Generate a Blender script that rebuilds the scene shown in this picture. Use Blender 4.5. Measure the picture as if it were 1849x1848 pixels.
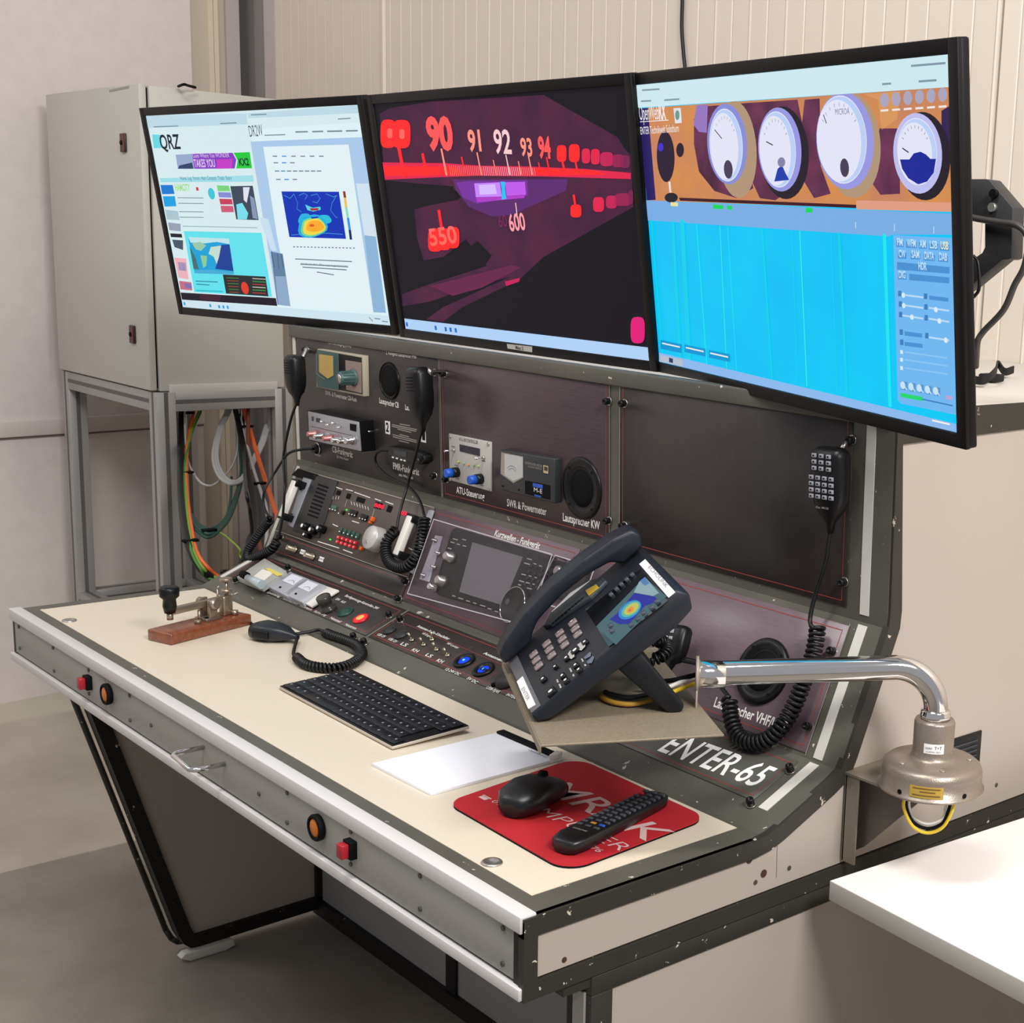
import bpy, bmesh, math, random
from mathutils import Vector, Matrix, Euler
random.seed(7)
for o in list(bpy.data.objects): bpy.data.objects.remove(o)
SC = bpy.context.scene
COL = SC.collection
PI = math.pi
H = 0.772                                    # height of the desk top above the floor (m)

# ------------------------------------------------------------------ camera
F_PX, CX, CY = 2629.0986, 1382.498, 973.739
CAM = Vector((2.77057, -0.82371, 0.69389 + H))
CROT = Euler((1.3760668, -0.0430849, 0.8001667), 'XYZ')
cd = bpy.data.cameras.new('camera'); cam = bpy.data.objects.new('camera', cd); COL.objects.link(cam)
cam.location = CAM; cam.rotation_euler = CROT
cd.sensor_fit = 'HORIZONTAL'; cd.sensor_width = 36.0; cd.lens = F_PX / 1849 * 36.0
cd.shift_x = (924.5 - CX) / 1849; cd.shift_y = (CY - 924.0) / 1849
cd.clip_start = 0.05; cd.clip_end = 60
SC.camera = cam
# ------------------------------------------------------------------ light
wd = bpy.data.worlds.new('world'); SC.world = wd; wd.use_nodes = True
wd.node_tree.nodes['Background'].inputs[0].default_value = (0.93, 0.94, 1.0, 1)
wd.node_tree.nodes['Background'].inputs[1].default_value = 0.40
def area(name, loc, target, sx, sy, power, col=(1, 0.98, 0.955)):
    l = bpy.data.lights.new(name, 'AREA'); l.shape = 'RECTANGLE'; l.size = sx; l.size_y = sy
    l.energy = power; l.color = col
    o = bpy.data.objects.new(name, l); COL.objects.link(o); o.location = loc
    o.rotation_euler = (Vector(target) - Vector(loc)).to_track_quat('-Z', 'Y').to_euler()
    return o
area('ceiling_light_right', (3.8, -0.1, 3.0), (0.8, 1.0, 0.9), 1.1, 0.45, 92)
area('ceiling_light_centre', (1.7, -0.7, 3.4), (-0.2, 0.3, 0.6), 1.2, 0.3, 46)
area('ceiling_light_left', (-0.9, -1.6, 3.4), (-1.2, 0.4, 0.4), 1.4, 0.4, 18)
SC.view_settings.view_transform = 'Standard'; SC.view_settings.look = 'None'
SC.view_settings.exposure = 0.0; SC.view_settings.gamma = 1.0; SC.view_settings.use_curve_mapping = False

# ------------------------------------------------------------------ helpers
CR = CROT.to_matrix()
def ray(px, py):
    return CR @ Vector(((px - CX) / F_PX, -(py - CY) / F_PX, -1.0))
def hit(px, py, P, n):
    d = ray(px, py); t = (Vector(P) - CAM).dot(Vector(n)) / d.dot(Vector(n)); return CAM + d * t
class Fr:
    """local frame: u along ex, v along ey, w outwards along ez"""
    def __init__(s, o, ex, ey):
        s.o = Vector(o); s.ex = Vector(ex).normalized(); s.ey = Vector(ey).normalized(); s.ez = s.ex.cross(s.ey).normalized()
        s.M = Matrix((( s.ex.x, s.ey.x, s.ez.x, s.o.x), (s.ex.y, s.ey.y, s.ez.y, s.o.y), (s.ex.z, s.ey.z, s.ez.z, s.o.z), (0, 0, 0, 1)))
    def P(s, u, v, w=0.0): return s.o + s.ex * u + s.ey * v + s.ez * w
    def uv(s, px, py, w=0.0):
        h = hit(px, py, s.o + s.ez * w, s.ez) - s.o
        return h.dot(s.ex), h.dot(s.ey)
    def at(s, px, py, w=0.0):
        u, v = s.uv(px, py, w); return s.P(u, v, w)
    def sub(s, u, v, w=0.0, ang=0.0):
        c, n = math.cos(ang), math.sin(ang)
        return Fr(s.P(u, v, w), s.ex * c + s.ey * n, s.ey * c - s.ex * n)
WORLD = Fr((0, 0, 0), (1, 0, 0), (0, 1, 0))
B = [(0.0, 0.0), (0.353, 0.0), (0.480, 0.0553), (0.5563, 0.2288), (0.5489, 0.5085)]   # console profile (y, z above desk)
def sect(k):
    (y0, z0), (y1, z1) = B[k], B[k + 1]
    return Fr((0, y0, H + z0), (1, 0, 0), (0, y1 - y0, z1 - z0))
L1, L2, L3 = [math.hypot(B[k + 1][0] - B[k][0], B[k + 1][1] - B[k][1]) for k in (1, 2, 3)]
FD = Fr((0, 0, H), (1, 0, 0), (0, 1, 0))
F1, F2, F3 = sect(1), sect(2), sect(3)
FF = Fr((0, 0, H), (1, 0, 0), (0, 0, 1))
FS = Fr((1.6, 0, H), (0, 1, 0), (0, 0, 1))

def lin(c):
    return tuple(((x / 255.0) / 12.92 if x / 255.0 <= 0.04045 else ((x / 255.0 + 0.055) / 1.055) ** 2.4) for x in c)
MATS = {}
def mat(name, col, rough=0.5, metal=0.0, emit=0.0, noise=0.0, nscale=60.0, bump=0.0, spec=0.5, chips=0.0, chipcol=(205, 195, 180),
        trans=0.0, alpha=1.0, stretch=None, raw=None, coat=0.0):
    if name in MATS: return MATS[name]
    m = bpy.data.materials.new(name); m.use_nodes = True; nt = m.node_tree; b = nt.nodes['Principled BSDF']
    c = lin(col); b.inputs['Base Color'].default_value = (*c, 1)
    b.inputs['Roughness'].default_value = rough; b.inputs['Metallic'].default_value = metal
    b.inputs['Specular IOR Level'].default_value = spec
    if coat: b.inputs['Coat Weight'].default_value = coat
    if emit:
        b.inputs['Emission Color'].default_value = (*c, 1); b.inputs['Emission Strength'].default_value = emit
        b.inputs['Base Color'].default_value = (0.01, 0.01, 0.01, 1); b.inputs['Specular IOR Level'].default_value = 0.04
    if trans: b.inputs['Transmission Weight'].default_value = trans
    if alpha < 1: b.inputs['Alpha'].default_value = alpha
    tc = None
    def coords():
        nonlocal tc
        if tc is None:
            t = nt.nodes.new('ShaderNodeTexCoord'); mp = nt.nodes.new('ShaderNodeMapping')
            if stretch: mp.inputs['Scale'].default_value = stretch
            nt.links.new(t.outputs['Object'], mp.inputs['Vector']); tc = mp.outputs['Vector']
        return tc
    colout = None
    if noise:
        n = nt.nodes.new('ShaderNodeTexNoise'); n.inputs['Scale'].default_value = nscale; n.inputs['Detail'].default_value = 6
        nt.links.new(coords(), n.inputs['Vector'])
        r = nt.nodes.new('ShaderNodeMapRange'); r.inputs[1].default_value = 0.3; r.inputs[2].default_value = 0.7
        r.inputs[3].default_value = 1 - noise; r.inputs[4].default_value = 1 + noise
        nt.links.new(n.outputs['Fac'], r.inputs[0])
        mx = nt.nodes.new('ShaderNodeVectorMath'); mx.operation = 'SCALE'; mx.inputs[0].default_value = c
        nt.links.new(r.outputs[0], mx.inputs['Scale']); colout = mx.outputs[0]
        if bump:
            bp = nt.nodes.new('ShaderNodeBump'); bp.inputs['Strength'].default_value = bump; bp.inputs['Distance'].default_value = 0.002
            nt.links.new(n.outputs['Fac'], bp.inputs['Height']); nt.links.new(bp.outputs[0], b.inputs['Normal'])
    if chips:
        n = nt.nodes.new('ShaderNodeTexNoise'); n.inputs['Scale'].default_value = 65; n.inputs['Detail'].default_value = 4; n.inputs['Roughness'].default_value = 0.6
        nt.links.new(coords(), n.inputs['Vector'])
        r = nt.nodes.new('ShaderNodeMapRange'); r.inputs[1].default_value = chips; r.inputs[2].default_value = chips + 0.02
        nt.links.new(n.outputs['Fac'], r.inputs[0])
        mx = nt.nodes.new('ShaderNodeMix'); mx.data_type = 'RGBA'
        mx.inputs[6].default_value = (*c, 1); mx.inputs[7].default_value = (*lin(chipcol), 1)
        if colout: nt.links.new(colout, mx.inputs[6])
        nt.links.new(r.outputs[0], mx.inputs[0]); colout = mx.outputs[2]
    if colout: nt.links.new(colout, b.inputs['Base Color'])
    MATS[name] = m
    return m
def E(name, col, s=1.0, var=0.0, scale=20, col2=None):
    new = 'emit_' + name not in MATS
    m = mat('emit_' + name, col, emit=s, rough=0.35)
    if var and new:
        nt = m.node_tree; b = nt.nodes['Principled BSDF']; t = nt.nodes.new('ShaderNodeTexCoord'); n = nt.nodes.new('ShaderNodeTexNoise'); n.inputs['Scale'].default_value = scale; n.inputs['Detail'].default_value = 5
        x = nt.nodes.new('ShaderNodeMix'); x.data_type = 'RGBA'; x.inputs[6].default_value = (*lin(col), 1); x.inputs[7].default_value = (*lin(col2), 1)
        r = nt.nodes.new('ShaderNodeMapRange'); r.inputs[1].default_value = .5 - var; r.inputs[2].default_value = .5 + var
        nt.links.new(t.outputs['Object'], n.inputs['Vector']); nt.links.new(n.outputs['Fac'], r.inputs[0]); nt.links.new(r.outputs[0], x.inputs[0]); nt.links.new(x.outputs[2], b.inputs['Emission Color'])
    return m

class MB:
    def __init__(s, *mats): s.bm = bmesh.new(); s.mats = list(mats)
    def mi(s, m):
        if m is None: return 0
        if m not in s.mats: s.mats.append(m)
        return s.mats.index(m)
    def face(s, F, pts, m=None, smooth=False):
        vs = [s.bm.verts.new(F.P(*p) if F else Vector(p)) for p in pts]
        f = s.bm.faces.new(vs); f.material_index = s.mi(m); f.smooth = smooth; return f
    def box(s, F, a, b, m=None, bev=0.0, seg=2):
        F = F or WORLD; k = s.mi(m)
        (u0, v0, w0), (u1, v1, w1) = a, b
        u0, u1 = min(u0, u1), max(u0, u1); v0, v1 = min(v0, v1), max(v0, v1); w0, w1 = min(w0, w1), max(w0, w1)
        t = bmesh.new(); vs = [t.verts.new(F.P(u, v, w)) for u in (u0, u1) for v in (v0, v1) for w in (w0, w1)]
        for q in ((0, 1, 3, 2), (4, 6, 7, 5), (0, 4, 5, 1), (2, 3, 7, 6), (0, 2, 6, 4), (1, 5, 7, 3)): t.faces.new([vs[i] for i in q])
        s._merge(t, k, bev, seg)
    def prism(s, F, outline, w0, w1, m=None, bev=0.0, seg=2, smooth=False, axis='w'):
        """outline: list of (a,b) extruded along the axis from w0 to w1. axis 'w': (u,v); 'u': (v,w); 'v': (u,w)"""
        F = F or WORLD; k = s.mi(m); t = bmesh.new()
        def P(a, b, c): return F.P(a, b, c) if axis == 'w' else (F.P(c, a, b) if axis == 'u' else F.P(a, c, b))
        A = [t.verts.new(P(a, b, w0)) for a, b in outline]; Bv = [t.verts.new(P(a, b, w1)) for a, b in outline]
        n = len(outline)
        t.faces.new(A); t.faces.new(Bv[::-1])
        for i in range(n): t.faces.new([A[i], Bv[i], Bv[(i + 1) % n], A[(i + 1) % n]])
        s._merge(t, k, bev, seg, smooth)
    def _merge(s, t, k, bev=0, seg=2, smooth=False):
        bmesh.ops.recalc_face_normals(t, faces=t.faces[:])
        if bev > 0:
            bmesh.ops.bevel(t, geom=t.edges[:], offset=bev, segments=seg, profile=0.5, affect='EDGES', clamp_overlap=True)
        for f in t.faces: f.material_index = k; f.smooth = smooth or bev > 0
        if bev > 0:
            big = sorted((f.calc_area() for f in t.faces), reverse=True)
        mp = {}
        for v in t.verts: mp[v] = s.bm.verts.new(v.co)
        for f in t.faces:
            try: g = s.bm.faces.new([mp[v] for v in f.verts])
            except ValueError: continue
            g.material_index = k; g.smooth = f.smooth
        t.free()
    def ring(s, rings, m=None, cap=True, smooth=True, closed=False):
        k = s.mi(m); vr = [[s.bm.verts.new(p) for p in r] for r in rings]; n = len(vr[0])
        R_ = len(vr)
        for i in range(R_ if closed else R_ - 1):
            a, b = vr[i], vr[(i + 1) % R_]
            for j in range(n):
                f = s.bm.faces.new([a[j], a[(j + 1) % n], b[(j + 1) % n], b[j]]); f.material_index = k; f.smooth = smooth
        if cap and not closed:
            for r in (vr[0][::-1], vr[-1]):
                f = s.bm.faces.new(r); f.material_index = k
    def lathe(s, F, prof, m=None, seg=32, smooth=True, cap=True):
        """prof: (r, w) revolved about the w axis of F"""
        rings = [[F.P(max(r, 1e-5) * math.cos(2 * PI * j / seg), max(r, 1e-5) * math.sin(2 * PI * j / seg), w) for j in range(seg)] for r, w in prof]
        s.ring(rings, m, cap, smooth)
    def cyl(s, F, u, v, w0, w1, r, m=None, seg=24, bev=0.0, r2=None):
        G = F.sub(u, v, 0); r2 = r if r2 is None else r2
        if bev: prof = [(r - bev, w0), (r, w0), (r2, w1 - bev), (r2 - bev * .3, w1 - bev * .3), (r2 - bev, w1)]
        else: prof = [(r, w0), (r2, w1)]
        s.lathe(G, prof, m, seg, smooth=True)
    def tube(s, pts, r, m=None, seg=10, closed=False, cap=True):
        pts = [Vector(p) for p in pts]; n = len(pts); rings = []
        up = None
        for i in range(n):
            if closed: d = pts[(i + 1) % n] - pts[i - 1]
            else: d = pts[min(i + 1, n - 1)] - pts[max(i - 1, 0)]
            d = d.normalized() if d.length > 1e-9 else Vector((0, 0, 1))
            if up is None:
                up = d.orthogonal().normalized()
            else:
                up = (up - d * up.dot(d)); up = up.normalized() if up.length > 1e-6 else d.orthogonal().normalized()
            side = d.cross(up); rr = r[i] if isinstance(r, (list, tuple)) else r
            rings.append([pts[i] + (up * math.cos(2 * PI * j / seg) + side * math.sin(2 * PI * j / seg)) * rr for j in range(seg)])
        s.ring(rings, m, cap, True, closed)
    def loft(s, F, rs, m=None, seg=20, ex=2.6, cap=True):
        """rings across v: (u, v, w, ru, rw)"""
        rings = []
        for (u, v, w, ru, rw) in rs:
            r = []
            for j in range(seg):
                a = 2 * PI * j / seg; c, n = math.cos(a), math.sin(a)
                x = math.copysign(abs(c) ** (2 / ex), c) * ru; y = math.copysign(abs(n) ** (2 / ex), n) * rw
                r.append(F.P(u + x, v, w + y))
            rings.append(r)
        s.ring(rings, m, cap, True)
    def text(s, F, txt, p0, p1, h, w=0.0006, m=None, shear=0.0, bold=0.0, px=True):
        """lettering from p0 to p1 (baseline ends; photo pixels on the plane or local uv), cap height h in metres"""
        if px: p0, p1 = F.uv(p0[0], p0[1], w), F.uv(p1[0], p1[1], w)
        cu = bpy.data.curves.new('lettering', 'FONT'); cu.body = txt; cu.size = 1.0; cu.shear = shear; cu.offset = bold; cu.resolution_u = 3
        ob = bpy.data.objects.new('lettering', cu); me = ob.to_mesh()
        xs = [v.co.x for v in me.vertices]
        if xs:
            x0, x1 = min(xs), max(xs); W = math.hypot(p1[0] - p0[0], p1[1] - p0[1]); ang = math.atan2(p1[1] - p0[1], p1[0] - p0[0])
            sx = W / max(x1 - x0, 1e-6); sy = h / 0.73; k = s.mi(m); c, n = math.cos(ang), math.sin(ang)
            vs = []
            for v in me.vertices:
                a, b = (v.co.x - x0) * sx, v.co.y * sy
                vs.append(s.bm.verts.new(F.P(p0[0] + a * c - b * n, p0[1] + a * n + b * c, w)))
            for p in me.polygons:
                try: f = s.bm.faces.new([vs[i] for i in p.vertices]); f.material_index = k
                except ValueError: pass
        ob.to_mesh_clear(); bpy.data.objects.remove(ob); bpy.data.curves.remove(cu)
    def line(s, F, pts, wd, w, m=None, px=True, closed=False):
        """thin printed line"""
        q = [F.uv(*p, w) for p in pts] if px else pts
        n = len(q)
        for i in range(n if closed else n - 1):
            a, b = Vector(q[i]), Vector(q[(i + 1) % n]); d = (b - a)
            if d.length < 1e-7: continue
            d.normalize(); o = Vector((-d.y, d.x)) * wd / 2; a2, b2 = a - d * wd / 2, b + d * wd / 2
            s.face(F, [(*(a2 - o), w), (*(b2 - o), w), (*(b2 + o), w), (*(a2 + o), w)], m)
    def poly(s, F, pts, w, m=None):
        """flat patch traced in photo pixels on the plane of F"""
        q = [F.uv(*p, w) for p in pts]
        ar = sum(q[i][0] * q[(i + 1) % len(q)][1] - q[(i + 1) % len(q)][0] * q[i][1] for i in range(len(q)))
        if ar < 0: q = q[::-1]
        s.face(F, [(*p, w) for p in q], m)
    def plate(s, F, pts, w0, w1, m=None, bev=0.0, wref=None):
        q = [F.uv(*p, w1 if wref is None else wref) for p in pts]
        s.prism(F, q, w0, w1, m, bev)
    def build(s, name, parent=None, label=None, cat=None, group=None, kind=None):
        me = bpy.data.meshes.new(name)
        if parent is not None: org = parent.location.copy(); rot = parent.rotation_euler.to_matrix().to_4x4()
        else:
            vs = [v.co for v in s.bm.verts]
            org = Vector(((min(v.x for v in vs) + max(v.x for v in vs)) / 2, (min(v.y for v in vs) + max(v.y for v in vs)) / 2, min(v.z for v in vs)))
            rot = Matrix.Identity(4)
        if parent is not None and parent.parent is not None:
            g = parent.parent; org = g.location + parent.location
        bmesh.ops.transform(s.bm, matrix=(Matrix.Translation(org) @ rot).inverted(), verts=s.bm.verts[:])
        s.bm.to_mesh(me); s.bm.free()
        for m in s.mats: me.materials.append(m)
        o = bpy.data.objects.new(name, me); COL.objects.link(o)
        if parent is not None: o.parent = parent
        else: o.location = org
        return tag(o, label, cat, group, kind)
def tag(o, label=None, cat=None, group=None, kind=None):
    if label: o['label'] = label
    if cat: o['category'] = cat
    if group: o['group'] = group
    if kind: o['kind'] = kind
    return o
def thing(name, label, cat, loc, group=None):
    o = bpy.data.objects.new(name, None); COL.objects.link(o); o.location = loc; o.empty_display_size = 0.05
    return tag(o, label, cat, group)
def spline(pts, n=8):
    pts = [Vector(p) for p in pts]; out = []
    P = [pts[0] * 2 - pts[1]] + pts + [pts[-1] * 2 - pts[-2]]
    for i in range(1, len(P) - 2):
        for j in range(n):
            t = j / n; a, b, c, d = P[i - 1], P[i], P[i + 1], P[i + 2]
            out.append(0.5 * ((2 * b) + (c - a) * t + (2 * a - 5 * b + 4 * c - d) * t * t + (3 * b - a - 3 * c + d) * t ** 3))
    out.append(pts[-1]); return out
def coil(pts, R_=0.0065, pitch=0.0048, seg=11):
    sp = spline(pts, 16); L = [0.0]
    for a, b in zip(sp, sp[1:]): L.append(L[-1] + (b - a).length)
    N = int(L[-1] / pitch * seg); out = []; up = None; k = 0
    for i in range(N + 1):
        s_ = L[-1] * i / N
        while k < len(L) - 2 and L[k + 1] < s_: k += 1
        t = (s_ - L[k]) / max(L[k + 1] - L[k], 1e-9); p = sp[k].lerp(sp[k + 1], t); d = (sp[k + 1] - sp[k]).normalized()
        if up is None: up = d.orthogonal().normalized()
        up = (up - d * up.dot(d)).normalized(); sd = d.cross(up); a = 2 * PI * i / seg
        out.append(p + (up * math.cos(a) + sd * math.sin(a)) * R_)
    return out
def copy_tree(o, parent=None):
    c = o.copy(); COL.objects.link(c)
    if parent is not None: c.parent = parent
    for ch in [x for x in bpy.data.objects if x.parent == o]: copy_tree(ch, c)
    return c
#MATERIALS
m_frame = mat('olive_grey_lacquer', (86, 84, 76), rough=0.42, noise=0.12, nscale=9, chips=0.682, spec=0.4)
m_frame_d = mat('dark_lacquer', (50, 47, 42), rough=0.45, noise=0.08, nscale=12, chips=0.672, spec=0.35)
m_panel = mat('dark_engraved_panel', (52, 47, 45), rough=0.36, noise=0.12, nscale=60, spec=0.4)
m_panel_p = mat('brown_violet_panel', (66, 51, 55), rough=0.32, noise=0.2, nscale=30, stretch=(1, 1, 26), spec=0.55)
m_panel_pk = mat('brushed_violet_panel', (99, 83, 89), rough=0.33, noise=0.16, nscale=40, stretch=(1, 9, 30), spec=0.55)
m_red = mat('red_print', (150, 62, 56), rough=0.5)
m_white = mat('white_print', (232, 228, 222), rough=0.5)
m_cream = mat('cream_laminate', (218, 206, 186), rough=0.42, noise=0.03, nscale=300)
m_alu = mat('brushed_aluminium', (216, 212, 210), rough=0.42, metal=0.12)
m_fascia = mat('grey_lacquered_steel', (152, 149, 142), rough=0.45, noise=0.02, nscale=200)
m_body = mat('warm_grey_steel', (178, 167, 157), rough=0.4, noise=0.02, nscale=6)
m_black = mat('black_plastic', (15, 15, 16), rough=0.36, spec=0.3)
m_black_m = mat('matt_black', (9, 9, 10), rough=0.7, spec=0.15)
m_bezel = mat('black_bezel', (14, 12, 13), rough=0.45, spec=0.2)
m_rub = mat('black_rubber', (17, 17, 18), rough=0.42, spec=0.35)
m_chrome = mat('chrome', (225, 222, 220), rough=0.08, metal=1.0)
m_steel = mat('brushed_steel', (190, 186, 180), rough=0.3, metal=0.9)
m_wht = mat('white_plastic', (226, 222, 214), rough=0.45)
m_lbl = mat('white_label', (240, 238, 236), rough=0.5)
m_pap = mat('white_paper', (240, 240, 246), rough=0.8)
m_cab = mat('light_grey_cabinet', (186, 183, 175), rough=0.5, noise=0.02, nscale=300)
m_alup = mat('aluminium_extrusion', (170, 168, 166), rough=0.4, metal=0.45)
m_aludark = mat('extrusion_groove', (90, 88, 87), rough=0.5)
m_wall = mat('white_plaster', (216, 206, 202), rough=0.85, noise=0.03, nscale=25, bump=0.1)
m_back = mat('beige_sheet_cladding', (214, 202, 188), rough=0.5, noise=0.015, nscale=3)
m_taupe = mat('hammered_taupe_metal', (140, 130, 118), rough=0.42, metal=0.35, noise=0.12, nscale=420, bump=0.2)
m_gold = mat('brass_plate', (200, 165, 75), rough=0.4, metal=0.3)
m_yel = mat('yellow_cable', (222, 190, 40), rough=0.5)
m_yel_d = mat('mustard_cable', (180, 135, 45), rough=0.6)
m_blue = mat('blue_knob_cap', (30, 85, 190), rough=0.4)
m_red_p = mat('red_plastic', (165, 28, 42), rough=0.35)
m_org = mat('orange_lens', (205, 110, 28), rough=0.35)
m_grn = mat('dark_green_button', (28, 66, 56), rough=0.4)
m_glass = bpy.data.materials.new('clear_acrylic'); m_glass.use_nodes = True
def _glass(m):
    nt = m.node_tree; nt.nodes.clear(); o = nt.nodes.new('ShaderNodeOutputMaterial'); t = nt.nodes.new('ShaderNodeBsdfTransparent'); g = nt.nodes.new('ShaderNodeBsdfGlossy')
    t.inputs[0].default_value = (0.95, 0.94, 0.96, 1); g.inputs['Roughness'].default_value = 0.05; f = nt.nodes.new('ShaderNodeValue'); f.outputs[0].default_value = 0.03
    x = nt.nodes.new('ShaderNodeMixShader'); nt.links.new(f.outputs[0], x.inputs[0]); nt.links.new(t.outputs[0], x.inputs[1]); nt.links.new(g.outputs[0], x.inputs[2]); nt.links.new(x.outputs[0], o.inputs[0])
_glass(m_glass)
m_acr = mat('acrylic_edge', (205, 200, 205), rough=0.25, alpha=0.7)
m_navy = mat('blue_black_plastic', (27, 31, 39), rough=0.42, spec=0.35)
m_navy_d = mat('dark_phone_plastic', (19, 21, 25), rough=0.45, spec=0.3)
m_tbl = mat('white_table_top', (242, 236, 232), rough=0.35)
m_tble = mat('grey_table_edge', (186, 182, 174), rough=0.5)
m_frame_b = mat('black_brown_frame', (34, 31, 28), rough=0.5, chips=0.69, spec=0.3)
m_dkpanel = mat('grey_kneehole_panel', (152, 150, 147), rough=0.5)
m_legpanel = mat('brown_grey_leg_panel', (176, 165, 153), rough=0.5)
#SETTING
def floor():
    mb = MB(None)
    m = bpy.data.materials.new('concrete_floor'); m.use_nodes = True; nt = m.node_tree; b = nt.nodes['Principled BSDF']; b.inputs['Roughness'].default_value = 0.55
    g = nt.nodes.new('ShaderNodeNewGeometry'); sp = nt.nodes.new('ShaderNodeSeparateXYZ'); nt.links.new(g.outputs['Position'], sp.inputs[0])
    n = nt.nodes.new('ShaderNodeTexNoise'); n.inputs['Scale'].default_value = 3.2; n.inputs['Detail'].default_value = 8; n.inputs['Roughness'].default_value = 0.62
    nt.links.new(g.outputs['Position'], n.inputs['Vector'])
    def mix(fac, a, c):
        x = nt.nodes.new('ShaderNodeMix'); x.data_type = 'RGBA'
        for s_, v in ((6, a), (7, c)):
            if isinstance(v, tuple): x.inputs[s_].default_value = (*lin(v), 1)
            else: nt.links.new(v, x.inputs[s_])
        nt.links.new(fac, x.inputs[0]); return x.outputs[2]
    def step(sock, e, w=0.003):
        r = nt.nodes.new('ShaderNodeMapRange'); r.inputs[1].default_value = e - w; r.inputs[2].default_value = e + w; nt.links.new(sock, r.inputs[0]); return r.outputs[0]
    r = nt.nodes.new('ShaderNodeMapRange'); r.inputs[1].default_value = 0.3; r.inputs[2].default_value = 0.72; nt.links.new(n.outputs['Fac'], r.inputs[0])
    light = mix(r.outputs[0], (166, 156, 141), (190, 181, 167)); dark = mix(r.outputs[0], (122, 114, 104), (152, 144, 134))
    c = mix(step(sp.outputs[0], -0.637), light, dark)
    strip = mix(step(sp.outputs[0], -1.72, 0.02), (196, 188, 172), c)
    nt.links.new(strip, b.inputs['Base Color'])
    mb.mats = [m]
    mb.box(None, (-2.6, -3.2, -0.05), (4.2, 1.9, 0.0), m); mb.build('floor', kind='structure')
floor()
WD = Vector((-0.12276538, 0.99243572, 0)); WP = Vector((-1.913, 0.524, 0))
FW = Fr(WP, (-WD.x * -1, -WD.y * -1, 0), (0, 0, 1))           # u along the wall away from the viewer
FW = Fr(WP, WD, (0, 0, 1))                                     # outward normal points into the room
mb = MB(m_wall); mb.box(FW, (-3.6, 0, -0.12), (0.705, 3.6, 0)); mb.build('wall_left', kind='structure')
m_band = mat('plaster_ledge', (214, 202, 198), rough=0.8)
mb = MB(m_band); mb.box(FW, (-3.6, H + 0.050, 0), (0.705, H + 0.098, 0.012), m_band, 0.002)
mb.box(FW, (-3.6, H + 0.043, 0), (0.705, H + 0.050, 0.004), mat('ledge_gap', (120, 108, 104), rough=0.9)); mb.build('trim_1', kind='structure')
# column and frames between plaster wall and clad wall
m_p1 = mat('beige_pilaster', (190, 180, 166), rough=0.7); m_p2 = mat('cream_door_frame', (214, 200, 178), rough=0.6)
m_p3 = mat('pinkish_grey_pier', (186, 175, 172), rough=0.7); m_p4 = mat('dark_grey_recess', (116, 109, 106), rough=0.7); m_p5 = mat('mid_grey_recess', (136, 129, 127), rough=0.7)
def wallstrip(name, F, p0, p1, w0, w1, m):
    a, b = F.uv(p0, 80, w1)[0], F.uv(p1, 80, w1)[0]
    k = MB(m); k.box(F, (a, 0, w0), (b, 3.6, w1), m); return k.build(name, kind='structure')
FB = Fr((0, 1.432, 0), (1, 0, 0), (0, 0, 1))
wallstrip('trim_2', FW, 343.5, 377, -0.1, -0.012, m_p1); wallstrip('trim_3', FW, 377, 386, -0.1, 0.0, m_p2); wallstrip('trim_4', FW, 387, 395, -0.1, 0.0, m_p2)
wallstrip('trim_5', FW, 395, 409, -0.1, -0.015, m_p1); wallstrip('trim_6', FW, 409, 433, -0.1, -0.004, m_p3)
wallstrip('trim_7', FB, 430, 460, -0.1, 0.0, m_p4); wallstrip('trim_8', FB, 460, 477, -0.1, 0.0, m_p5); wallstrip('trim_9', FB, 477, 496.5, -0.1, 0.004, m_p3)
mb = MB(m_back)                                                 # ribbed sheet cladding
x = FB.uv(496.5, 80)[0]; prof = [(x, -0.10), (x, 0.0)]; u = -1.80; i = 0
while u < 3.3:
    rk_ = 0.4 if u < -1.18 else 1.0
    if i % 2 == 0: prof += [(u, 0.0), (u + 0.002, -0.0018 * rk_), (u + 0.006, 0.0)]
    else: prof += [(u, 0.0), (u + 0.004, 0.0018 * rk_), (u + 0.008, 0.0)]
    i += 1
    if abs(u + 1.18) < 0.03: prof += [(u + 0.016, 0.0), (u + 0.018, 0.007), (u + 0.026, 0.007), (u + 0.030, -0.005), (u + 0.034, 0.0)]
    if abs(u - 1.05) < 0.03: prof += [(u + 0.012, 0.0), (u + 0.014, -0.012), (u + 0.018, -0.012), (u + 0.020, 0.003)]
    u += 0.0555
prof += [(4.2, 0.0), (4.2, -0.10)]
mb.prism(FB, prof, 0.0, 3.6, m_back, axis='v') if False else None
def vprof(mb, F, pr_, z0, z1, m):
    k = mb.mi(m); A = [mb.bm.verts.new(F.P(a, z0, b)) for a, b in pr_]; C_ = [mb.bm.verts.new(F.P(a, z1, b)) for a, b in pr_]
    for i in range(len(pr_)):
        j = (i + 1) % len(pr_); f = mb.bm.faces.new([A[i], A[j], C_[j], C_[i]]); f.material_index = k
    mb.bm.faces.new(A[::-1]); mb.bm.faces.new(C_)
vprof(mb, FB, prof, 0.0, 3.6, m_back); mb.build('wall_back', kind='structure')
#CONSOLE
CON = thing('radio_console', 'large grey steel radio console with cream desk, dark instrument panels and side cheeks', 'console', (0.8, 0.7, 0))
def part(mb, name, parent=CON, label=None): return mb.build(name, parent, label)
ZB = -0.0945
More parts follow.
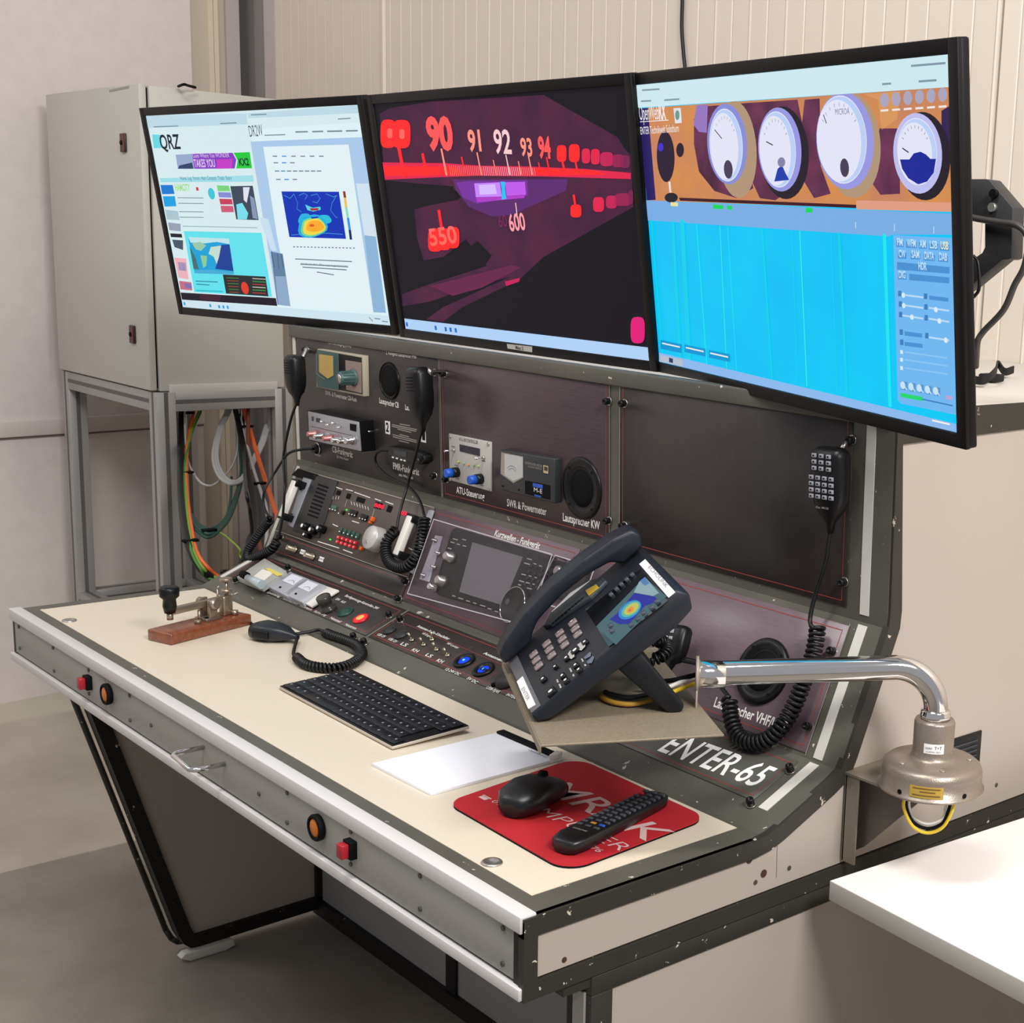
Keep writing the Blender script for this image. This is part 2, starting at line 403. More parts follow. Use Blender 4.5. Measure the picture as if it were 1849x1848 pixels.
# core body, closed profile
mb = MB(m_frame)
outl = [(0.02, ZB), (0.02, -0.003), (B[1][0], -0.003), (B[2][0] + .001, B[2][1] - .004), (B[3][0] + .004, B[3][1] - .002), (B[4][0] + .004, B[4][1] - .003), (1.425, B[4][1] - .003), (1.425, ZB)]
k = Fr((0, 0, H), (1, 0, 0), (0, 1, 0))
mb.prism(k, outl, 0.003, 1.597, m_body, axis='u'); part(mb, 'housing')
# desk frame (dark lacquer) with cream top
mb = MB(m_frame)
mb.box(FD, (0, 0.018, -0.004), (1.6, 0.040, 0.0), m_frame); mb.box(FD, (0, 0.345, -0.004), (1.6, 0.3535, 0.0), m_frame)
mb.box(FD, (0, 0.040, -0.004), (0.030, 0.345, 0.0), m_frame); mb.box(FD, (1.560, 0.040, -0.004), (1.6, 0.345, 0.0), m_frame)
part(mb, 'desk_frame')
mb = MB(m_cream); mb.box(FD, (0.0305, 0.0405, -0.004), (1.5595, 0.3445, 0.0004), m_cream); part(mb, 'desk_top')
# front: aluminium edge profiles and fascia
mb = MB(m_alu); mb.box(FD, (-0.001, -0.003, -0.017), (1.601, 0.018, 0.003), m_alu, 0.0015); part(mb, 'edge_profile', label='upper aluminium edge profile along the desk front')
mb = MB(m_alu); mb.box(FF, (-0.001, -0.093, -0.012), (1.601, -0.079, 0.004), m_alu, 0.0012); part(mb, 'edge_profile', label='lower aluminium edge profile along the desk front')
mb = MB(m_fascia)
mb.box(FF, (0.016, -0.0755, -0.015), (0.447, -0.0185, -0.0012), m_fascia, 0.0006); mb.box(FF, (0.448, -0.0755, -0.015), (1.583, -0.0185, -0.0012), m_fascia, 0.0006)
m_scr = mat('dark_screw', (92, 90, 80), rough=0.5, metal=0.5)
for (px, py) in ((34, 1132), (36, 1171), (96, 1170), (98, 1212), (160, 1210), (161, 1253), (234, 1256), (235, 1301), (273, 1310), (519, 1432), (519, 1486), (468, 1434), (634, 1502), (634, 1561), (759, 1582), (759, 1642), (909, 1676), (908, 1741)):
    u, v = FF.uv(px, py, -0.001); mb.cyl(FF, u, v, -0.001, 0.0006, 0.0032, m_scr, 10)
part(mb, 'fascia')
mb = MB(m_frame_b); mb.box(FF, (0.003, -0.0935, -0.016), (0.0155, 0, -0.002), m_frame_b); mb.box(FF, (0.0155, -0.0795, -0.016), (1.597, -0.0755, -0.004), m_frame_b)
mb.box(FF, (1.5835, -0.0935, -0.016), (1.6, -0.001, -0.0015), m_frame_b); part(mb, 'fascia_frame')
def lamp(px, py, name):
    u, v = FF.uv(px, py, 0.004); G = FF.sub(u, v)
    a = MB(m_black_m); a.lathe(G, [(0.017, 0.0), (0.0175, 0.006), (0.016, 0.0085), (0.0135, 0.0085), (0.0125, 0.004)], m_black_m, 28)
    p = part(a, 'indicator_lamp'); a = MB(m_org); a.lathe(G, [(0.0124, 0.002), (0.0124, 0.0065), (0.0095, 0.008), (0.0001, 0.0088)], m_org, 24); a.build('lens', p, 'orange lens')
lamp(192, 1254, 'a'); lamp(571, 1495, 'b')
def rswitch(px, py):
    u, v = FF.uv(px, py, 0.004)
    a = MB(m_black_m); a.box(FF, (u - 0.0095, v - 0.0115, -0.002), (u + 0.0095, v + 0.0115, 0.008), m_black_m, 0.0012); p = part(a, 'push_switch')
    a = MB(m_red_p); a.box(FF, (u - 0.0075, v - 0.009, 0.008), (u + 0.0065, v + 0.009, 0.018), m_red_p, 0.0012); a.build('button', p, 'red button')
rswitch(157, 1233); rswitch(631, 1534)
# drawer pull
a0 = FF.at(372, 1388, 0.0); g0 = FF.at(311, 1356, 0.05)
mb = MB(m_chrome); q = []
u1, v1 = FF.uv(367, 1350, 0.0); u2, v2 = FF.uv(405, 1380, 0.0)
for (u, v, w) in ((u1, v1, 0), (u1, v1, 0.036), (u1 + 0.002, v1, 0.042), (u1 + 0.008, v1, 0.046), (u2 - 0.008, v2, 0.046), (u2 - 0.002, v2, 0.042), (u2, v2, 0.036), (u2, v2, 0)): q.append(FF.P(u, v, w))
mb.tube(q, 0.0036, m_chrome, 12); part(mb, 'pull_handle', label='chrome pull handle')
for px, py in ((125, 1121), (888, 1558)):
    u, v = FD.uv(px, py, 0.001); mb = MB(m_steel)
    mb.lathe(FD.sub(u, v), [(0.0125, 0.0), (0.0125, 0.0015), (0.011, 0.0028), (0.0075, 0.0030), (0.0060, 0.0012), (0.0001, 0.0008)], m_steel, 28); part(mb, 'desk_fastener', label='round steel fastener set in the desk top')
# right side cheek
SB = 1.43
def siderail(pts, wdt, name, m=m_frame_d, w0=-0.004, w1=0.0035, inner=+1):
    mb = MB(m)
    for (a, b) in zip(pts, pts[1:]):
        a, b = Vector(a), Vector(b); d = (b - a).normalized(); n = Vector((d.y, -d.x)) * wdt
        e = d * 0.006
        mb.prism(FS, [tuple(a - e * 0), tuple(b), tuple(b + n), tuple(a + n)], w0, w1, m)
    return mb
rail = 0.022
mb = MB(m_frame_d)
prof = [(0.0, 0.0), (0.335, 0.0), (0.356, 0.003), (0.375, 0.0095), (0.462, 0.0475), (0.480, 0.0575), (0.489, 0.075), (0.548, 0.212), (0.5563, 0.232), (0.5575, 0.250), (B[4][0], B[4][1]), (SB, B[4][1])]
inn = []
for i, p in enumerate(prof):
    a = Vector(prof[max(i - 1, 0)]); c = Vector(prof[min(i + 1, len(prof) - 1)]); d = (c - a).normalized(); n = Vector((d.y, -d.x))
    sc = 1.0
    if 0 < i < len(prof) - 1:
        d1 = (Vector(p) - a).normalized(); sc = 1 / max(0.5, math.cos(d1.angle(d)) if d1.length else 1)
    inn.append(Vector(p) + n * rail * sc)
for i in range(len(prof) - 1):
    mb.prism(FS, [prof[i], prof[i + 1], tuple(inn[i + 1]), tuple(inn[i])], -0.006, 0.004, m_frame_d)
mb.box(FS, (0.0, ZB, -0.006), (0.018, -0.003, 0.0038), m_frame_d)
mb.box(FS, (0.018, ZB, -0.006), (SB, -0.0735, 0.0038), m_frame_d)
part(mb, 'side_rail', label='dark rail framing the side cheek')
mb = MB(m_body); sidein = [(0.018, -0.0715), (0.018, -0.022)] + [tuple(v) for v in inn[2:]] + [(SB, -0.0715)]
mb.prism(FS, sidein, -0.004, 0.0008, m_body)
hole = mat('dark_hole', (70, 44, 30), rough=0.8)
for p in ((1017, 1669), (1019, 1734)): mb.cyl(FS, *FS.uv(*p, .001), 0.0005, 0.0012, 0.0034, hole, 10)
for p in ((1353, 1553), (1379, 1578)): mb.cyl(FS, *FS.uv(*p, .001), 0.0005, 0.0013, 0.0052, hole, 12)
for p in ((1366, 1537), (1364, 1594), (1425, 1568), (1457, 1474), (1544, 1337), (1799, 1418)): mb.cyl(FS, *FS.uv(*p, .001), 0.0005, 0.0016, 0.0032, m_scr, 10)
mb.line(FS, [(1402, 1585), (1404, 1511)], 0.0009, 0.0011, mat('seam', (120, 110, 102), rough=0.8)); 
part(mb, 'side_panel', label='large warm grey side panel')
# light stripes at both ends of the panels
m_strp = mat('pale_stripe', (205, 202, 194), rough=0.5)
for F, L, c0 in ((F1, L1, 0.006), (F2, L2, 0.001), (F3, L3, 0.006)):
    a = 0.004 if F is F2 else 0.036 if F is F1 else 0.010
    for (ua, ub) in ((1.5535, 1.5690), (0.008, 0.020)):
        mb = MB(m_strp); mb.box(F, (ua, a, 0.0), (ub, L - 0.004, 0.0009), m_strp); part(mb, 'edge_stripe')
# sloping skins
mb = MB(m_frame)
mb.box(F1, (0, 0.0, -0.006), (1.6, L1, 0.0), m_frame); mb.box(F2, (0, 0.0, -0.006), (1.6, L2, 0.0), m_frame); mb.box(F3, (0, 0, -0.006), (1.6, L3, 0.0), m_frame)
part(mb, 'panel_frame')
mb = MB(m_frame); mb.box(FD, (0.0, B[4][0] - 0.001, B[4][1] - 0.003), (1.6, SB, B[4][1] + 0.001), mat('pale_top', (200, 194, 186), rough=0.5), 0.001)
mb.box(FD, (0.0, B[4][0] - 0.004, B[4][1] - 0.022), (1.6, B[4][0] + 0.02, B[4][1] + 0.0015), m_frame, 0.002)
part(mb, 'top_plate')
# knee-hole, leg panel, pedestal
mb = MB(m_dkpanel)
mb.box(WORLD, (0.02, 0.588, 0.012), (0.538, 0.60, H + ZB), m_dkpanel); mb.box(WORLD, (0.541, 0.588, 0.012), (1.58, 0.60, H + ZB), m_dkpanel)
mb.box(WORLD, (0.522, 0.582, 0.012), (0.556, 0.5885, H + ZB), m_frame_b); mb.box(WORLD, (0.0, 0.575, 0.010), (1.59, 0.589, 0.042), m_frame_b)
part(mb, 'back_panel')
FL = Fr((0.0, 0, H), (0, 1, 0), (0, 0, 1))
def slant(z, off=0.0): return 0.122 + (0.283 - 0.122) * (-z - 0.211) / (0.748 - 0.211) + off
lo = -0.752
mb = MB(m_legpanel); mb.prism(FL, [(slant(ZB, .01), ZB), (slant(-0.73, .01), -0.73), (0.315, lo + .012), (0.58, lo + .008), (0.585, ZB)], -0.004, 0.010, m_legpanel)
part(mb, 'leg_panel')
mb = MB(m_frame_b); rl = [Vector(p) for p in ((slant(ZB), ZB), (slant(-0.715), -0.715), (slant(-0.738, .004), -0.738), (0.297, -0.750), (0.312, lo), (0.588, lo + .004))]
inl = []
for i, p in enumerate(rl):
    d = (rl[min(i + 1, len(rl) - 1)] - rl[max(i - 1, 0)]).normalized(); inl.append(p + Vector((-d.y, d.x)) * 0.027)
for i in range(len(rl) - 1): mb.prism(FL, [tuple(rl[i]), tuple(rl[i + 1]), tuple(inl[i + 1]), tuple(inl[i])], -0.014, 0.020, m_frame_b)
for i in range(len(rl) - 2):
    o1, o2 = rl[i] - Vector((.006, .004)), rl[i + 1] - Vector((.006, .004)); mb.tube([FL.P(o1.x, o1.y, -.030), FL.P(o2.x, o2.y, -.030)], .006, m_frame_d, 8)
mb.box(FL, (0.574, lo, -0.01), (0.59, ZB, 0.020), m_frame_b)
part(mb, 'leg_frame', label='slanting dark frame of the left leg panel')
mb = MB(m_wht); G = FL
mb.prism(Fr((0.012, 0.26, 0.002), (0, 1, 0), (0, 0, 1)), [(0.01, 0.010), (0.03, -0.0015), (0.105, -0.0015), (0.125, 0.004), (0.12, 0.018), (0.02, 0.018)], 0.0, 0.022, mat('pale_foot', (214, 212, 200), rough=0.6), 0.002)
part(mb, 'foot', label='pale foot under the left leg')
Y0, Y1 = 0.092, SB
mb = MB(m_frame_b)
mb.box(FS, (Y0, -0.1195, -0.03), (Y1, -0.0965, 0.002), m_frame_d, 0.001); mb.box(FS, (Y0, lo, -0.008), (Y0 + 0.030, -0.1195, 0.002), m_frame_d, 0.001)
mb.box(FS, (Y0 + .03, lo, -0.03), (Y1, lo + 0.03, 0.002), m_frame_d)
mb.box(FS, (0.055, -0.108, -0.035), (Y0 + 0.02, ZB, 0.0), m_frame_d)
part(mb, 'pedestal_frame')
mb = MB(m_body); mb.box(FS, (Y0 + 0.030, lo + .03, -0.02), (Y1, -0.1195, -0.001), m_body)
for p in ((1232, 1717), (1447, 1625)): mb.cyl(FS, *FS.uv(*p, 0), -0.001, 0.0006, 0.003, m_scr, 10)
part(mb, 'pedestal_panel')
mb = MB(m_fascia); mb.box(WORLD, (1.572, Y0 - 0.003, 0.02), (1.592, Y0 + 0.004, H - 0.118), m_fascia); mb.box(WORLD, (1.555, Y0 + 0.002, 0.02), (1.572, Y0 + 0.2, H - 0.1), m_frame_b); part(mb, 'pedestal_edge', label='pale front edge of the right pedestal')
# vent in the side
mb = MB(m_black); a = FS.uv(1690, 1375); 
vy0, vy1, vz0, vz1 = 0.665, 0.772, 0.000, 0.050
mb.box(FS, (vy0, vz0, 0.0), (vy1, vz1, 0.0030), m_black, 0.001)
for i in range(5): mb.box(FS, (vy0 + .010, vz0 + 0.008 + i * 0.0072, 0.003), (vy1 - .010, vz0 + 0.0105 + i * 0.0072, 0.0042), mat('slate_louvre', (44, 48, 56), rough=0.4))
part(mb, 'vent_grille', label='black louvred vent')
# bracket on the side
mb = MB(m_taupe)
m_br = mat('taupe_bracket', (126, 117, 104), rough=0.45, metal=0.3, noise=0.05, nscale=200)
mb.prism(FS, [(0.488, 0.050), (0.600, 0.050), (0.600, 0.053), (0.488, 0.053)], 0.001, 0.112, m_br)
mb.prism(FS.sub(0.510, 0, 0), [(0.001, 0.050), (0.145, 0.050), (0.145, 0.040), (0.020, -0.050), (0.001, -0.060)], -0.0, 0.003, mat('gusset', (92, 84, 76), rough=0.5), axis='u') if False else None
g = Fr((1.6, 0.512, H), (1, 0, 0), (0, 0, 1))
mb.prism(g, [(0.004, 0.050), (0.112, 0.050), (0.112, 0.044), (0.022, -0.048), (0.004, -0.060)], -0.0015, 0.0015, mat('gusset', (92, 84, 76), rough=0.5))
mb.box(FS, (0.489, -0.066, 0.0045), (0.512, 0.050, 0.0075), m_br, 0.0006); mb.box(FS, (0.489, -0.066, 0.004), (0.492, 0.050, 0.026), m_br)
for z in (0.030, -0.046): mb.cyl(FS, 0.502, z, 0.007, 0.0088, 0.0042, m_black_m, 12)
part(mb, 'arm_bracket', label='angled taupe bracket carrying the swivel arm')
#PANELS
def panel(F, u0, v0, u1, v1, m, name, label, border=None, inset=0.008):
    mb = MB(m); mb.box(F, (u0, v0, 0.0), (u1, v1, 0.0016), m, 0.0004, 1)
    if border != 0:
        i = inset; mb.line(F, [(u0 + i, v0 + i), (u1 - i, v0 + i), (u1 - i, v1 - i), (u0 + i, v1 - i)], 0.0011, 0.0019, m_red, px=False, closed=True)
    return mb
W0 = 0.0021
m_edge = mat('bare_metal_edge', (176, 168, 156), rough=0.4, metal=0.4)
pA = panel(F3, 0.026, 0.014, 0.551, 0.272, m_panel, 0, 0, border=0)
pA.line(F3, [(0.5525, 0.014), (0.5525, 0.272)], 0.0010, 0.0019, m_edge, px=False); pA.line(F3, [(0.026, 0.2722), (0.551, 0.2722)], 0.0009, 0.0017, m_edge, px=False)
T = pA.text
T(F3, 'SWR- & Powermeter CB-Funk', (587.5, 713), (644.5, 726), 0.0085, W0, m_white, bold=.018)
T(F3, 'Lautsprecher CB', (685, 728), (720, 737), 0.0105, W0, m_white, bold=.018); T(F3, 'Lautsprecher PMR', (731.5, 740), (775, 750), 0.0105, W0, m_white, bold=.018)
T(F3, 'CB Funk Ausgang (SWR)', (593, 621), (634, 628), 0.0065, W0, m_white); T(F3, '2. Funkgerät Lautsprecher PMR', (697, 640), (752, 648), 0.0065, W0, m_white)
T(F3, 'CB-Funkgerät', (600, 816), (637, 827), 0.0125, W0, m_white, bold=.018); T(F3, 'PMR-Funkgerät', (710, 847), (757, 859), 0.0130, W0, m_white, bold=.018)
T(F3, 'Mikrofon', (569, 822.5), (579, 825), 0.0050, W0, m_white); T(F3, '27 MHz Kanal', (608, 827), (629, 832), 0.0050, W0, m_white); T(F3, '446 MHz Funk', (720, 860), (746, 866), 0.0055, W0, m_white)
for (a, b) in (((722, 766), (740, 769)), ((708, 767), (752, 776)), ((708, 770), (751, 779)), ((718, 775), (742, 781)), ((722, 785), (738, 789)), ((709, 785), (752, 796)), ((710, 789), (752, 799)), ((721, 796), (738, 800))):
    pA.line(F3, [a, b], 0.0019, W0, mat('faint_print', (150, 144, 136), rough=0.6))
part(pA, 'instrument_panel', label='upper left instrument panel with CB and PMR equipment')
pB = panel(F3, 0.557, 0.014, 1.0315, 0.268, m_panel_p, 0, 0)
pB.line(F3, [(0.5562, 0.014), (0.5562, 0.268), (1.032, 0.268), (1.032, 0.014)], 0.0010, 0.0018, m_edge, px=False)
pB.text(F3, 'ATU-Steuerung', (824, 890.5), (875, 903), 0.0125, W0, m_white, bold=.018); pB.text(F3, 'SWR & Powermeter', (915.5, 914), (987, 931), 0.0130, W0, m_white, bold=.018)
pB.text(F3, 'Lautsprecher KW', (1016.5, 940.5), (1083, 957), 0.0135, W0, m_white, bold=.018)
part(pB, 'instrument_panel', label='upper middle violet-brown panel with meters and speaker')
pC = panel(F3, 1.0570, 0.014, 1.5300, 0.268, m_panel, 0, 0)
pC.line(F3, [(1.0565, 0.014), (1.0565, 0.268)], 0.0010, 0.0018, m_edge, px=False)
part(pC, 'instrument_panel', label='blank upper right panel with red outline')
pK = panel(F2, 0.540, 0.006, 0.962, 0.180, m_panel_pk, 0, 0)
pK.text(F2, 'Kurzwellen - Funkgerät', (892, 968), (973, 992), 0.0115, W0, m_white, bold=.018)
part(pK, 'instrument_panel', label='sloping pinkish panel with short wave transceiver')
pV = panel(F2, 0.964, 0.006, 1.5400, 0.180, m_panel_pk, 0, 0)
pV.line(F2, [(1.5408, 0.004), (1.5408, 0.182)], 0.0012, 0.0018, m_edge, px=False)
pV.text(F2, 'Lautsprecher VHF/UHF', (1288, 1276), (1418, 1323), 0.0145, W0, m_white, bold=.018)
part(pV, 'instrument_panel', label='sloping pinkish panel with VHF loudspeaker')
m_lrow = mat('brown_grey_rack_face', (76, 66, 60), rough=0.45, noise=0.04, nscale=20)
pR = MB(m_lrow); pR.box(F2, (0.024, 0.048, 0), (0.5365, 0.179, 0.0035), m_lrow, 0.0004, 1)
pR.line(F2, [(0.024, 0.1795), (0.5365, 0.1795)], 0.0016, 0.0040, m_edge, px=False); pR.line(F2, [(0.024, 0.0475), (0.5365, 0.0475)], 0.0012, 0.0040, m_edge, px=False)
part(pR, 'rack_radio_face', label='brown grey face of the rack radio')
pS = panel(F2, 0.030, 0.003, 0.537, 0.046, m_panel, 0, 0, inset=0.006); part(pS, 'blank_strip', label='dark strip with two aerial sockets')
# lower row (slope 1)
def lbl(F, a, b, n=2, m=m_white): pass
p1 = panel(F1, 0.030, 0.042, 0.5725, 0.128, m_panel, 0, 0, inset=0.007)
T = p1.text
T(F1, 'Bordspannungs-Kontrollen 24V', (622, 1077), (681, 1101), 0.0065, W0, m_white, bold=0.01)
for t, a, b in (('Spannung', (481, 1070), (504, 1079)), ('Ladestrom', (511, 1082), (536, 1092)), ('Verbrauch', (540, 1094), (561, 1103)), ('Sicherung', (566, 1105), (587, 1113)), ('Netzteil', (595, 1117), (613, 1125)), ('Notstrom', (622, 1129), (641, 1137)), ('EIN', (605, 1083), (611, 1085)), ('AUS', (614, 1087), (621, 1090))):
    T(F1, t, a, b, 0.0058, W0, m_white, bold=0.01)
part(p1, 'control_panel', label='left sloping control panel with red and green lamps')
p2 = panel(F1, 0.5815, 0.042, 1.020, 0.128, m_panel, 0, 0, inset=0.007)
p2.line(F1, [(0.5812, 0.042), (0.5812, 0.128)], 0.0012, 0.0018, m_edge, px=False)
T = p2.text
T(F1, 'Antennen-Audio-/Umschalter', (752, 1132), (809, 1156), 0.0062, W0, m_white, bold=0.01)
T(F1, 'HF-Eingang', (761, 1145), (778, 1152), 0.0052, W0, m_white); T(F1, 'NF-Lautspr.', (806, 1163), (827, 1172), 0.0052, W0, m_white)
for t, a, b in (('USB 12V', (680, 1147), (693, 1152)), ('USB 12V', (700, 1155), (714, 1161)), ('12-24V DC', (803, 1210), (828, 1220)), ('5V DC', (842, 1226), (859, 1235)), ('USB-RJ45', (877, 1243), (899, 1252)), ('INTERN', (913, 1256), (932, 1264)), ('Antennen', (872, 1181), (905, 1195))):
    T(F1, t, a, b, 0.0060, W0, m_white, bold=0.01)
for t, c in (('LS', (727, 1165)), ('KH', (747, 1176)), ('LS', (772, 1185)), ('KH', (792, 1195))):
    T(F1, t, (c[0] - 5, c[1] - 1), (c[0] + 5, c[1] + 3), 0.0075, W0, m_white, bold=0.012)
vtop = F1.uv(735, 1125)[1]
for a, b in (((713, 1119), (843, 1173)), ((847, 1175), (905, 1200))): p2.line(F1, [a, b], 0.0008, W0, m_red)
for a, b in (((706, 1173), (722, 1163)), ((728, 1180), (762, 1157)), ((749, 1189), (781, 1168)), ((771, 1198), (806, 1178)), ((795, 1206), (852, 1168)), ((827, 1222), (869, 1193)), ((862, 1239), (897, 1214)), ((901, 1256), (920, 1243)), ((690, 1159), (712, 1144))):
    p2.line(F1, [a, b], 0.0008, W0, m_red)
part(p2, 'control_panel', label='middle sloping control panel with blue lit sockets')
p3 = panel(F1, 1.028, 0.042, 1.5385, 0.128, m_frame_p if False else mat('olive_engraved_panel', (74, 73, 66), rough=0.4, noise=0.06, nscale=8), 0, 0, inset=0.007)
p3.text(F1, 'ENTER-65', (1187, 1355), (1366, 1423), 0.044, W0, mat('bright_letters', (245, 243, 240), rough=0.5), shear=0.2, bold=0.012)
p3.line(F1, [(1.262, 0.049), (1.262, 0.085)], 0.0009, W0, m_red, px=False)
part(p3, 'control_panel', label='right sloping panel lettered ENTER-65')
# captive screws
def screw(F, p, r=0.0052):
    u, v = F.uv(*p, 0.006); a = MB(m_black); a.cyl(F, u, v, 0.001, 0.0025, r * 1.25, m_steel, 16)
    a.lathe(F.sub(u, v), [(r, 0.002), (r, 0.0105), (r * .85, 0.0118), (r * .5, 0.0118), (r * .42, 0.0085), (0.0001, 0.0085)], m_black, 16)
    part(a, 'panel_screw')
for p in ((551, 632), (781, 673), (782, 860), (799.5, 675), (804, 866), (1095.5, 725), (1124, 729), (1096, 941), (1124, 950), (1521, 1052), (1535, 795)): screw(F3, p)
for p in ((505, 970), (731, 1050), (718, 1081), (1501, 1176), (1458, 1312)): screw(F2, p)
for p in ((425, 1047), (702, 1110), (722, 1118), (638, 1149), (657, 1159), (1355, 1449), (1426, 1388), (520, 1025)): screw(F1, p)
#DEVICES_F3
def device(name, label=None): return None
# CB meter
w = 0.012; a = MB(); m_beige = mat('beige_meter_rim', (168, 160, 142), rough=0.5); m_teal = mat('petrol_green_plastic', (64, 90, 88), rough=0.4)
a.plate(F3, [(573, 630), (656, 643), (657.5, 716.5), (571, 699)], 0, w, m_beige, 0.001)
a.plate(F3, [(571.5, 636), (574, 632), (611, 638.5), (611.5, 705), (573, 698), (571, 675)], w, w + 0.0015, m_teal)
a.plate(F3, [(611, 638.5), (652.5, 646), (654, 712), (611.5, 704)], w, w + 0.0008, m_black)
a.plate(F3, [(623.5, 650.5), (652, 655), (652.5, 710), (625, 704)], w + .0008, w + 0.0014, mat('dusky_pink_plate', (148, 128, 120), rough=0.5))
a.plate(F3, [(576, 640), (600.5, 643), (601, 678.5), (592, 684), (576, 672)], w + .0015, w + 0.0022, mat('amber_dial', (196, 164, 92), rough=0.4))
a.line(F3, [(571, 639), (571.5, 675), (586, 685)], 0.0012, w + .0024, m_beige); cbm = part(a, 'power_meter', label='green and beige SWR meter with amber dial')
a = MB(m_teal); u, v = F3.uv(640, 682, w); G = F3.sub(u, v)
a.lathe(G, [(0.0165, w + .001), (0.0165, w + .004), (0.0125, w + .005), (0.0115, w + .030), (0.0105, w + .032)], m_teal, 28)
for i in range(12):
    an = 2 * PI * i / 12; a.box(G.sub(0, 0, 0, an), (0.0112, -0.0012, w + .005), (0.0135, 0.0012, w + .028), m_teal)
a.lathe(G, [(0.0085, w + .031), (0.0085, w + .0328), (0.0001, w + .0328)], m_steel, 20); a.build('knob', cbm, 'green ribbed knob')
def speaker(F, c, top, rin, m=m_black, holes=True, w=0.006, lab=None):
    u, v = F.uv(*c, w); R_ = abs(F.uv(*top, w)[1] - v); a = MB(m)
    G = F.sub(u, v); r1 = R_ * rin
    a.lathe(G, [(R_, 0.0), (R_, w * .6), (R_ * .95, w), (r1 * 1.06, w), (r1, w * .55)], m, 44)
    p = part(a, 'loudspeaker', label=lab)
    g = MB(m_black_m); g.lathe(G, [(r1, 0.001), (r1, w * .5), (r1 * .6, w * .75), (0.0001, w * .85)], m_black_m, 36)
    g.build('grille', p)
    if holes:
        for k in range(4):
            a = MB(m_black_m); an = PI / 4 + k * PI / 2; rr = (R_ + r1) / 2; a.cyl(G, rr * math.cos(an), rr * math.sin(an), w * .9, w + .0008, 0.0022, m_black_m, 10)
            a.build('screw', p)
speaker(F3, (701, 688), (701, 654), 0.9, holes=False, lab='plain round black loudspeaker cover'); speaker(F3, (752, 697), (752, 664), 0.9, holes=False, lab='round black loudspeaker cover behind microphone')
speaker(F3, (1047.8, 882.5), (1047.8, 826), 0.66, lab='round black loudspeaker marked KW')
speaker(F2, (1373, 1211), (1373, 1146), 0.66, w=0.008, lab='round black loudspeaker marked VHF/UHF')
# CB transceiver
w = 0.034; a = MB(m_black); cb = [(556, 743), (646.5, 762.5), (651, 815), (558, 794)]
a.plate(F3, [(555, 741.5), (647.5, 761), (652, 816.5), (557, 795.5)], 0, w - .002, m_black)
cbt = part(a, 'cb_transceiver', label='small chrome faced CB radio with row of knobs')
a = MB(mat('satin_silver_face', (172, 172, 178), rough=0.35, metal=0.6)); a.plate(F3, cb, w - .003, w, None, 0.0006)
k = mat('dark_print', (60, 60, 66), rough=0.6)
a.poly(F3, [(562.5, 752), (566, 753), (566, 761), (562.5, 760)], w + .0004, k); a.poly(F3, [(570.5, 754.5), (578, 756), (578, 764), (570.5, 762)], w + .0004, k)
a.poly(F3, [(631.5, 765), (643.5, 767), (643, 780), (632, 777)], w + .0006, m_black_m); a.line(F3, [(561, 770), (640, 788)], 0.0008, w + .0004, k)
a.build('face', cbt)
for p in ((586, 762.5), (596, 766), (606, 765), (616, 770.5)):
    a = MB(m_chrome); u, v = F3.uv(*p, w); a.tube([F3.P(u, v, w), F3.P(u, v + random.choice((-1, 1)) * .002, w + .009)], [0.0012, 0.0020], m_chrome, 8); a.build('toggle', cbt)
m_rk = mat('rosy_knob', (190, 120, 118), rough=0.3, metal=0.5)
for i, (p, r) in enumerate((((572, 783), 0.0065), ((584, 787), 0.006), ((600, 791), 0.0065), ((616, 794), 0.0065), ((627, 796), 0.006), ((640, 795), 0.0085))):
    u, v = F3.uv(*p, w); a = MB(m_chrome); G = F3.sub(u, v)
    a.lathe(G, [(r, w), (r, w + .006), (r * .8, w + .008), (r * .75, w + .018), (r * .6, w + .020)], m_rk if i in (0, 2) else m_chrome, 18); a.build('knob', cbt)
for p in ((659, 776), (660, 793)):
    a = MB(m_chrome); u, v = F3.uv(p[0] + 14, p[1] + 3, 0.004); a.tube([F3.P(u, v, 0.001), F3.P(u, v, 0.013), F3.P(u - 0.004, v, 0.016)], 0.0022, m_chrome, 8); part(a, 'toggle_switch')
a = MB(m_black); u, v = F3.uv(567, 811, .01); a.lathe(F3.sub(u, v), [(0.011, 0.001), (0.011, 0.006), (0.0085, 0.008), (0.008, 0.012)], m_black, 20)
a.lathe(F3.sub(u, v), [(0.0118, 0.001), (0.0118, 0.0045), (0.011, 0.0045)], m_chrome, 20); part(a, 'microphone_socket', label='round black microphone socket with chrome ring')
# numbered tags
for t, q in (('2', [(695, 760), (704, 761.5), (704, 785), (696, 783)]), ('1', [(761, 776), (768, 778), (769, 800), (760, 798)])):
    a = MB(m_lbl); a.plate(F3, q, 0.0016, 0.0022, m_lbl); c = ((q[0][0] + q[2][0]) / 2, (q[2][1]) - 5)
    a.text(F3, t, (c[0] - 2.6, c[1] - 1.2), (c[0] + 2.4, c[1] + 0.2), 0.017, 0.0026, m_black_m, bold=0.03); part(a, 'number_tag', label='white tag numbered ' + t)
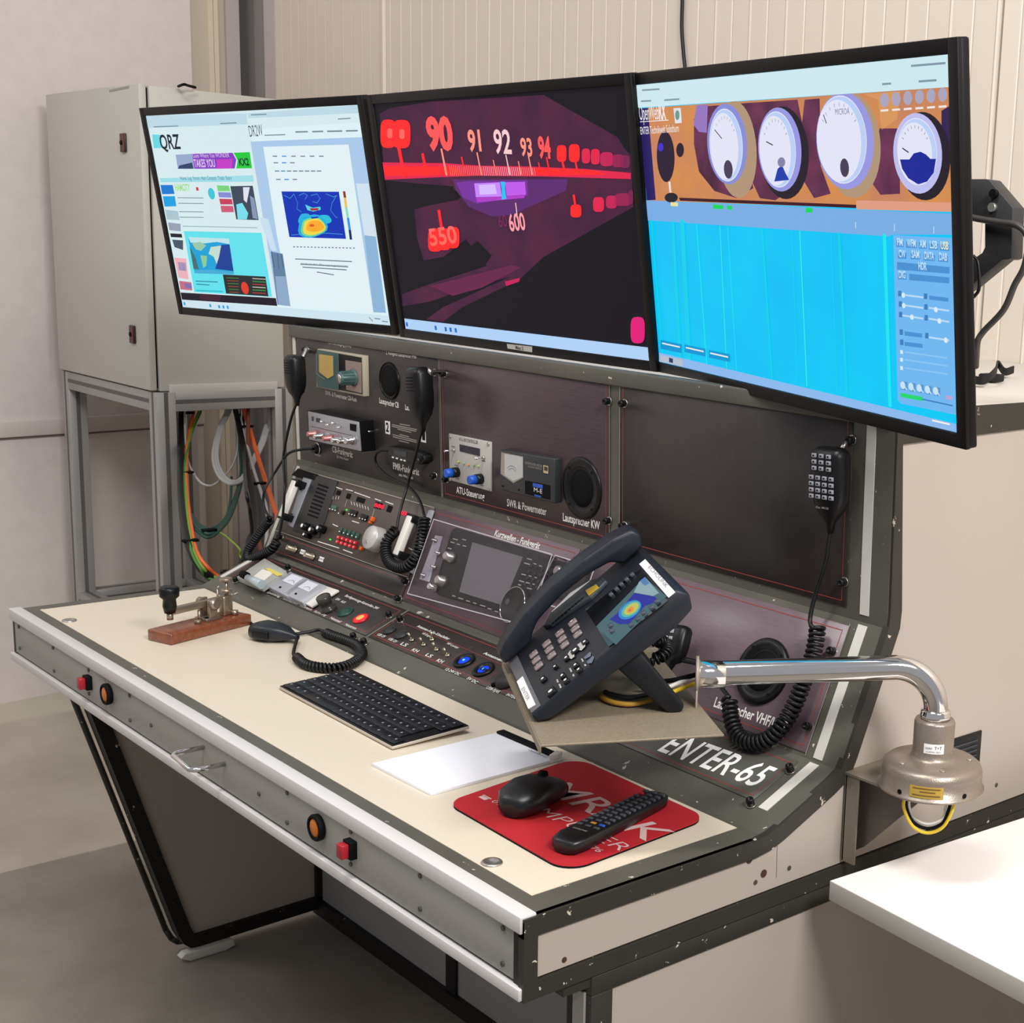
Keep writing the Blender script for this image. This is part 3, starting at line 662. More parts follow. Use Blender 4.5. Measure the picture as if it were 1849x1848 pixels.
# PMR radio
a = MB(m_black); w = 0.02
a.plate(F3, [(700, 806), (748, 815), (764, 822), (766, 834), (758, 840), (747, 838), (700, 823)], 0, w, m_black, 0.002)
a.plate(F3, [(711, 812), (734, 816.5), (734, 826), (711, 821)], w, w + .0006, mat('dark_glass', (36, 44, 50), rough=0.15))
pm = part(a, 'pmr_transceiver', label='small black PMR radio')
a = MB(m_lbl)
for p in ((710, 826), (717, 828), (725, 830.5), (731, 832)): u, v = F3.uv(*p, w); a.box(F3, (u - .0028, v - .0012, w), (u + .0028, v + .0012, w + .0012), m_lbl)
a.build('button_row', pm); a = MB(m_steel); u, v = F3.uv(764, 829, 0.01); a.tube([F3.P(u, v, 0.0), F3.P(u, v, 0.020)], 0.002, m_steel, 8); part(a, 'toggle_switch')
# ATU controller
w = 0.0045; a = MB(mat('light_grey_faceplate', (184, 180, 174), rough=0.45)); q = [(810.2, 783.2), (886, 798.8), (886, 887.8), (812, 867.4)]
a.plate(F3, q, 0, w, None, 0.0006)
kd = mat('dark_print', (60, 60, 66))
a.text(F3, 'ATU-100 CONTROLLER', (829, 796), (863, 802.5), 0.0060, w + .0004, kd)
a.plate(F3, [(829.5, 802.5), (866, 810.5), (866, 824), (830, 815)], w, w + .0008, mat('dark_blue_display', (24, 24, 44), rough=0.2))
for p in ((813, 789), (882, 802), (883.5, 883), (814, 866)): u, v = F3.uv(*p, w); a.cyl(F3, u, v, w, w + .0015, 0.003, m_steel, 12)
for p, c in (((829, 834), (170, 190, 110)), ((838, 837), (150, 170, 150)), ((847, 839.5), (205, 150, 90)), ((857, 840.5), (150, 50, 50)), ((865, 842), (170, 50, 50))):
    u, v = F3.uv(*p, w); a.cyl(F3, u, v, w, w + .003, 0.0020, mat('led_%d' % c[0], c, rough=0.3), 10)
for (x0, y0) in ((818, 806), (873, 832), (824, 840), (826, 864), (870, 876)): a.line(F3, [(x0 - 3, y0), (x0 + 3, y0 + 1.5)], 0.0010, w + .0004, kd)
atu = part(a, 'atu_controller', label='light grey tuner control plate with two blue knobs')
for p in ((820, 813.5), (874, 827)):
    a = MB(m_chrome); u, v = F3.uv(*p, w); a.cyl(F3, u, v, w, w + .003, 0.0035, m_steel, 12); a.tube([F3.P(u, v, w), F3.P(u - .001, v, w + .019)], [.0012, .0018], m_chrome, 8); a.build('toggle', atu)
for p in ((826, 853), (869, 865)):
    u, v = F3.uv(*p, w); G = F3.sub(u, v); a = MB(m_black); a.lathe(G, [(0.0092, w), (0.0088, w + .012)], m_black, 20)
    a.lathe(G, [(0.0082, w + .012), (0.0075, w + .024), (0.006, w + .0245)], m_blue, 20); a.build('knob', atu, 'black knob with blue cap')
# SWR & power meter
w = 0.016; a = MB(m_black); mdk = mat('slate_plastic', (44, 47, 50), rough=0.4)
a.plate(F3, [(901, 812), (1000, 828.5), (1001, 910), (903, 885)], 0, w, mdk, 0.0022)
a.plate(F3, [(905, 817), (944.5, 825), (944.5, 863), (927, 872.5), (904, 856)], w, w + .0008, m_steel)
a.plate(F3, [(911, 820), (943, 826), (943, 862), (926.5, 869), (911, 858)], w + .0008, w + .0013, mat('dial_white', (190, 190, 188), rough=0.4))
for r, (x0, x1) in ((0.018, (914, 940)), (0.014, (917, 938))):
    cu, cv = F3.uv(926, 862, w); pts = [(cu + r * math.cos(t), cv + r * 1.05 * math.sin(t)) for t in [PI * (0.25 + 0.5 * i / 10) for i in range(11)]]
    a.line(F3, pts, 0.0005, w + .0016, kd, px=False)
a.plate(F3, [(948, 868), (993, 877), (993, 903), (948, 892)], w, w + .0007, m_black_m)
a.poly(F3, [(962, 872), (980, 876), (980, 883), (962, 879)], w + .0012, m_blue); a.poly(F3, [(965, 893), (977, 896), (977, 899), (965, 896)], w + .0012, m_blue)
a.text(F3, 'M-E', (964, 888), (979, 892), 0.0075, w + .0013, m_white); a.text(F3, 'SWR/POWER METER', (948, 838), (979, 845), 0.0045, w + .0010, mat('faint_print', (150, 144, 136)))
a.text(F3, 'CROSS NEEDLE', (953, 844), (978, 849), 0.0030, w + .0010, mat('faint_print', (150, 144, 136)))
a.poly(F3, [(981, 840), (990, 842), (990, 856), (981, 854)], w + .0010, mat('tiny_badge', (190, 170, 130)))
a.poly(F3, [(982.5, 842.5), (988.5, 844), (988.5, 851), (982.5, 849.5)], w + .0014, mdk)
for p in ((908, 878), (937, 885)): a.cyl(F3, *F3.uv(*p, w), w, w + .0008, .0016, m_black_m, 8)
part(a, 'swr_meter', label='black cross needle meter with white dial')
#RACKRADIO
g2 = mat('pale_grey_bar', (150, 152, 160), rough=0.4)
a = MB(m_black); w = 0.006
a.plate(F2, [(538, 846), (573, 857), (568, 868), (526, 858)], 0.003, w, m_black_m)
a.plate(F2, [(566, 857.5), (609, 869), (575, 972), (527, 958)], 0.003, w, mat('anthracite_plastic', (38, 36, 37), rough=0.5), .0006)
for i in range(9):
    t = i / 8.0; x0, y0 = 573 - 19 * t, 875 + 54 * t; a.line(F2, [(x0 + 2, y0), (x0 + 19, y0 + 6)], 0.0036, w + .0006, m_black_m)
part(a, 'speaker_grille', label='slotted speaker grille of the rack radio')
a = MB(g2); a.plate(F2, [(548, 861), (565, 866), (533, 955), (519, 948)], 0.003, w, g2, .0006)
for p in ((543, 882), (526, 931)): a.cyl(F2, *F2.uv(*p, w), w, w + .0035, .0042, m_black, 14)
part(a, 'mounting_strip', label='pale strip left of the speaker grille')
a = MB(g2); a.plate(F2, [(774, 921), (783, 922), (745, 1037), (731, 1028)], 0.003, w, g2, .0006); part(a, 'mounting_strip', label='pale strip at the right rack end')
def handle(c0, c1, wd, w1, lab):
    a = MB(m_wht); (ua, va), (ub, vb) = F2.uv(*c0, w1), F2.uv(*c1, w1); um = (ua + ub) / 2
    a.box(F2, (um - wd / 2, vb, w1 - .012), (um + wd / 2, va, w1), m_wht, .0025)
    a.box(F2, (um - wd / 2 - .003, vb - .004, 0.003), (um + wd / 2 + .003, vb + .010, w1 - .002), m_black, .001); a.box(F2, (um - wd / 2 - .003, va - .010, 0.003), (um + wd / 2 + .003, va + .004, w1 - .002), m_black, .001)
    part(a, 'rack_handle', label=lab)
handle((532, 868), (502, 932), 0.017, 0.030, 'white rack handle at the left end'); handle((738, 931), (712, 1002), 0.017, 0.030, 'white rack handle at the right end')
a = MB(m_lrow); w = 0.0035; wh = w + .0007
fr_ = mat('greenish_key', (60, 96, 84), rough=0.4)
def px_box(mb, c, hw, hh, w0, w1, m, F=F2, bev=0.0):
    u, v = F.uv(*c, w1); mb.box(F, (u - hw, v - hh, w0), (u + hw, v + hh, w1), m, bev)
for (c, hw, hh, m) in (((611, 890), .007, .0045, m_black_m), ((629, 896), .007, .005, m_black_m), ((651, 903), .015, .0045, m_black_m), ((683, 913), .013, .0060, m_black_m), ((703, 919), .008, .006, m_black_m)):
    b_ = MB(m); px_box(b_, c, hw, hh, w, w + .001, m); part(b_, 'display_window')
for (x0, y0, x1, y1) in ((625, 884, 637, 887), (640, 889, 668, 899), (677, 901, 688, 905), (696, 906, 710, 911), (738, 990, 744, 993), (574, 978, 612, 990), (620, 993, 636, 999), (636, 941, 648, 945), (601, 947, 610, 951), (607, 880, 618, 884)):
    a.line(F2, [(x0, y0), (x1, y1)], 0.0017, wh, m_white)
for i in range(3): a.line(F2, [(602 + 5 * i, 897), (601 + 5 * i, 901.5)], 0.0013, wh, m_white)
for i in range(7): a.line(F2, [(634 + 5 * i, 906 + 1.6 * i), (635.5 + 5 * i, 911.5 + 1.6 * i)], 0.0013, wh, m_white)
a.line(F2, [(626, 904), (623, 915)], .0008, wh, m_white); a.line(F2, [(676, 920), (672, 933)], .0008, wh, m_white)
rf = part(a, 'face_print', label='small white print on the rack radio')
m_rled = E('red_led', (255, 40, 70), 1.4)
a = MB(m_rled); a.text(F2, '888', (675, 915), (692, 920), 0.0080, w + .0016, m_rled, bold=.02); a.text(F2, '88', (718, 928), (733, 932), 0.0080, w + .0016, m_rled, bold=.02); part(a, 'red_readout', label='glowing red digits')
for c, hw, hh, m in (((601, 917), .0075, .0050, fr_), ((636, 926), .012, .0058, m_black), ((655, 934), .011, .0058, m_black), ((617, 925), .004, .004, m_black)):
    a = MB(m); px_box(a, c, hw, hh, w, w + .005, m, bev=.0008); kk = part(a, 'key_block')
    b_ = MB(m_lbl)
    for i in range(3 if hw > .005 else 1): px_box(b_, (c[0] - 6 + 5 * i, c[1] + 2 + 1.4 * i), .0016, .0011, w + .005, w + .0054, m_lbl)
    b_.build('legend', kk)
a = MB(); gl = E('green_led', (70, 230, 70), 1.2)
for p in ((630, 922.5), (600.5, 976)): u, v = F2.uv(*p, w); a.cyl(F2, u, v, w + .004, w + .0065, .0016, gl, 10)
part(a, 'green_led', label='small green lights')
m_gb = mat('green_keys', (40, 72, 60), rough=0.4); m_rb = mat('red_keys', (200, 40, 48), rough=0.35)
for i in range(5):
    t = i / 4.0; c = (613.5 + 30 * t, 957.5 + 10 * t)
    a = MB(m_gb); px_box(a, c, .0042, .0055, w, w + .006, m_gb, bev=.0008); px_box(a, (c[0] - 1, c[1] + 2.4), .0017, .0010, w + .006, w + .0064, m_lbl); part(a, 'green_key')
    for r in (0, 1):
        c2 = (609.5 + 30 * t - 2 * r, 970 + 10 * t + 8 * r)
        a = MB(m_rb); px_box(a, c2, .0042, .0032, w, w + .006, m_rb, bev=.0008); px_box(a, c2, .0010, .0009, w + .006, w + .0064, m_lbl); part(a, 'red_key')
m_ok = mat('orange_key', (214, 92, 30), rough=0.4)
for c, hw, hh in (((670, 937), .0042, .0045), ((666, 943), .0032, .0022), ((650, 990), .0040, .0035), ((727, 978), .0040, .0100), ((723, 995), .0040, .0060)):
    a = MB(m_ok); px_box(a, c, hw, hh, w, w + .007, m_ok, bev=.001); part(a, 'orange_key')
a = MB(m_black)
for p, r in (((545, 949), .0085), ((559, 956), .0085), ((573, 953), .008), ((548, 965), .0055)):
    u, v = F2.uv(*p, .02); a.lathe(F2.sub(u, v), [(r, .004), (r * .9, .018), (r * .6, .020)], m_black, 18); a.cyl(F2, u, v, .0195, .0206, r * .45, m_lbl, 12)
part(a, 'rotary_knob', label='cluster of small black knobs under the grille')
u, v = F2.uv(667, 970, .030); a = MB(m_steel); m_sil = mat('satin_silver_knob', (198, 196, 192), rough=0.35, metal=0.3)
a.lathe(F2.sub(u, v), [(.0235, .005), (.0235, .012), (.0225, .028), (.0215, .030), (.0001, .030)], m_sil, 40)
tk = part(a, 'tuning_knob', label='large silver tuning knob'); a = MB(m_sil); u2, v2 = F2.uv(661, 979, .030); a.lathe(F2.sub(u2, v2), [(.0042, .030), (.0042, .0306), (.003, .0302), (.0001, .0298)], m_steel, 18); a.build('finger_dimple', tk)
for c, lb in (((531, 990), (545, 996)), ((563, 1003), (579, 1009))):
    u, v = F2.uv(c[0], c[1] + 3, 0.004); a = MB(m_chrome); mbn = mat('bnc_metal', (200, 185, 160), rough=0.25, metal=1.0)
    a.lathe(F2.sub(u, v), [(.0075, .0018), (.0075, .004), (.0052, .004), (.0052, .020), (.0042, .020), (.0038, .014)], mbn, 18)
    a.cyl(F2, u - .0062, v, .012, .014, .0012, mbn, 6); part(a, 'aerial_socket', label='projecting metal aerial socket')
    a = MB(m_lbl); px_box(a, (lb[0] + 1, lb[1] + 1), .0085, .0045, .0017, .0024, m_lbl); a.text(F2, 'ANT', (lb[0] - 5, lb[1] + 1), (lb[0] + 6, lb[1] + 4.5), .004, .0028, kd); part(a, 'socket_label', label='small white label by an aerial socket')
# KW transceiver under clear covers
w = 0.016; a = MB(m_black); mr = mat('radio_black', (22, 22, 23), rough=0.4, spec=0.3)
q = [(815, 957), (823, 953), (993, 1003), (997, 1012), (955, 1121), (789, 1074), (784, 1060)]
a.plate(F2, q, 0.001, w, mr, .002); kw = part(a, 'shortwave_transceiver', label='black short wave radio with large grey display')
a = MB(); m_dsp = mat('grey_display', (104, 102, 106), rough=0.25, noise=0.05, nscale=900)
a.plate(F2, [(853, 979.5), (944, 1006), (908, 1093.5), (829, 1069)], w, w + .0008, m_dsp); a.build('display', kw, 'grey display')
a = MB(m_lbl); mk = mat('soft_print', (168, 166, 162), rough=0.5)
for (p, L) in (((818, 973), 8), ((835, 974), 6), ((814, 979), 6), ((825, 982.5), 5), ((836, 985.5), 5), ((809, 990), 6), ((817, 1076), 5), ((828, 1080), 8), ((842, 1085), 6), ((855, 1089), 5), ((867, 1093), 9), ((881, 1099), 6), ((894, 1104), 5), ((952, 1009), 8), ((947, 1017), 9), ((964, 1018), 4), ((974, 1022), 4), ((942, 1037), 7), ((955, 1040), 4), ((966, 1043), 3), ((938, 1049), 8), ((950, 1052), 6), ((962, 1055), 3), ((952, 1062), 8), ((936, 1056), 4)):
    a.line(F2, [p, (p[0] + L, p[1] + L * .28)], .0016, w + .0006, mk)
a.build('legend', kw)
for i in range(4):
    for j in range(4):
        c = (958 + 10 * i - 3.2 * j, 1022 + 3.2 * i + 11 * j); b_ = MB(mr); px_box(b_, c, .0028, .0022, w, w + .0025, mat('key_black', (24, 24, 25), rough=0.35), bev=.0005); b_.build('button', kw)
for c, r in (((817, 1008), .0105), ((802, 1051), .0105), ((788, 1063), .0085)):
    u, v = F2.uv(*c, w); b_ = MB(m_chrome); G = F2.sub(u, v)
    b_.lathe(G, [(r, w), (r * .95, w + .006), (r * .8, w + .008), (r * .72, w + .016), (r * .5, w + .017)], m_steel if r > .009 else m_chrome, 22); b_.build('knob', kw)
u, v = F2.uv(925, 1092, w + .012); b_ = MB(mr); G = F2.sub(u, v); b_.lathe(G, [(.0300, w), (.0300, w + .009), (.0292, w + .012), (.0262, w + .0122), (.0255, w + .0105), (.0001, w + .0105)], mr, 44)
b_.lathe(G, [(.0300, w + .0100), (.0303, w + .0120), (.0294, w + .0128), (.0289, w + .0122)], m_chrome, 44, cap=False); b_.cyl(G, -.017, .002, w + .0100, w + .0108, .005, mat('finger_rest', (60, 66, 66), rough=0.3), 16); b_.build('tuning_dial', kw, 'big tuning dial with bright rim')
a = MB(); a.plate(F2, [(786, 967), (798, 969), (774, 1051), (757, 1046)], .0018, .0035, mat('pale_switch_plate', (196, 196, 200), rough=0.4)); sw = part(a, 'switch_plate', label='pale plate with switches left of the short wave radio')
for p in ((787, 977), (793, 1000), (785, 1025), (766, 1040)): b_ = MB(m_steel); u, v = F2.uv(*p, .004); b_.lathe(F2.sub(u, v), [(.0040, .0035), (.0038, .006), (.0018, .0065), (.0016, .013)], m_steel, 12); b_.build('switch', sw)
def cover(q, w0, w1, nm, lab):
    a = MB(m_glass); qq = [F2.uv(*p, w1) for p in q]; t = .0022
    a.prism(F2, qq, w1 - t, w1, m_glass)
    n = len(qq)
    for i in range(n):
        A_, B_ = Vector(qq[i]), Vector(qq[(i + 1) % n]); d = (B_ - A_).normalized(); o = Vector((-d.y, d.x)) * t
        c_ = (sum((Vector(z) for z in qq), Vector((0, 0))) / n - A_)
        if c_.dot(o) < 0: o = -o
        a.prism(F2, [tuple(A_), tuple(B_), tuple(B_ + o), tuple(A_ + o)], w0, w1 - t, m_glass)
        a.prism(F2, [tuple(A_), tuple(B_), tuple(B_ + o * .8), tuple(A_ + o * .8)], w1, w1 + .0004, m_acr)
    part(a, nm, label=lab)
cover([(783, 937), (998, 1001), (952, 1132), (735, 1073)], .003, .034, 'clear_cover', 'clear acrylic cover over the short wave radio')
a = MB(m_black); a.plate(F2, [(1001, 1010), (1060, 1028), (1040, 1090), (975, 1072)], 0.001, .012, mr, .001); k2 = part(a, 'amplifier_module', label='black module right of the short wave radio')
for p in ((1000, 1034), (1012, 1033)): b_ = MB(m_steel); u, v = F2.uv(*p, .014); b_.lathe(F2.sub(u, v), [(.009, .012), (.0085, .022), (.006, .024)], m_steel if p[0] > 1005 else m_black, 20); b_.build('knob', k2)
cover([(1002, 1002), (1075, 1024), (1045, 1110), (960, 1085)], .003, .028, 'clear_cover', 'clear acrylic cover over the right module')
#SLOPE1
# instruments standing on the left slope
a = MB(m_black_m); a.plate(F1, [(431, 1047), (483, 1070), (504, 1053), (452, 1034)], 0.001, .010, m_black_m, .001, wref=0.0); fb = part(a, 'fuse_box', label='clear topped box with yellow parts at the left slope end')
m_clr = mat('milky_clear_plastic', (205, 205, 200), rough=0.2, alpha=0.55)
b_ = MB(m_clr); b_.plate(F1, [(427, 1042), (472, 1060), (517, 1031), (478, 1008)], .010, .022, m_clr, .0012); b_.build('clear_lid', fb)
b_ = MB(); b_.plate(F1, [(455, 1043), (474, 1050), (493, 1034), (474, 1028)], .0222, .0236, m_wht); b_.plate(F1, [(478, 1027), (487, 1026), (510, 1037), (500, 1040)], .0222, .024, mat('yellow_insert', (215, 200, 90), rough=0.5)); b_.build('insert', fb)
b_ = MB(m_clr); b_.tube([F1.at(447, 1044, .030), F1.at(473, 1056, .026)], [.007, .009], mat('pale_blue_tube', (168, 180, 184), rough=0.3), 16)
b_.build('fuse_holder', fb); b_ = MB(m_black_m); b_.tube([F1.at(438, 1037, .032), F1.at(446, 1041, .031)], .0078, m_black_m, 16); b_.build('cap', fb)
mc = mat('clear_meter_case', (196, 198, 206), rough=0.15, alpha=0.65)
for i, (q, lab) in enumerate((([(483, 1059), (519, 1077), (559, 1046), (524, 1032)], 'left square clear panel meter'), ([(511, 1072), (546, 1088), (588, 1057), (553, 1044)], 'right square clear panel meter'))):
    off = 0 
    a = MB(mc); a.plate(F1, q, .0015, .014, mc, .0015); mt = part(a, 'panel_meter', label=lab)
    c = (sum(p[0] for p in q) / 4, sum(p[1] for p in q) / 4)
    b_ = MB(m_lbl); b_.poly(F1, [(c[0] - 12, c[1] - 5), (c[0] + 6, c[1] - 17), (c[0] + 26, c[1] - 9), (c[0] + 8, c[1] + 4)], .0146, mat('dial_paper', (212, 214, 224), rough=0.5))
    cu, cv = F1.uv(c[0], c[1], .015)
    b_.line(F1, [(cu + .014 * math.cos(t), cv - .004 + .014 * math.sin(t)) for t in [PI * (.2 + .6 * k / 9) for k in range(10)]], .0006, .0152, kd, px=False); b_.build('dial', mt)
    b_ = MB(m_black_m); b_.cyl(F1, *F1.uv(c[0] - 15, c[1] + 8, .014), .014, .016, .0022, m_black_m, 10); b_.build('adjuster', mt)
a = MB(m_wht); a.plate(F1, [(542, 1085), (563, 1096), (612, 1066), (588, 1058)], .004, .008, m_wht, .0008); a.plate(F1, [(543, 1088), (564, 1099), (578, 1090), (556, 1081)], .0015, .004, m_black_m); part(a, 'hinged_cover', label='small white hinged cover')
u, v = F1.uv(594, 1102, .0016); G = F1.sub(u, v); a = MB(m_black); mkk = mat('smoky_knob', (58, 56, 52), rough=0.2)
a.lathe(G, [(.0150, .0016), (.0150, .008), (.0120, .009), (.0115, .018), (.0130, .019), (.0135, .030), (.0120, .0315), (.0055, .0315)], mkk, 26); part(a, 'fuse_cap', label='tall smoky round fuse cap')
def button(c, r, mt, lab, em=None, ring=None, ch='push_button'):
    u, v = F1.uv(*c, .003); G = F1.sub(u, v); a = MB(ring or m_black); a.lathe(G, [(r, .0016), (r, .0040), (r * .88, .0048), (r * .82, .0040)], ring or m_black, 28); p = part(a, ch, label=lab)
    b_ = MB(mt); b_.lathe(G, [(r * .83, .0025), (r * .80, .0044), (r * .5, .0052), (.0001, .0054)], mt, 26)
    if em: b_.lathe(G, [(r * .5, .0056), (.0001, .0060)], em, 20)
    b_.build('cap', p)
button((623.5, 1105.5), .0150, m_grn, 'dark green push button', ring=m_grn)
m_redl = E('red_lamp', (255, 45, 50), 1.3); button((651, 1117.5), .0150, m_redl, 'glowing red push button', E('red_lamp_core', (255, 165, 90), 1.4), ring=mat('red_ring', (190, 20, 40), rough=0.3))
m_sock = mat('dark_socket_cap', (40, 40, 45), rough=0.5)
button((703, 1138), .0118, m_sock, 'left round blank socket cover', ring=m_sock, ch='socket_cover'); button((724, 1146.5), .0118, m_sock, 'right round blank socket cover', ring=m_sock, ch='socket_cover')
for p, r in (((743.5, 1154.5), .0), ((765, 1163), .0), ((780, 1154), .006), ((788, 1172), .0), ((808, 1182), .0)):
    u, v = F1.uv(*p, .004); a = MB(m_steel); G = F1.sub(u, v); a.lathe(G, [(.0048, .0016), (.0046, .0042), (.0030, .0046)], mat('nickel', (200, 190, 165), rough=0.25, metal=1), 14)
    a.tube([F1.P(u, v, .004), F1.P(u, v + (.004 if r else -.002), .017)], [.0013, .0024], mat('nickel', (200, 190, 165)), 8); part(a, 'toggle_switch')
bl = E('blue_glow', (20, 60, 255), 1.6); blc = E('blue_core', (90, 190, 255), 1.8)
for c, lab in (((838, 1193), 'left socket with blue glow'), ((873, 1209), 'right socket with blue glow')):
    u, v = F1.uv(*c, .004); G = F1.sub(u, v); r = .0185; a = MB(m_black); a.lathe(G, [(r, .0016), (r, .005), (r * .9, .0062), (r * .62, .0060), (r * .55, .003)], m_black, 32); p = part(a, 'power_socket', label=lab)
    b_ = MB(bl); b_.lathe(G.sub(-.001, 0), [(r * .52, .0032), (.0001, .0034)], bl, 24); b_.cyl(G, -.003, .001, .0034, .0042, .0022, blc, 10)
    if c[0] > 850:
        for i in range(3): b_.box(G, (-.007 + .006 * i, -.003, .0034), (-.0035 + .006 * i, .003, .0044), m_black)
    b_.build('glow_ring', p)
a = MB(m_black_m); u, v = F1.uv(912, 1226, .01); a.lathe(F1.sub(u, v), [(.0175, .0016), (.0175, .006), (.014, .014), (.008, .016)], mat('rubber_cap', (38, 36, 36), rough=0.6), 26)
a.tube([F1.at(888, 1238, .004), F1.at(900, 1234, .005), F1.at(925, 1232, .006)], .0035, m_black_m, 8); part(a, 'socket_flap', label='black rubber flapped socket')
#MONITORS
MS = 0.9394
def monframe(c):
    A = Euler((0, 0, c[3])).to_matrix() @ (Euler((c[4], c[5], 0), 'XYZ').to_matrix())
    o = Vector((c[0], c[1], c[2] + H)); o = CAM + (o - CAM) * MS
    return Fr(o, A @ Vector((1, 0, 0)), A @ Vector((0, 0, 1)))
MF = [monframe(c) for c in ([-0.22472, 0.60283, 0.72386, 0.14195, 0.16909, -0.0073], [0.57997, 0.65669, 0.72474, 0.00041, 0.15103, 0.00132], [1.33996, 0.58492, 0.71444, -0.2117, 0.13814, 0.02587])]
SW, SH = 0.75438 * MS, 0.75438 * MS * 9 / 16
def monitor(F, label, lb=None):
    t = thing('monitor', label, 'monitor', F.P(0, -SH / 2 - .02, -.02), 'monitors above the console')
    a = MB(m_bezel); bz = .0165; X, Y_ = SW / 2, SH / 2
    a.box(F, (-X - bz, -Y_ - bz, -.014), (X + bz, Y_ + bz, -.0006), m_bezel, .003)
    for (p, q) in (((-X - bz, -Y_ - bz), (-X - .0003, Y_ + bz)), ((X + .0003, -Y_ - bz), (X + bz, Y_ + bz)), ((-X - .001, Y_ + .0003), (X + .001, Y_ + bz)), ((-X - .001, -Y_ - bz), (X + .001, -Y_ - .0003))):
        a.box(F, (*p, -.003), (*q, .0032), m_bezel, .0010)
    a.box(F, (-X * .72, -Y_ * .72, -.048), (X * .72, Y_ * .72, -.012), m_bezel, .008)
    a.build('casing', t); return t
MT = [monitor(MF[0], 'left monitor showing two bright browser pages, in front of the cabinet'), monitor(MF[1], 'middle monitor showing a red radio tuning dial wallpaper'), monitor(MF[2], 'right monitor showing round meters above a cyan waterfall display')]
def lerpq(q, s_, t_):
    (a, b, c, d) = [Vector(p) for p in q]; top = a.lerp(b, s_); bot = d.lerp(c, s_); return tuple(top.lerp(bot, t_))
# ---- left screen (local 0..1 x 0..1 coordinates measured from the photo: pixel helper)
def screenbase(F, m): a = MB(m); X, Y_ = SW / 2, SH / 2; a.box(F, (-X, -Y_, -.002), (X, Y_, 0.0), m); return a
F = MF[0]; Z = lambda x, y: (240 + x / 3.698, 180 + y / 3.698)
def Q(mb, F, pts, w, m, Z): mb.poly(F, [Z(*p) for p in pts], w, m)
a = screenbase(F, E('page_white', (214, 234, 238)))
e1 = .0002
Q(a, F, [(88, 108), (760, 92), (765, 165), (100, 190)], e1, E('tabbar', (188, 216, 228)), Z); Q(a, F, [(765, 92), (1505, 35), (1512, 90), (770, 125)], e1, E('tabbar', (188, 216, 228)), Z)
Q(a, F, [(780, 200), (1530, 150), (1722, 1495), (975, 1430)], e1 * 2, E('page_bluish', (220, 240, 245)), Z)
Q(a, F, [(785, 280), (1540, 250), (1560, 420), (1690, 1425), (1605, 1420), (1440, 300), (870, 315), (960, 900), (1050, 1380), (965, 1370)], e1 * 3, E('page_lilac', (170, 200, 232)), Z)
Q(a, F, [(870, 316), (1440, 300), (1606, 1420), (1052, 1382)], e1 * 4, E('paper_inner', (224, 240, 244)), Z)
Q(a, F, [(840, 780), (905, 800), (960, 1010), (925, 1010)], e1 * 4, E('pale_sky', (200, 222, 240)), Z)
Q(a, F, [(1545, 905), (1620, 915), (1690, 1425), (1606, 1420)], e1 * 5, E('snow_blue', (140, 180, 215)), Z); Q(a, F, [(1490, 560), (1575, 560), (1622, 915), (1545, 905)], e1 * 5, E('snow_pale', (208, 226, 238)), Z)
Q(a, F, [(920, 1015), (1000, 1030), (1052, 1380), (965, 1370)], e1 * 5, E('tree_blue', (96, 128, 160)), Z); Q(a, F, [(950, 1180), (1020, 1180), (1052, 1380), (970, 1370)], e1 * 6, E('tree_blue2', (140, 168, 198)), Z)
for (p, q, wd) in (((925, 1010), (945, 1120), 6), ((965, 1030), (975, 1130), 5), ((990, 1030), (1002, 1120), 4)): a.line(F, [Z(*p), Z(*q)], .0016, e1 * 7, E('fir', (56, 80, 104)))
# logo and banner
kk_ = E('ink', (24, 34, 46)); Q(a, F, [(128, 232), (185, 235), (200, 322), (140, 325)], e1 * 3, E('logo_cyan', (110, 214, 226)), Z)
a.text(F, 'QRZ', Z(188, 330), Z(322, 328), .030, e1 * 5, kk_, bold=.02)
Q(a, F, [(285, 368), (395, 362), (412, 462), (300, 462)], e1 * 3, E('banner_sky', (150, 170, 205)), Z); Q(a, F, [(310, 440), (395, 420), (405, 462), (300, 462)], e1 * 4, E('banner_dk', (44, 66, 104)), Z)
Q(a, F, [(395, 362), (665, 355), (690, 400), (680, 460), (412, 462)], e1 * 4, E('banner_vio', (132, 60, 190)), Z); Q(a, F, [(560, 400), (665, 395), (660, 460), (560, 462)], e1 * 5, E('banner_mag', (196, 60, 196)), Z)
Q(a, F, [(672, 355), (780, 350), (795, 458), (690, 460), (700, 405)], e1 * 5, E('banner_green', (30, 200, 60)), Z)
a.text(F, 'TAKES YOU', Z(412, 450), Z(552, 450), .016, e1 * 6, E('banner_txt', (222, 200, 240)), bold=.02); a.text(F, 'KX2', Z(712, 440), Z(778, 438), .014, e1 * 6, kk_, bold=.03); a.text(F, 'Goes Where You WONDER', Z(402, 388), Z(645, 384), .009, e1 * 6, E('banner_txt', (222, 200, 240)))
Q(a, F, [(180, 525), (800, 505), (808, 548), (186, 552)], e1 * 3, E('menu_cyan', (158, 220, 228)), Z)
sm = E('small_print', (120, 140, 152)); 
a.text(F, 'Home  Log  Forum  Ham Contacts  Trade  Store', Z(318, 536), Z(660, 536), .008, e1 * 5, E('menu_ink', (70, 120, 140)))
Q(a, F, [(184, 570), (265, 570), (278, 630), (195, 632)], e1 * 4, E('tile_blue', (20, 120, 210)), Z); Q(a, F, [(200, 645), (280, 645), (290, 712), (212, 715)], e1 * 4, E('tile_blue2', (24, 160, 225)), Z)
a.text(F, 'HAMCITY', Z(285, 608), Z(385, 608), .014, e1 * 5, E('lime', (150, 220, 120)), bold=.02); Q(a, F, [(420, 585), (436, 585), (440, 608), (424, 608)], e1 * 4, E('badge_red', (200, 60, 80)), Z)
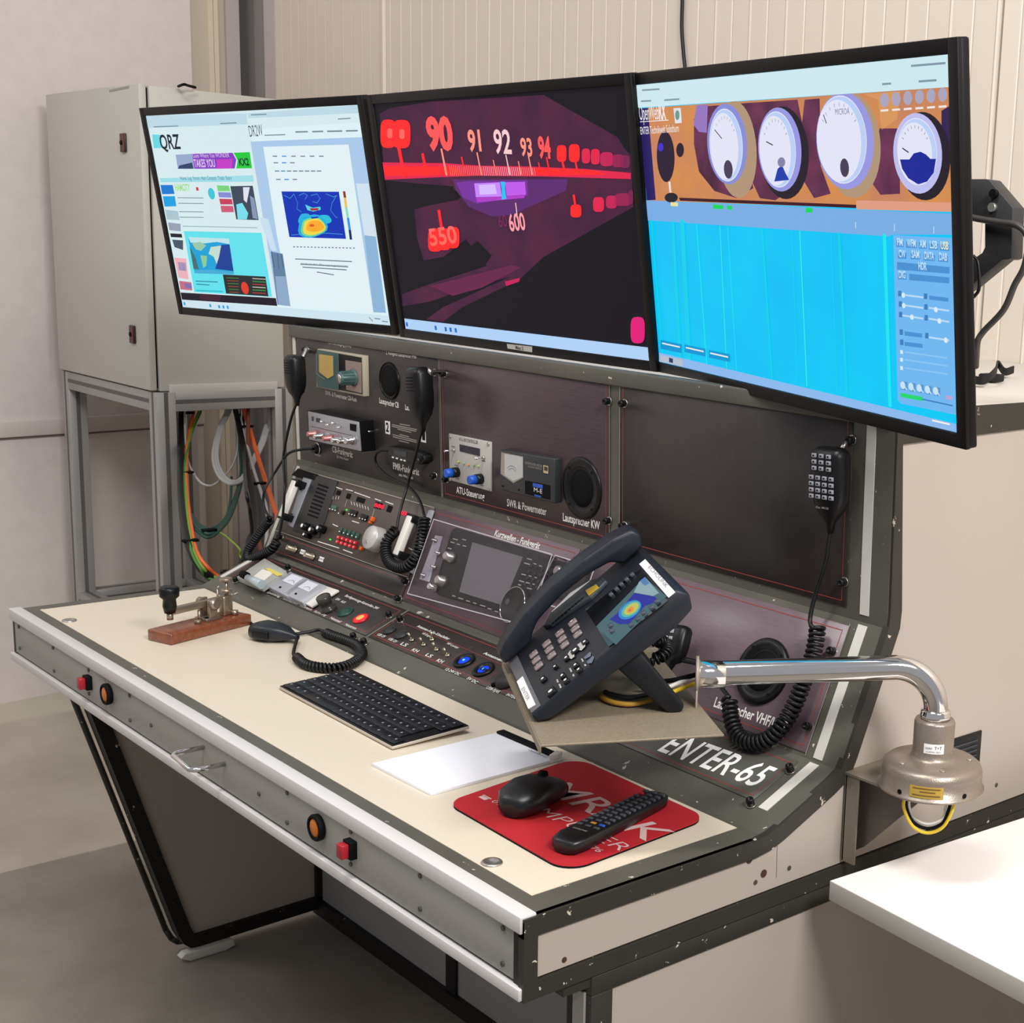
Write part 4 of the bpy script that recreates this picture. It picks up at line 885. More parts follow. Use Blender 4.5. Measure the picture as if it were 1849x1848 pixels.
cu, cv = F.uv(*Z(526, 628)); a.cyl(F, cu, cv, e1, e1 * 4, .0115, E('disc_cyan', (60, 196, 214)), 20)
for q, c in (([(560, 572), (640, 575), (650, 612), (568, 612)], (120, 210, 120)), ([(568, 618), (652, 620), (660, 655), (575, 652)], (130, 140, 210)), ([(576, 662), (660, 664), (668, 700), (584, 700)], (200, 60, 90)), ([(585, 708), (668, 710), (675, 752), (592, 752)], (206, 90, 120))): Q(a, F, q, e1 * 4, E('btn%d' % c[0], c), Z)
Q(a, F, [(650, 578), (800, 575), (840, 805), (690, 800)], e1 * 3, E('photo_grey', (60, 72, 88)), Z); Q(a, F, [(735, 585), (780, 585), (760, 690), (740, 670)], e1 * 5, E('photo_face', (222, 226, 236)), Z)
Q(a, F, [(690, 700), (730, 690), (770, 760), (760, 800), (700, 800)], e1 * 5, E('photo_cyan', (120, 220, 235)), Z); Q(a, F, [(780, 640), (810, 660), (835, 800), (800, 790)], e1 * 5, E('photo_blue', (130, 150, 180)), Z)
for y in (655, 692, 748, 785): a.line(F, [Z(300 + (y - 655) * .1, y), Z(470, y + 2)], .0016, e1 * 4, sm)
a.line(F, [Z(335, 845), Z(830, 856)], .0018, e1 * 4, E('soft_print2', (160, 182, 196)))
Q(a, F, [(340, 878), (858, 890), (930, 1318), (410, 1285)], e1 * 3, E('panel_cyan', (98, 224, 236)), Z)
Q(a, F, [(370, 920), (640, 928), (675, 1168), (412, 1160)], e1 * 4, E('map_sea', (24, 160, 214)), Z); Q(a, F, [(370, 918), (640, 928), (645, 965), (560, 950), (480, 960), (385, 955)], e1 * 5, E('map_ice', (190, 226, 232)), Z)
Q(a, F, [(395, 960), (450, 950), (490, 975), (455, 1010), (420, 1000)], e1 * 6, E('land1', (150, 200, 170)), Z); Q(a, F, [(450, 1040), (495, 1045), (490, 1110), (470, 1125)], e1 * 6, E('land2', (140, 200, 150)), Z)
Q(a, F, [(520, 985), (590, 975), (590, 1060), (560, 1100), (540, 1050), (505, 1030)], e1 * 6, E('land3', (196, 220, 206)), Z)
Q(a, F, [(590, 970), (645, 968), (672, 1145), (550, 1130), (575, 1050)], e1 * 7, E('night', (28, 64, 150)), Z); Q(a, F, [(412, 1140), (520, 1135), (672, 1150), (675, 1168), (412, 1160)], e1 * 8, E('antarctic', (70, 170, 214)), Z); Q(a, F, [(378, 980), (420, 1060), (440, 1135), (405, 1130)], e1 * 8, E('night_edge', (70, 110, 110)), Z)
Q(a, F, [(600, 1168), (885, 1182), (905, 1315), (622, 1295)], e1 * 5, E('dark_panel', (40, 44, 48)), Z)
cu, cv = F.uv(*Z(752, 1258)); G = F.sub(cu, cv); a.cyl(G, 0, 0, 0, e1 * 8, .0125, E('sun_red', (226, 60, 40)), 22)
for i in range(6):
    a.line(F, [Z(625 + 4 * i, 1190 + 19 * i), Z(705, 1193 + 19 * i)], .0016, e1 * 7, E('gr%d' % (i % 2), ((70, 130, 60), (150, 70, 50))[i % 2])); a.line(F, [Z(800, 1195 + 19 * i), Z(885, 1200 + 19 * i)], .0018, e1 * 7, E('gb%d' % (i % 3), ((190, 190, 180), (60, 150, 70), (180, 60, 60))[i % 3]))
a.line(F, [Z(420, 1212), Z(565, 1218)], .002, e1 * 5, E('cyan_ink', (40, 130, 150))); a.line(F, [Z(425, 1232), Z(510, 1238)], .002, e1 * 5, E('cyan_ink', (40, 130, 150))); a.line(F, [Z(425, 1275), Z(600, 1282)], .003, e1 * 5, E('cyan_dk', (50, 190, 206)))
for q, c in (([(215, 735), (300, 745), (312, 805), (228, 800)], (170, 196, 208)), ([(235, 820), (318, 830), (320, 880), (243, 872)], (150, 160, 180)), ([(248, 893), (325, 897), (330, 922), (254, 918)], (30, 34, 40)), ([(262, 935), (335, 940), (335, 1005), (278, 985)], (70, 84, 100)), ([(275, 1055), (355, 1062), (372, 1200), (305, 1190)], (236, 176, 186)), ([(300, 1085), (352, 1090), (356, 1145), (308, 1140)], (80, 120, 180)), ([(308, 1210), (390, 1220), (397, 1275), (318, 1268)], (196, 110, 130)), ([(345, 1225), (390, 1228), (394, 1262), (350, 1258)], (90, 110, 190))): Q(a, F, q, e1 * 4, E('ad%d_%d' % (c[0], c[2]), c), Z)
Q(a, F, [(318, 1288), (955, 1326), (964, 1378), (328, 1336)], e1 * 7, E('dark_strip', (30, 24, 36)), Z); Q(a, F, [(450, 1300), (590, 1308), (580, 1345), (440, 1335)], e1 * 8, E('dark_strip_red', (66, 30, 50)), Z)
Q(a, F, [(328, 1338), (1724, 1445), (1727, 1508), (333, 1385)], e1 * 8, E('taskbar_l', (206, 228, 238)), Z)
for x_, y_ in ((350, 1362), (522, 1375), (581, 1382), (610, 1384), (638, 1386)): cu, cv = F.uv(*Z(x_, y_)); a.box(F, (cu - .003, cv - .0032, 0), (cu + .003, cv + .0032, e1 * 11), E('icon_blue', (40, 160, 220)))
a.text(F, 'DR2W', Z(782, 248), Z(872, 240), .022, e1 * 6, E('ink_grey', (70, 84, 96))); a.line(F, [Z(880, 238), Z(1015, 234)], .002, e1 * 6, sm)
for p in ((1088, 1165), (1200, 1268), (1300, 1395), (1425, 1498)): a.line(F, [Z(p[0], 216 - (p[0] - 1088) * .02), Z(p[1], 214 - (p[0] - 1088) * .02)], .0028, e1 * 6, sm)
for y in (378, 422, 477, 533):
    for i in range({378: 6, 422: 3, 477: 8, 533: 3}[y]):
        st = 935 + i * ({378: 62, 422: 55, 477: 40, 533: 55}[y]) + (y - 378) * .15; a.line(F, [Z(st, y), Z(st + 26, y)], .0022, e1 * 6, sm if i != 1 else E('sel_blue', (90, 150, 220)))
Q(a, F, [(992, 613), (1375, 615), (1423, 930), (1045, 918)], e1 * 6, E('map_blue', (8, 50, 180)), Z)
# heat blob
def blob(c, rx, ry, col, w, n=18, wob=0.12, ph=0.0, F_=F, Z_=Z):
    pts = [Z_(c[0] + rx * (1 + wob * math.sin(3 * t + ph)) * math.cos(t), c[1] + ry * (1 + wob * math.cos(2 * t + ph)) * math.sin(t)) for t in [2 * PI * k / n for k in range(n)]]
    a.poly(F_, pts, w, E('blob%d_%d_%d' % col, col))
blob((1195, 845), 98, 82, (30, 170, 225), e1 * 7, ph=1.0); blob((1150, 800), 45, 45, (40, 180, 220), e1 * 7); blob((1275, 800), 50, 34, (40, 190, 220), e1 * 7)
blob((1200, 850), 84, 68, (110, 215, 150), e1 * 8, ph=1); blob((1205, 850), 74, 58, (240, 215, 70), e1 * 9, ph=1); blob((1215, 845), 58, 42, (250, 170, 40), e1 * 10, ph=.5); blob((1195, 840), 16, 10, (220, 90, 30), e1 * 11)
Q(a, F, [(1150, 700), (1200, 722), (1250, 715), (1255, 735), (1205, 748), (1165, 738)], e1 * 8, E('cyan_crest', (90, 210, 225)), Z); Q(a, F, [(1180, 726), (1240, 724), (1236, 740), (1190, 742)], e1 * 9, E('crest_red', (170, 50, 50)), Z); Q(a, F, [(1185, 786), (1235, 780), (1240, 790), (1195, 796)], e1 * 11, E('map_blue', (8, 50, 180)), Z)
cl = E('coast', (70, 150, 220)); 
for pts in ([(1010, 640), (1050, 660), (1075, 630), (1100, 690), (1095, 730), (1125, 750)], [(1110, 640), (1140, 625), (1165, 640), (1150, 665)], [(1190, 640), (1230, 630), (1250, 660), (1230, 690), (1200, 680)], [(1290, 630), (1340, 650), (1360, 640), (1330, 690), (1320, 740), (1350, 780), (1365, 790)], [(1060, 905), (1150, 895), (1300, 892), (1400, 900)]): a.line(F, [Z(*p) for p in pts], .0012, e1 * 7, cl)
for q, c in (([(1402, 612), (1418, 612), (1424, 655), (1408, 655)], (150, 40, 30)), ([(1408, 655), (1424, 655), (1432, 720), (1416, 720)], (240, 190, 90)), ([(1416, 720), (1432, 720), (1444, 790), (1428, 790)], (130, 220, 190)), ([(1428, 790), (1444, 790), (1456, 870), (1440, 870)], (50, 150, 220)), ([(1440, 870), (1456, 870), (1464, 935), (1448, 935)], (10, 30, 100))): Q(a, F, q, e1 * 7, E('cb%d' % c[0], c), Z)
for i in range(18): a.line(F, [Z(1072 + 23.5 * i, 983 + i * .5), Z(1080 + 23.5 * i, 983 + i * .5)], .0022, e1 * 6, sm)
for y, x0, x1 in ((1070, 1085, 1460), (1105, 1120, 1435), (1125, 1135, 1425), (1158, 1230, 1340)): a.line(F, [Z(x0, y - 6), Z(x1, y + 12)], .0020, e1 * 6, E('caption', (110, 122, 134)))
a.text(F, 'DR2W Propagation', Z(1125, 1104), Z(1432, 1116), .004, e1 * 7, E('caption', (110, 122, 134)))
for p, q in (((1578, 1455), (1600, 1478)), ((1615, 1462), (1650, 1466)), ((1665, 1480), (1700, 1484)), ((1370, 130), (1450, 124)), ((585, 160), (690, 155)), ((790, 102), (890, 98)), ((140, 182), (300, 176))): a.line(F, [Z(*p), Z(*q)], .002, e1 * 10, sm)
a.build('screen', MT[0])
# ---- middle screen
F = MF[1]; Z = lambda x, y: (660 + x / 3.4226, 140 + y / 3.4226)
a = screenbase(F, E('screen_black', (20, 17, 26)))
dk = (84, 34, 62)
Q(a, F, [(88, 225), (150, 190), (400, 150), (1100, 108), (1560, 370), (1600, 440), (1640, 480), (1655, 800), (1100, 1110), (950, 1250), (600, 1420), (480, 1510), (375, 1495), (480, 1420), (900, 1230), (640, 1300), (400, 1385), (230, 1415), (225, 1340), (420, 1270), (750, 1165), (620, 1000), (480, 1110), (360, 1130), (320, 1000), (300, 810), (700, 720), (120, 640)], e1, E('dial_violet', dk, 1, .18, 16, (62, 28, 58)), Z)
Q(a, F, [(118, 635), (320, 655), (540, 672), (580, 755), (420, 785), (300, 815), (140, 850)], e1 * 2, E('screen_black', (20, 17, 26)), Z)
Q(a, F, [(600, 1090), (690, 1010), (780, 1100), (740, 1160), (620, 1200), (450, 1250), (380, 1160), (480, 1110)], e1 * 2, E('screen_black', (20, 17, 26)), Z)
Q(a, F, [(400, 1290), (900, 1160), (960, 1175), (720, 1300), (540, 1350)], e1 * 3, E('dial_violet2', (104, 36, 74)), Z)
Q(a, F, [(540, 630), (1250, 628), (1240, 700), (900, 850), (780, 860), (640, 800), (560, 700)], e1 * 2, E('dial_purple', (92, 42, 110)), Z)
rd = E('dial_red', (255, 38, 40), 1.1); rd2 = E('dial_red_soft', (226, 36, 78)); pk = E('dial_pink', (255, 150, 130)); pk2 = E('dial_pale', (250, 205, 210)); rdd = E('dial_red_dim', (196, 34, 88))
Q(a, F, [(105, 525), (500, 530), (700, 545), (1000, 550), (1350, 565), (1640, 590), (1640, 628), (1100, 612), (700, 606), (120, 632)], e1 * 3, rd2, Z)
Q(a, F, [(110, 545), (560, 550), (600, 600), (120, 610)], e1 * 4, rd, Z); Q(a, F, [(1040, 560), (1400, 572), (1500, 600), (1060, 605)], e1 * 4, rd, Z)
for i in range(46):
    x_ = 520 + i * 11.6; y0 = 545 + i * .35; col = pk if i < 18 else (pk2 if i < 38 else pk); a.line(F, [Z(x_, y0), Z(x_ + 8, 606)], .0011, e1 * 5, col)
for x_, y0, c, wd in ((470, 450, pk, .0055), (690, 470, pk, .0038), (868, 484, pk2, .0028), (1008, 492, pk, .0032), (1120, 500, rd, .0036), (595, 498, rd, .0042), (790, 515, pk, .0026), (945, 522, pk, .0024), (355, 485, rd, .0085), (205, 430, rd, .0110), (1215, 510, rd, .0055), (1295, 510, rd, .0045), (1070, 530, rd, .003)): a.line(F, [Z(x_, y0), Z(x_ + 28 * (606 - y0) / 150, 596)], wd, e1 * 6, c)
for t, p0, p1, h, c, bd in (('90', (388, 438), (548, 440), .052, E('dial_red_n', (255, 84, 84), 1.1), .05), ('91', (640, 452), (718, 452), .034, pk, .03), ('92', (800, 466), (905, 470), .038, pk2, .02), ('93', (962, 482), (1033, 486), .028, pk, .025), ('94', (1072, 492), (1148, 496), .032, E('dial_red_n', (255, 84, 84)), .04)):
    a.text(F, t, Z(*p0), Z(*p1), h, e1 * 9, c, bold=bd)
def rrect(cx, cy, rx, ry, m, w, n=20, ex=3.5):
    pts = []
    for k in range(n):
        t = 2 * PI * k / n; c, s_ = math.cos(t), math.sin(t); pts.append(Z(cx + math.copysign(abs(c) ** (2 / ex), c) * rx, cy + math.copysign(abs(s_) ** (2 / ex), s_) * ry))
    a.poly(F, pts, w, m)
rrect(140, 348, 48, 88, rd, e1 * 7); rrect(222, 350, 56, 88, rd, e1 * 8); rrect(150, 345, 16, 30, E('dial_ghost', (255, 104, 96)), e1 * 9); rrect(225, 350, 16, 30, E('dial_ghost', (255, 104, 96)), e1 * 9)
for cx, cy, rx, ry, m in ((1212, 470, 30, 52, rd), (1290, 468, 34, 56, rd), (1362, 485, 26, 46, rd2), (1420, 490, 28, 48, rd2), (1490, 505, 40, 44, rdd), (1560, 515, 36, 40, E('dial_dim2', (150, 32, 80))), (1605, 520, 28, 40, E('dial_dim3', (120, 34, 76))), (1300, 825, 34, 40, rd), (1440, 785, 34, 46, rd2), (1520, 770, 34, 40, rdd), (1590, 755, 50, 40, E('dial_dim2', (150, 32, 80))), (1640, 740, 14, 44, E('dial_dim3', (120, 34, 76)))): rrect(cx, cy, rx, ry, m, e1 * 8)
a.line(F, [Z(1288, 735), Z(1296, 790)], .0055, e1 * 9, rd); a.line(F, [Z(455, 835), Z(470, 930)], .0090, e1 * 9, rd)
rrect(430, 1005, 44, 72, rd, e1 * 8); rrect(485, 1000, 44, 68, rd, e1 * 8.5); rrect(542, 990, 38, 66, rd, e1 * 9); a.text(F, '550', Z(402, 1040), Z(570, 1020), .030, e1 * 10, E('dial_ghost', (255, 104, 96)), bold=.02)
a.line(F, [Z(928, 780), Z(936, 848)], .0024, e1 * 9, pk2); a.text(F, '600', Z(894, 950), Z(992, 940), .028, e1 * 10, E('dial_600', (255, 160, 170)), bold=.02); a.text(F, '60', Z(828, 925), Z(878, 920), .020, e1 * 5, E('dial_faint', (120, 40, 90)))
Q(a, F, [(560, 650), (640, 640), (1000, 636), (1005, 730), (690, 780), (600, 740)], e1 * 4, E('glow_violet', (120, 50, 160)), Z)
Q(a, F, [(672, 655), (830, 648), (842, 735), (682, 740)], e1 * 6, E('bar_lilac', (196, 130, 250), 1.05), Z); Q(a, F, [(862, 648), (985, 645), (992, 725), (872, 732)], e1 * 6, E('bar_lilac2', (190, 90, 230), 1.05), Z)
Q(a, F, [(700, 665), (800, 660), (812, 720), (706, 725)], e1 * 7, E('bar_white', (206, 180, 255), 1.1), Z); Q(a, F, [(682, 742), (985, 728), (980, 745), (690, 772)], e1 * 6, E('bar_mag', (176, 60, 200)), Z)
Q(a, F, [(834, 645), (862, 645), (862, 690), (870, 750), (842, 755), (842, 690)], e1 * 9, E('needle_cyan', (30, 190, 235), 1.1), Z)
rrect(1682, 1562, 44, 82, E('magenta_glow', (226, 30, 120)), e1 * 6); Q(a, F, [(860, 1262), (955, 1238), (950, 1262), (870, 1290)], e1 * 5, rdd, Z)
Q(a, F, [(240, 1490), (1753, 1670), (1756, 1752), (248, 1553)], e1 * 9, E('taskbar_m', (176, 208, 246)), Z)
for x_, y_ in ((262, 1525), (440, 1547), (502, 1555), (532, 1558), (564, 1562)): cu, cv = F.uv(*Z(x_, y_)); a.box(F, (cu - .0030, cv - .0038, 0), (cu + .0030, cv + .0038, e1 * 12), E('icon_dk', (30, 110, 200)))
a.build('screen', MT[1])
b_ = MB(m_lbl); F = MF[1]; mgr = mat('grey_label', (176, 172, 166), rough=0.5); b_.poly(F, [(915, 621), (961, 626), (961, 636.5), (916.5, 629.5)], .0036, mgr); b_.text(F, 'Mon 2', (931, 630.5), (945, 632.5), .006, .0040, kd, bold=.02); b_.build('label_strip', MT[1], 'grey label reading Mon 2')
# ---- right screen
F = MF[2]; Z5 = lambda x, y: (1130 + x / 4.995, 60 + y / 4.995); Z6 = lambda x, y: (1450 + x / 4.634, 60 + y / 4.634); Z7 = lambda x, y: (1150 + x / 2.645, 400 + y / 2.645); Z8 = lambda x, y: (1590 + x / 4.993, 420 + y / 4.993)
a = screenbase(F, E('waterfall', (0, 190, 244), 1, .25, 9, (0, 204, 246)))
PX = lambda x, y: (x, y)
Q(a, F, [(1148, 154), (1715, 98), (1717, 157), (1152, 194.5)], e1 * 10, E('browser_top', (204, 232, 238)), PX)
Q(a, F, [(1152, 196), (1717, 157), (1721, 382), (1168, 362)], e1, E('wood', (214, 142, 74), 1, .2, 14, (196, 128, 96)), PX)
Q(a, F, [(1152, 196), (1170, 195), (1184, 361), (1168, 362)], e1 * 2, E('deep_navy', (38, 26, 96)), PX)
sh = E('wood_shadow', (72, 34, 60), 1, .18, 18, (112, 52, 84)); mid = E('wood_mid', (184, 118, 74)); vi = E('violet_tint', (148, 118, 190))
Q(a, F, [(1253, 215), (1275, 192), (1340, 187), (1360, 340), (1330, 358), (1290, 345), (1262, 310), (1253, 260)], e1 * 2, sh, PX); Q(a, F, [(1258, 190), (1278, 189), (1276, 240), (1262, 238), (1252, 225)], e1 * 3, vi, PX)
Q(a, F, [(1335, 187), (1440, 180), (1450, 230), (1445, 330), (1400, 362), (1372, 358), (1350, 310)], e1 * 2, sh, PX)
Q(a, F, [(1453, 180), (1480, 178), (1482, 300), (1500, 350), (1470, 358), (1447, 320), (1446, 240)], e1 * 2, sh, PX); Q(a, F, [(1588, 232), (1620, 232), (1625, 320), (1625, 350), (1590, 352), (1574, 330)], e1 * 2, sh, PX)
Q(a, F, [(1560, 170), (1625, 165), (1620, 215), (1592, 235), (1585, 180)], e1 * 2, E('wood_lt', (214, 150, 92)), PX); Q(a, F, [(1700, 200), (1717, 190), (1719, 300), (1712, 290), (1700, 240)], e1 * 3, E('navy2', (50, 30, 80)), PX)
def ell(cx, cy, rx, ry, rot, m, w, n=36):
    pts = [(cx + rx * math.cos(t) * math.cos(rot) - ry * math.sin(t) * math.sin(rot), cy + rx * math.cos(t) * math.sin(rot) + ry * math.sin(t) * math.cos(rot)) for t in [2 * PI * k / n for k in range(n)]]
    a.poly(F, pts, w, m)
white = E('gauge_white', (226, 228, 246)); rimL = E('gauge_rim', (150, 150, 224)); dkr = E('gauge_dark', (34, 26, 40)); gold = E('gauge_gold', (176, 148, 120))
r0 = -.06
ell(1330, 270, 36, 88, r0, gold, e1 * 4); ell(1313, 260, 36, 73, r0, E('rim1', (134, 140, 214)), e1 * 5); ell(1311, 262, 30, 66, r0, white, e1 * 6)
ell(1416, 276, 44, 84, r0, dkr, e1 * 4); ell(1408, 270, 39, 76, r0, rimL, e1 * 5); ell(1404, 270, 33, 69, r0, white, e1 * 6)
ell(1538, 262, 52, 96, r0, gold, e1 * 4); ell(1526, 254, 52, 88, r0, rimL, e1 * 5); ell(1520, 252, 45, 80, r0, white, e1 * 6); a.text(F, 'MICROA', (1508, 207.5), (1534, 206), .007, e1 * 9, E('ink_soft', (120, 120, 160)))
ell(1668, 282, 48, 80, r0, dkr, e1 * 4); ell(1657, 277, 44, 73, r0, E('rim3', (190, 190, 238)), e1 * 5); ell(1656, 274, 36, 61, r0, white, e1 * 6)
a.poly(F, [(1625, 288), (1642, 288), (1650, 277), (1662, 274), (1672, 279), (1680, 287), (1690, 287), (1686, 312), (1674, 328), (1658, 333), (1640, 322), (1629, 305)], e1 * 8, E('gauge_navy', (22, 36, 150)))
a.poly(F, [(1404, 305), (1412, 298), (1418, 312), (1425, 325), (1398, 328)], e1 * 8, E('gauge_navy2', (24, 60, 170)))
for (cx_, cy_, rx_, ry_, dx_) in ((1311, 262, 30, 66, 3), (1404, 270, 33, 69, 4), (1520, 252, 45, 80, 5), (1656, 274, 36, 61, 4)):
    ell(cx_, cy_, rx_ - 1, ry_ - 2, r0, E('face_tint', (186, 206, 244)), e1 * 6.3); ell(cx_ - dx_, cy_ + 2, rx_ - 5, ry_ - 6, r0, white, e1 * 6.6)
    for i in range(9):
        t_ = PI * (1.18 + .64 * i / 8); q_ = [(cx_ - dx_ + (rx_ - 9) * k_ * math.cos(t_), cy_ + (ry_ - 14) * k_ * math.sin(t_)) for k_ in (.92, 1.0)]
        a.line(F, q_, .0010, e1 * 7.4, E('tick_soft', (150, 150, 180)))
for c in ((1315, 306), (1525, 303)): ell(c[0], c[1], 8, 17, r0, E('gauge_hub', (70, 60, 84)), e1 * 8, 16)
ell(1411, 293, 7, 9, 0, E('gauge_hub2', (130, 130, 170)), e1 * 9, 14)
for p, q in (((1303, 250), (1291, 235)), ((1395, 262), (1384, 256)), ((1492, 222), (1487, 208)), ((1640, 275), (1630, 268))): a.line(F, [p, q], .0014, e1 * 9, dkr)
ell(1202, 283, 16, 46, -.03, E('knob_dark', (40, 24, 48)), e1 * 4); ell(1193, 266, 5, 8, 0, E('knob_blue', (60, 50, 200)), e1 * 5, 14); ell(1228, 271, 7, 13, 0, E('knob_dark', (40, 24, 48)), e1 * 5, 16); ell(1212, 357, 12, 9, 0, dkr, e1 * 5, 14); a.line(F, [(1209, 332), (1211, 352)], .006, e1 * 4, E('lamp_white', (230, 220, 220)))
for i in range(6): ell(1597 + 21 * i, 181 - 2 * i, 8, 13, 0, E('round_icon', (170, 164, 190)), e1 * 7, 16); a.line(F, [(1591 + 21 * i, 200 - 1.4 * i), (1603 + 21 * i, 199 - 1.4 * i)], .0022, e1 * 8, E('icon_caption', (238, 228, 226)))
wt = E('white_txt', (240, 236, 236)); a.text(F, 'OpenWeb', (1155, 217), (1190, 215.5), .022, e1 * 9, wt); a.text(F, 'RX', (1190.5, 215.5), (1203, 215), .022, e1 * 9, wt, bold=.035); a.line(F, [(1156, 220), (1207, 217)], .0010, e1 * 9, wt)
a.text(F, 'ENTER Technikwelt Solothurn', (1157, 243), (1226, 238), .011, e1 * 9, wt); Q(a, F, [(1216, 195.5), (1229, 195), (1231, 222), (1219, 223)], e1 * 8, E('badge_white', (220, 226, 230)), PX); ell(1223, 208, 4, 9, 0, E('badge_green', (110, 150, 140)), e1 * 9, 12)
Q(a, F, [(1226, 357), (1546, 370), (1546, 376), (1228, 362.5)], e1 * 4, E('maroon', (60, 18, 34)), PX); Q(a, F, [(1546, 362), (1720, 366), (1721, 383), (1546, 378)], e1 * 3, E('wood_pink', (222, 156, 130)), PX)
Q(a, F, [(1166, 362), (1721, 386), (1724, 424), (1610, 424), (1605, 427), (1170, 398)], e1 * 4, E('scale_blue', (120, 172, 226)), PX)
for q in ([(1287, 369), (1306, 371), (1306, 378), (1288, 377)], [(1312, 371), (1322, 372), (1322, 379), (1313, 378)], [(1454, 375), (1467, 376), (1467, 384), (1455, 384)]): Q(a, F, q, e1 * 6, E('tag_green', (0, 214, 90)), PX)
Q(a, F, [(1211, 365), (1224, 366), (1224, 373), (1211, 372)], e1 * 6, E('tag_yellow', (232, 226, 150)), PX)
for x_ in (1545, 1615, 1686): a.line(F, [(x_, 402 + (x_ - 1545) * .06), (x_, 412 + (x_ - 1545) * .06)], .0014, e1 * 6, E('tick_white', (190, 220, 240)))
wl = E('wf_line', (30, 226, 240)); wl2 = E('wf_line2', (60, 240, 220)); wb = E('wf_band', (10, 206, 236))
for x0, x1, wd, c in ((1258, 1276, .0025, wl), (1300, 1312, .0015, wl2), (1314, 1330, .0015, wl), (1376, 1394, .0040, wb), (1444, 1457, .0018, wl2), (1515, 1529, .0050, wb), (1597, 1607, .0065, wl), (1232, 1244, .0120, wb), (1215, 1228, .0080, wb), (1176, 1196, .0060, wb), (1500, 1512, .0015, wb), (1430, 1440, .0015, wb)):
    y0 = 399 + (x0 - 1170) * .064; y1 = 640 + (x1 - 1196) * .225; a.line(F, [(x0, y0 + 2), (x1, y1 - 2)], wd, e1 * 5, c)
Q(a, F, [(1190, 637), (1731, 767), (1730, 782), (1190, 653)], e1 * 6, E('wf_bottom', (140, 184, 236)), PX)
pl_ = E('side_panel_b', (112, 182, 240)); Q(a, F, [(1613, 425), (1722, 430), (1729, 750), (1626, 729), (1621, 722)], e1 * 6, pl_, PX); Q(a, F, [(1722, 432), (1727, 432), (1731, 767), (1729, 752)], e1 * 6, E('wf_edge', (0, 200, 250)), PX)
Q(a, F, [(1192, 641), (1232, 650), (1232, 662), (1192, 653)], e1 * 8, E('taskbits', (180, 190, 205)), PX); Q(a, F, [(1208, 646), (1215, 648), (1215, 656), (1208, 654)], e1 * 9, E('taskdk', (40, 50, 90)), PX)
bd = E('btn_deep', (74, 144, 208)); bt = E('btn_txt', (196, 226, 246))
for (t, x0, y0, x1, y1) in (('FM', 150, 120, 200, 124), ('WFM', 238, 128, 318, 134), ('AM', 352, 136, 408, 140), ('LSB', 444, 144, 512, 150), ('USB', 542, 152, 612, 158), ('CW', 165, 225, 225, 230), ('SAM', 280, 230, 350, 236), ('DATA', 396, 242, 482, 250), ('DAB', 530, 252, 600, 260), ('HDR', 342, 336, 416, 344), ('DIG', 165, 412, 225, 418)):
    Q(a, F, [(x0 - 8, y0 - 48), (x1 + 8, y1 - 46), (x1 + 8, y1 + 8), (x0 - 8, y0 + 10)], e1 * 7, bd, Z8); a.text(F, t, Z8(x0, y0 - 4), Z8(x1, y1 - 4), .0085, e1 * 9, bt if t != 'USB' else E('btn_yel', (236, 236, 190)), bold=.02)
Q(a, F, [(148, 266), (622, 312), (622, 372), (148, 335)], e1 * 6.5, bd, Z8); Q(a, F, [(258, 372), (620, 405), (620, 460), (258, 430)], e1 * 7, bd, Z8)
sl = E('slider', (186, 216, 244))
for x0, y0, x1, y1 in ((200, 562, 380, 585), (205, 655, 380, 680), (200, 748, 380, 776), (440, 680, 615, 706), (440, 778, 615, 806), (440, 946, 612, 972)): a.line(F, [Z8(x0, y0), Z8(x1, y1)], .0020, e1 * 8, sl)
for x_, y_ in ((215, 564), (218, 658), (292, 762), (508, 694), (540, 796), (598, 970)): cu, cv = F.uv(*Z8(x_, y_)); a.cyl(F, cu, cv, e1, e1 * 9, .0030, E('slider_dot', (214, 234, 250)), 12)
for x_, y_ in ((172, 550), (178, 645), (180, 740), (405, 575), (408, 672), (410, 770), (186, 898), (190, 990), (416, 930)): Q(a, F, [(x_ - 14, y_ - 26), (x_ + 16, y_ - 24), (x_ + 16, y_ + 26), (x_ - 14, y_ + 24)], e1 * 8, E('btn_dk', (62, 124, 186)), Z8)
for q in ([(440, 568), (612, 590), (612, 625), (440, 605)], [(216, 890), (375, 912), (375, 948), (216, 930)], [(216, 985), (378, 1005), (378, 1042), (216, 1022)]): Q(a, F, q, e1 * 7, bd, Z8)
for y_ in (1078, 1148, 1222): Q(a, F, [(176, y_ - 18), (200, y_ - 16), (202, y_ + 18), (178, y_ + 16)], e1 * 8, E('slider_dot', (214, 234, 250)), Z8); a.line(F, [Z8(220, y_), Z8(600, y_ + 55)], .0016, e1 * 7, E('line_pale', (140, 196, 240)))
for i in range(5): x_ = 212 + 74 * i; y_ = 1382 + 13 * i; Q(a, F, [(x_ - 30, y_ - 40), (x_ + 30, y_ - 34), (x_ + 32, y_ + 44), (x_ - 28, y_ + 36)], e1 * 7, E('btn_dk2', (86, 150, 204)), Z8); cu, cv = F.uv(*Z8(x_ - 2, y_ - 6)); a.cyl(F, cu, cv, e1, e1 * 9, .0045, bt, 14); a.line(F, [Z8(x_ + 6, y_ + 8), Z8(x_ + 22, y_ + 34)], .0018, e1 * 9, bt)
a.line(F, [Z8(190, 1466), Z8(368, 1500)], .0048, e1 * 8, E('level_green', (30, 214, 110))); a.line(F, [Z8(370, 1502), Z8(648, 1562)], .0016, e1 * 8, E('btn_dk', (62, 124, 186)))
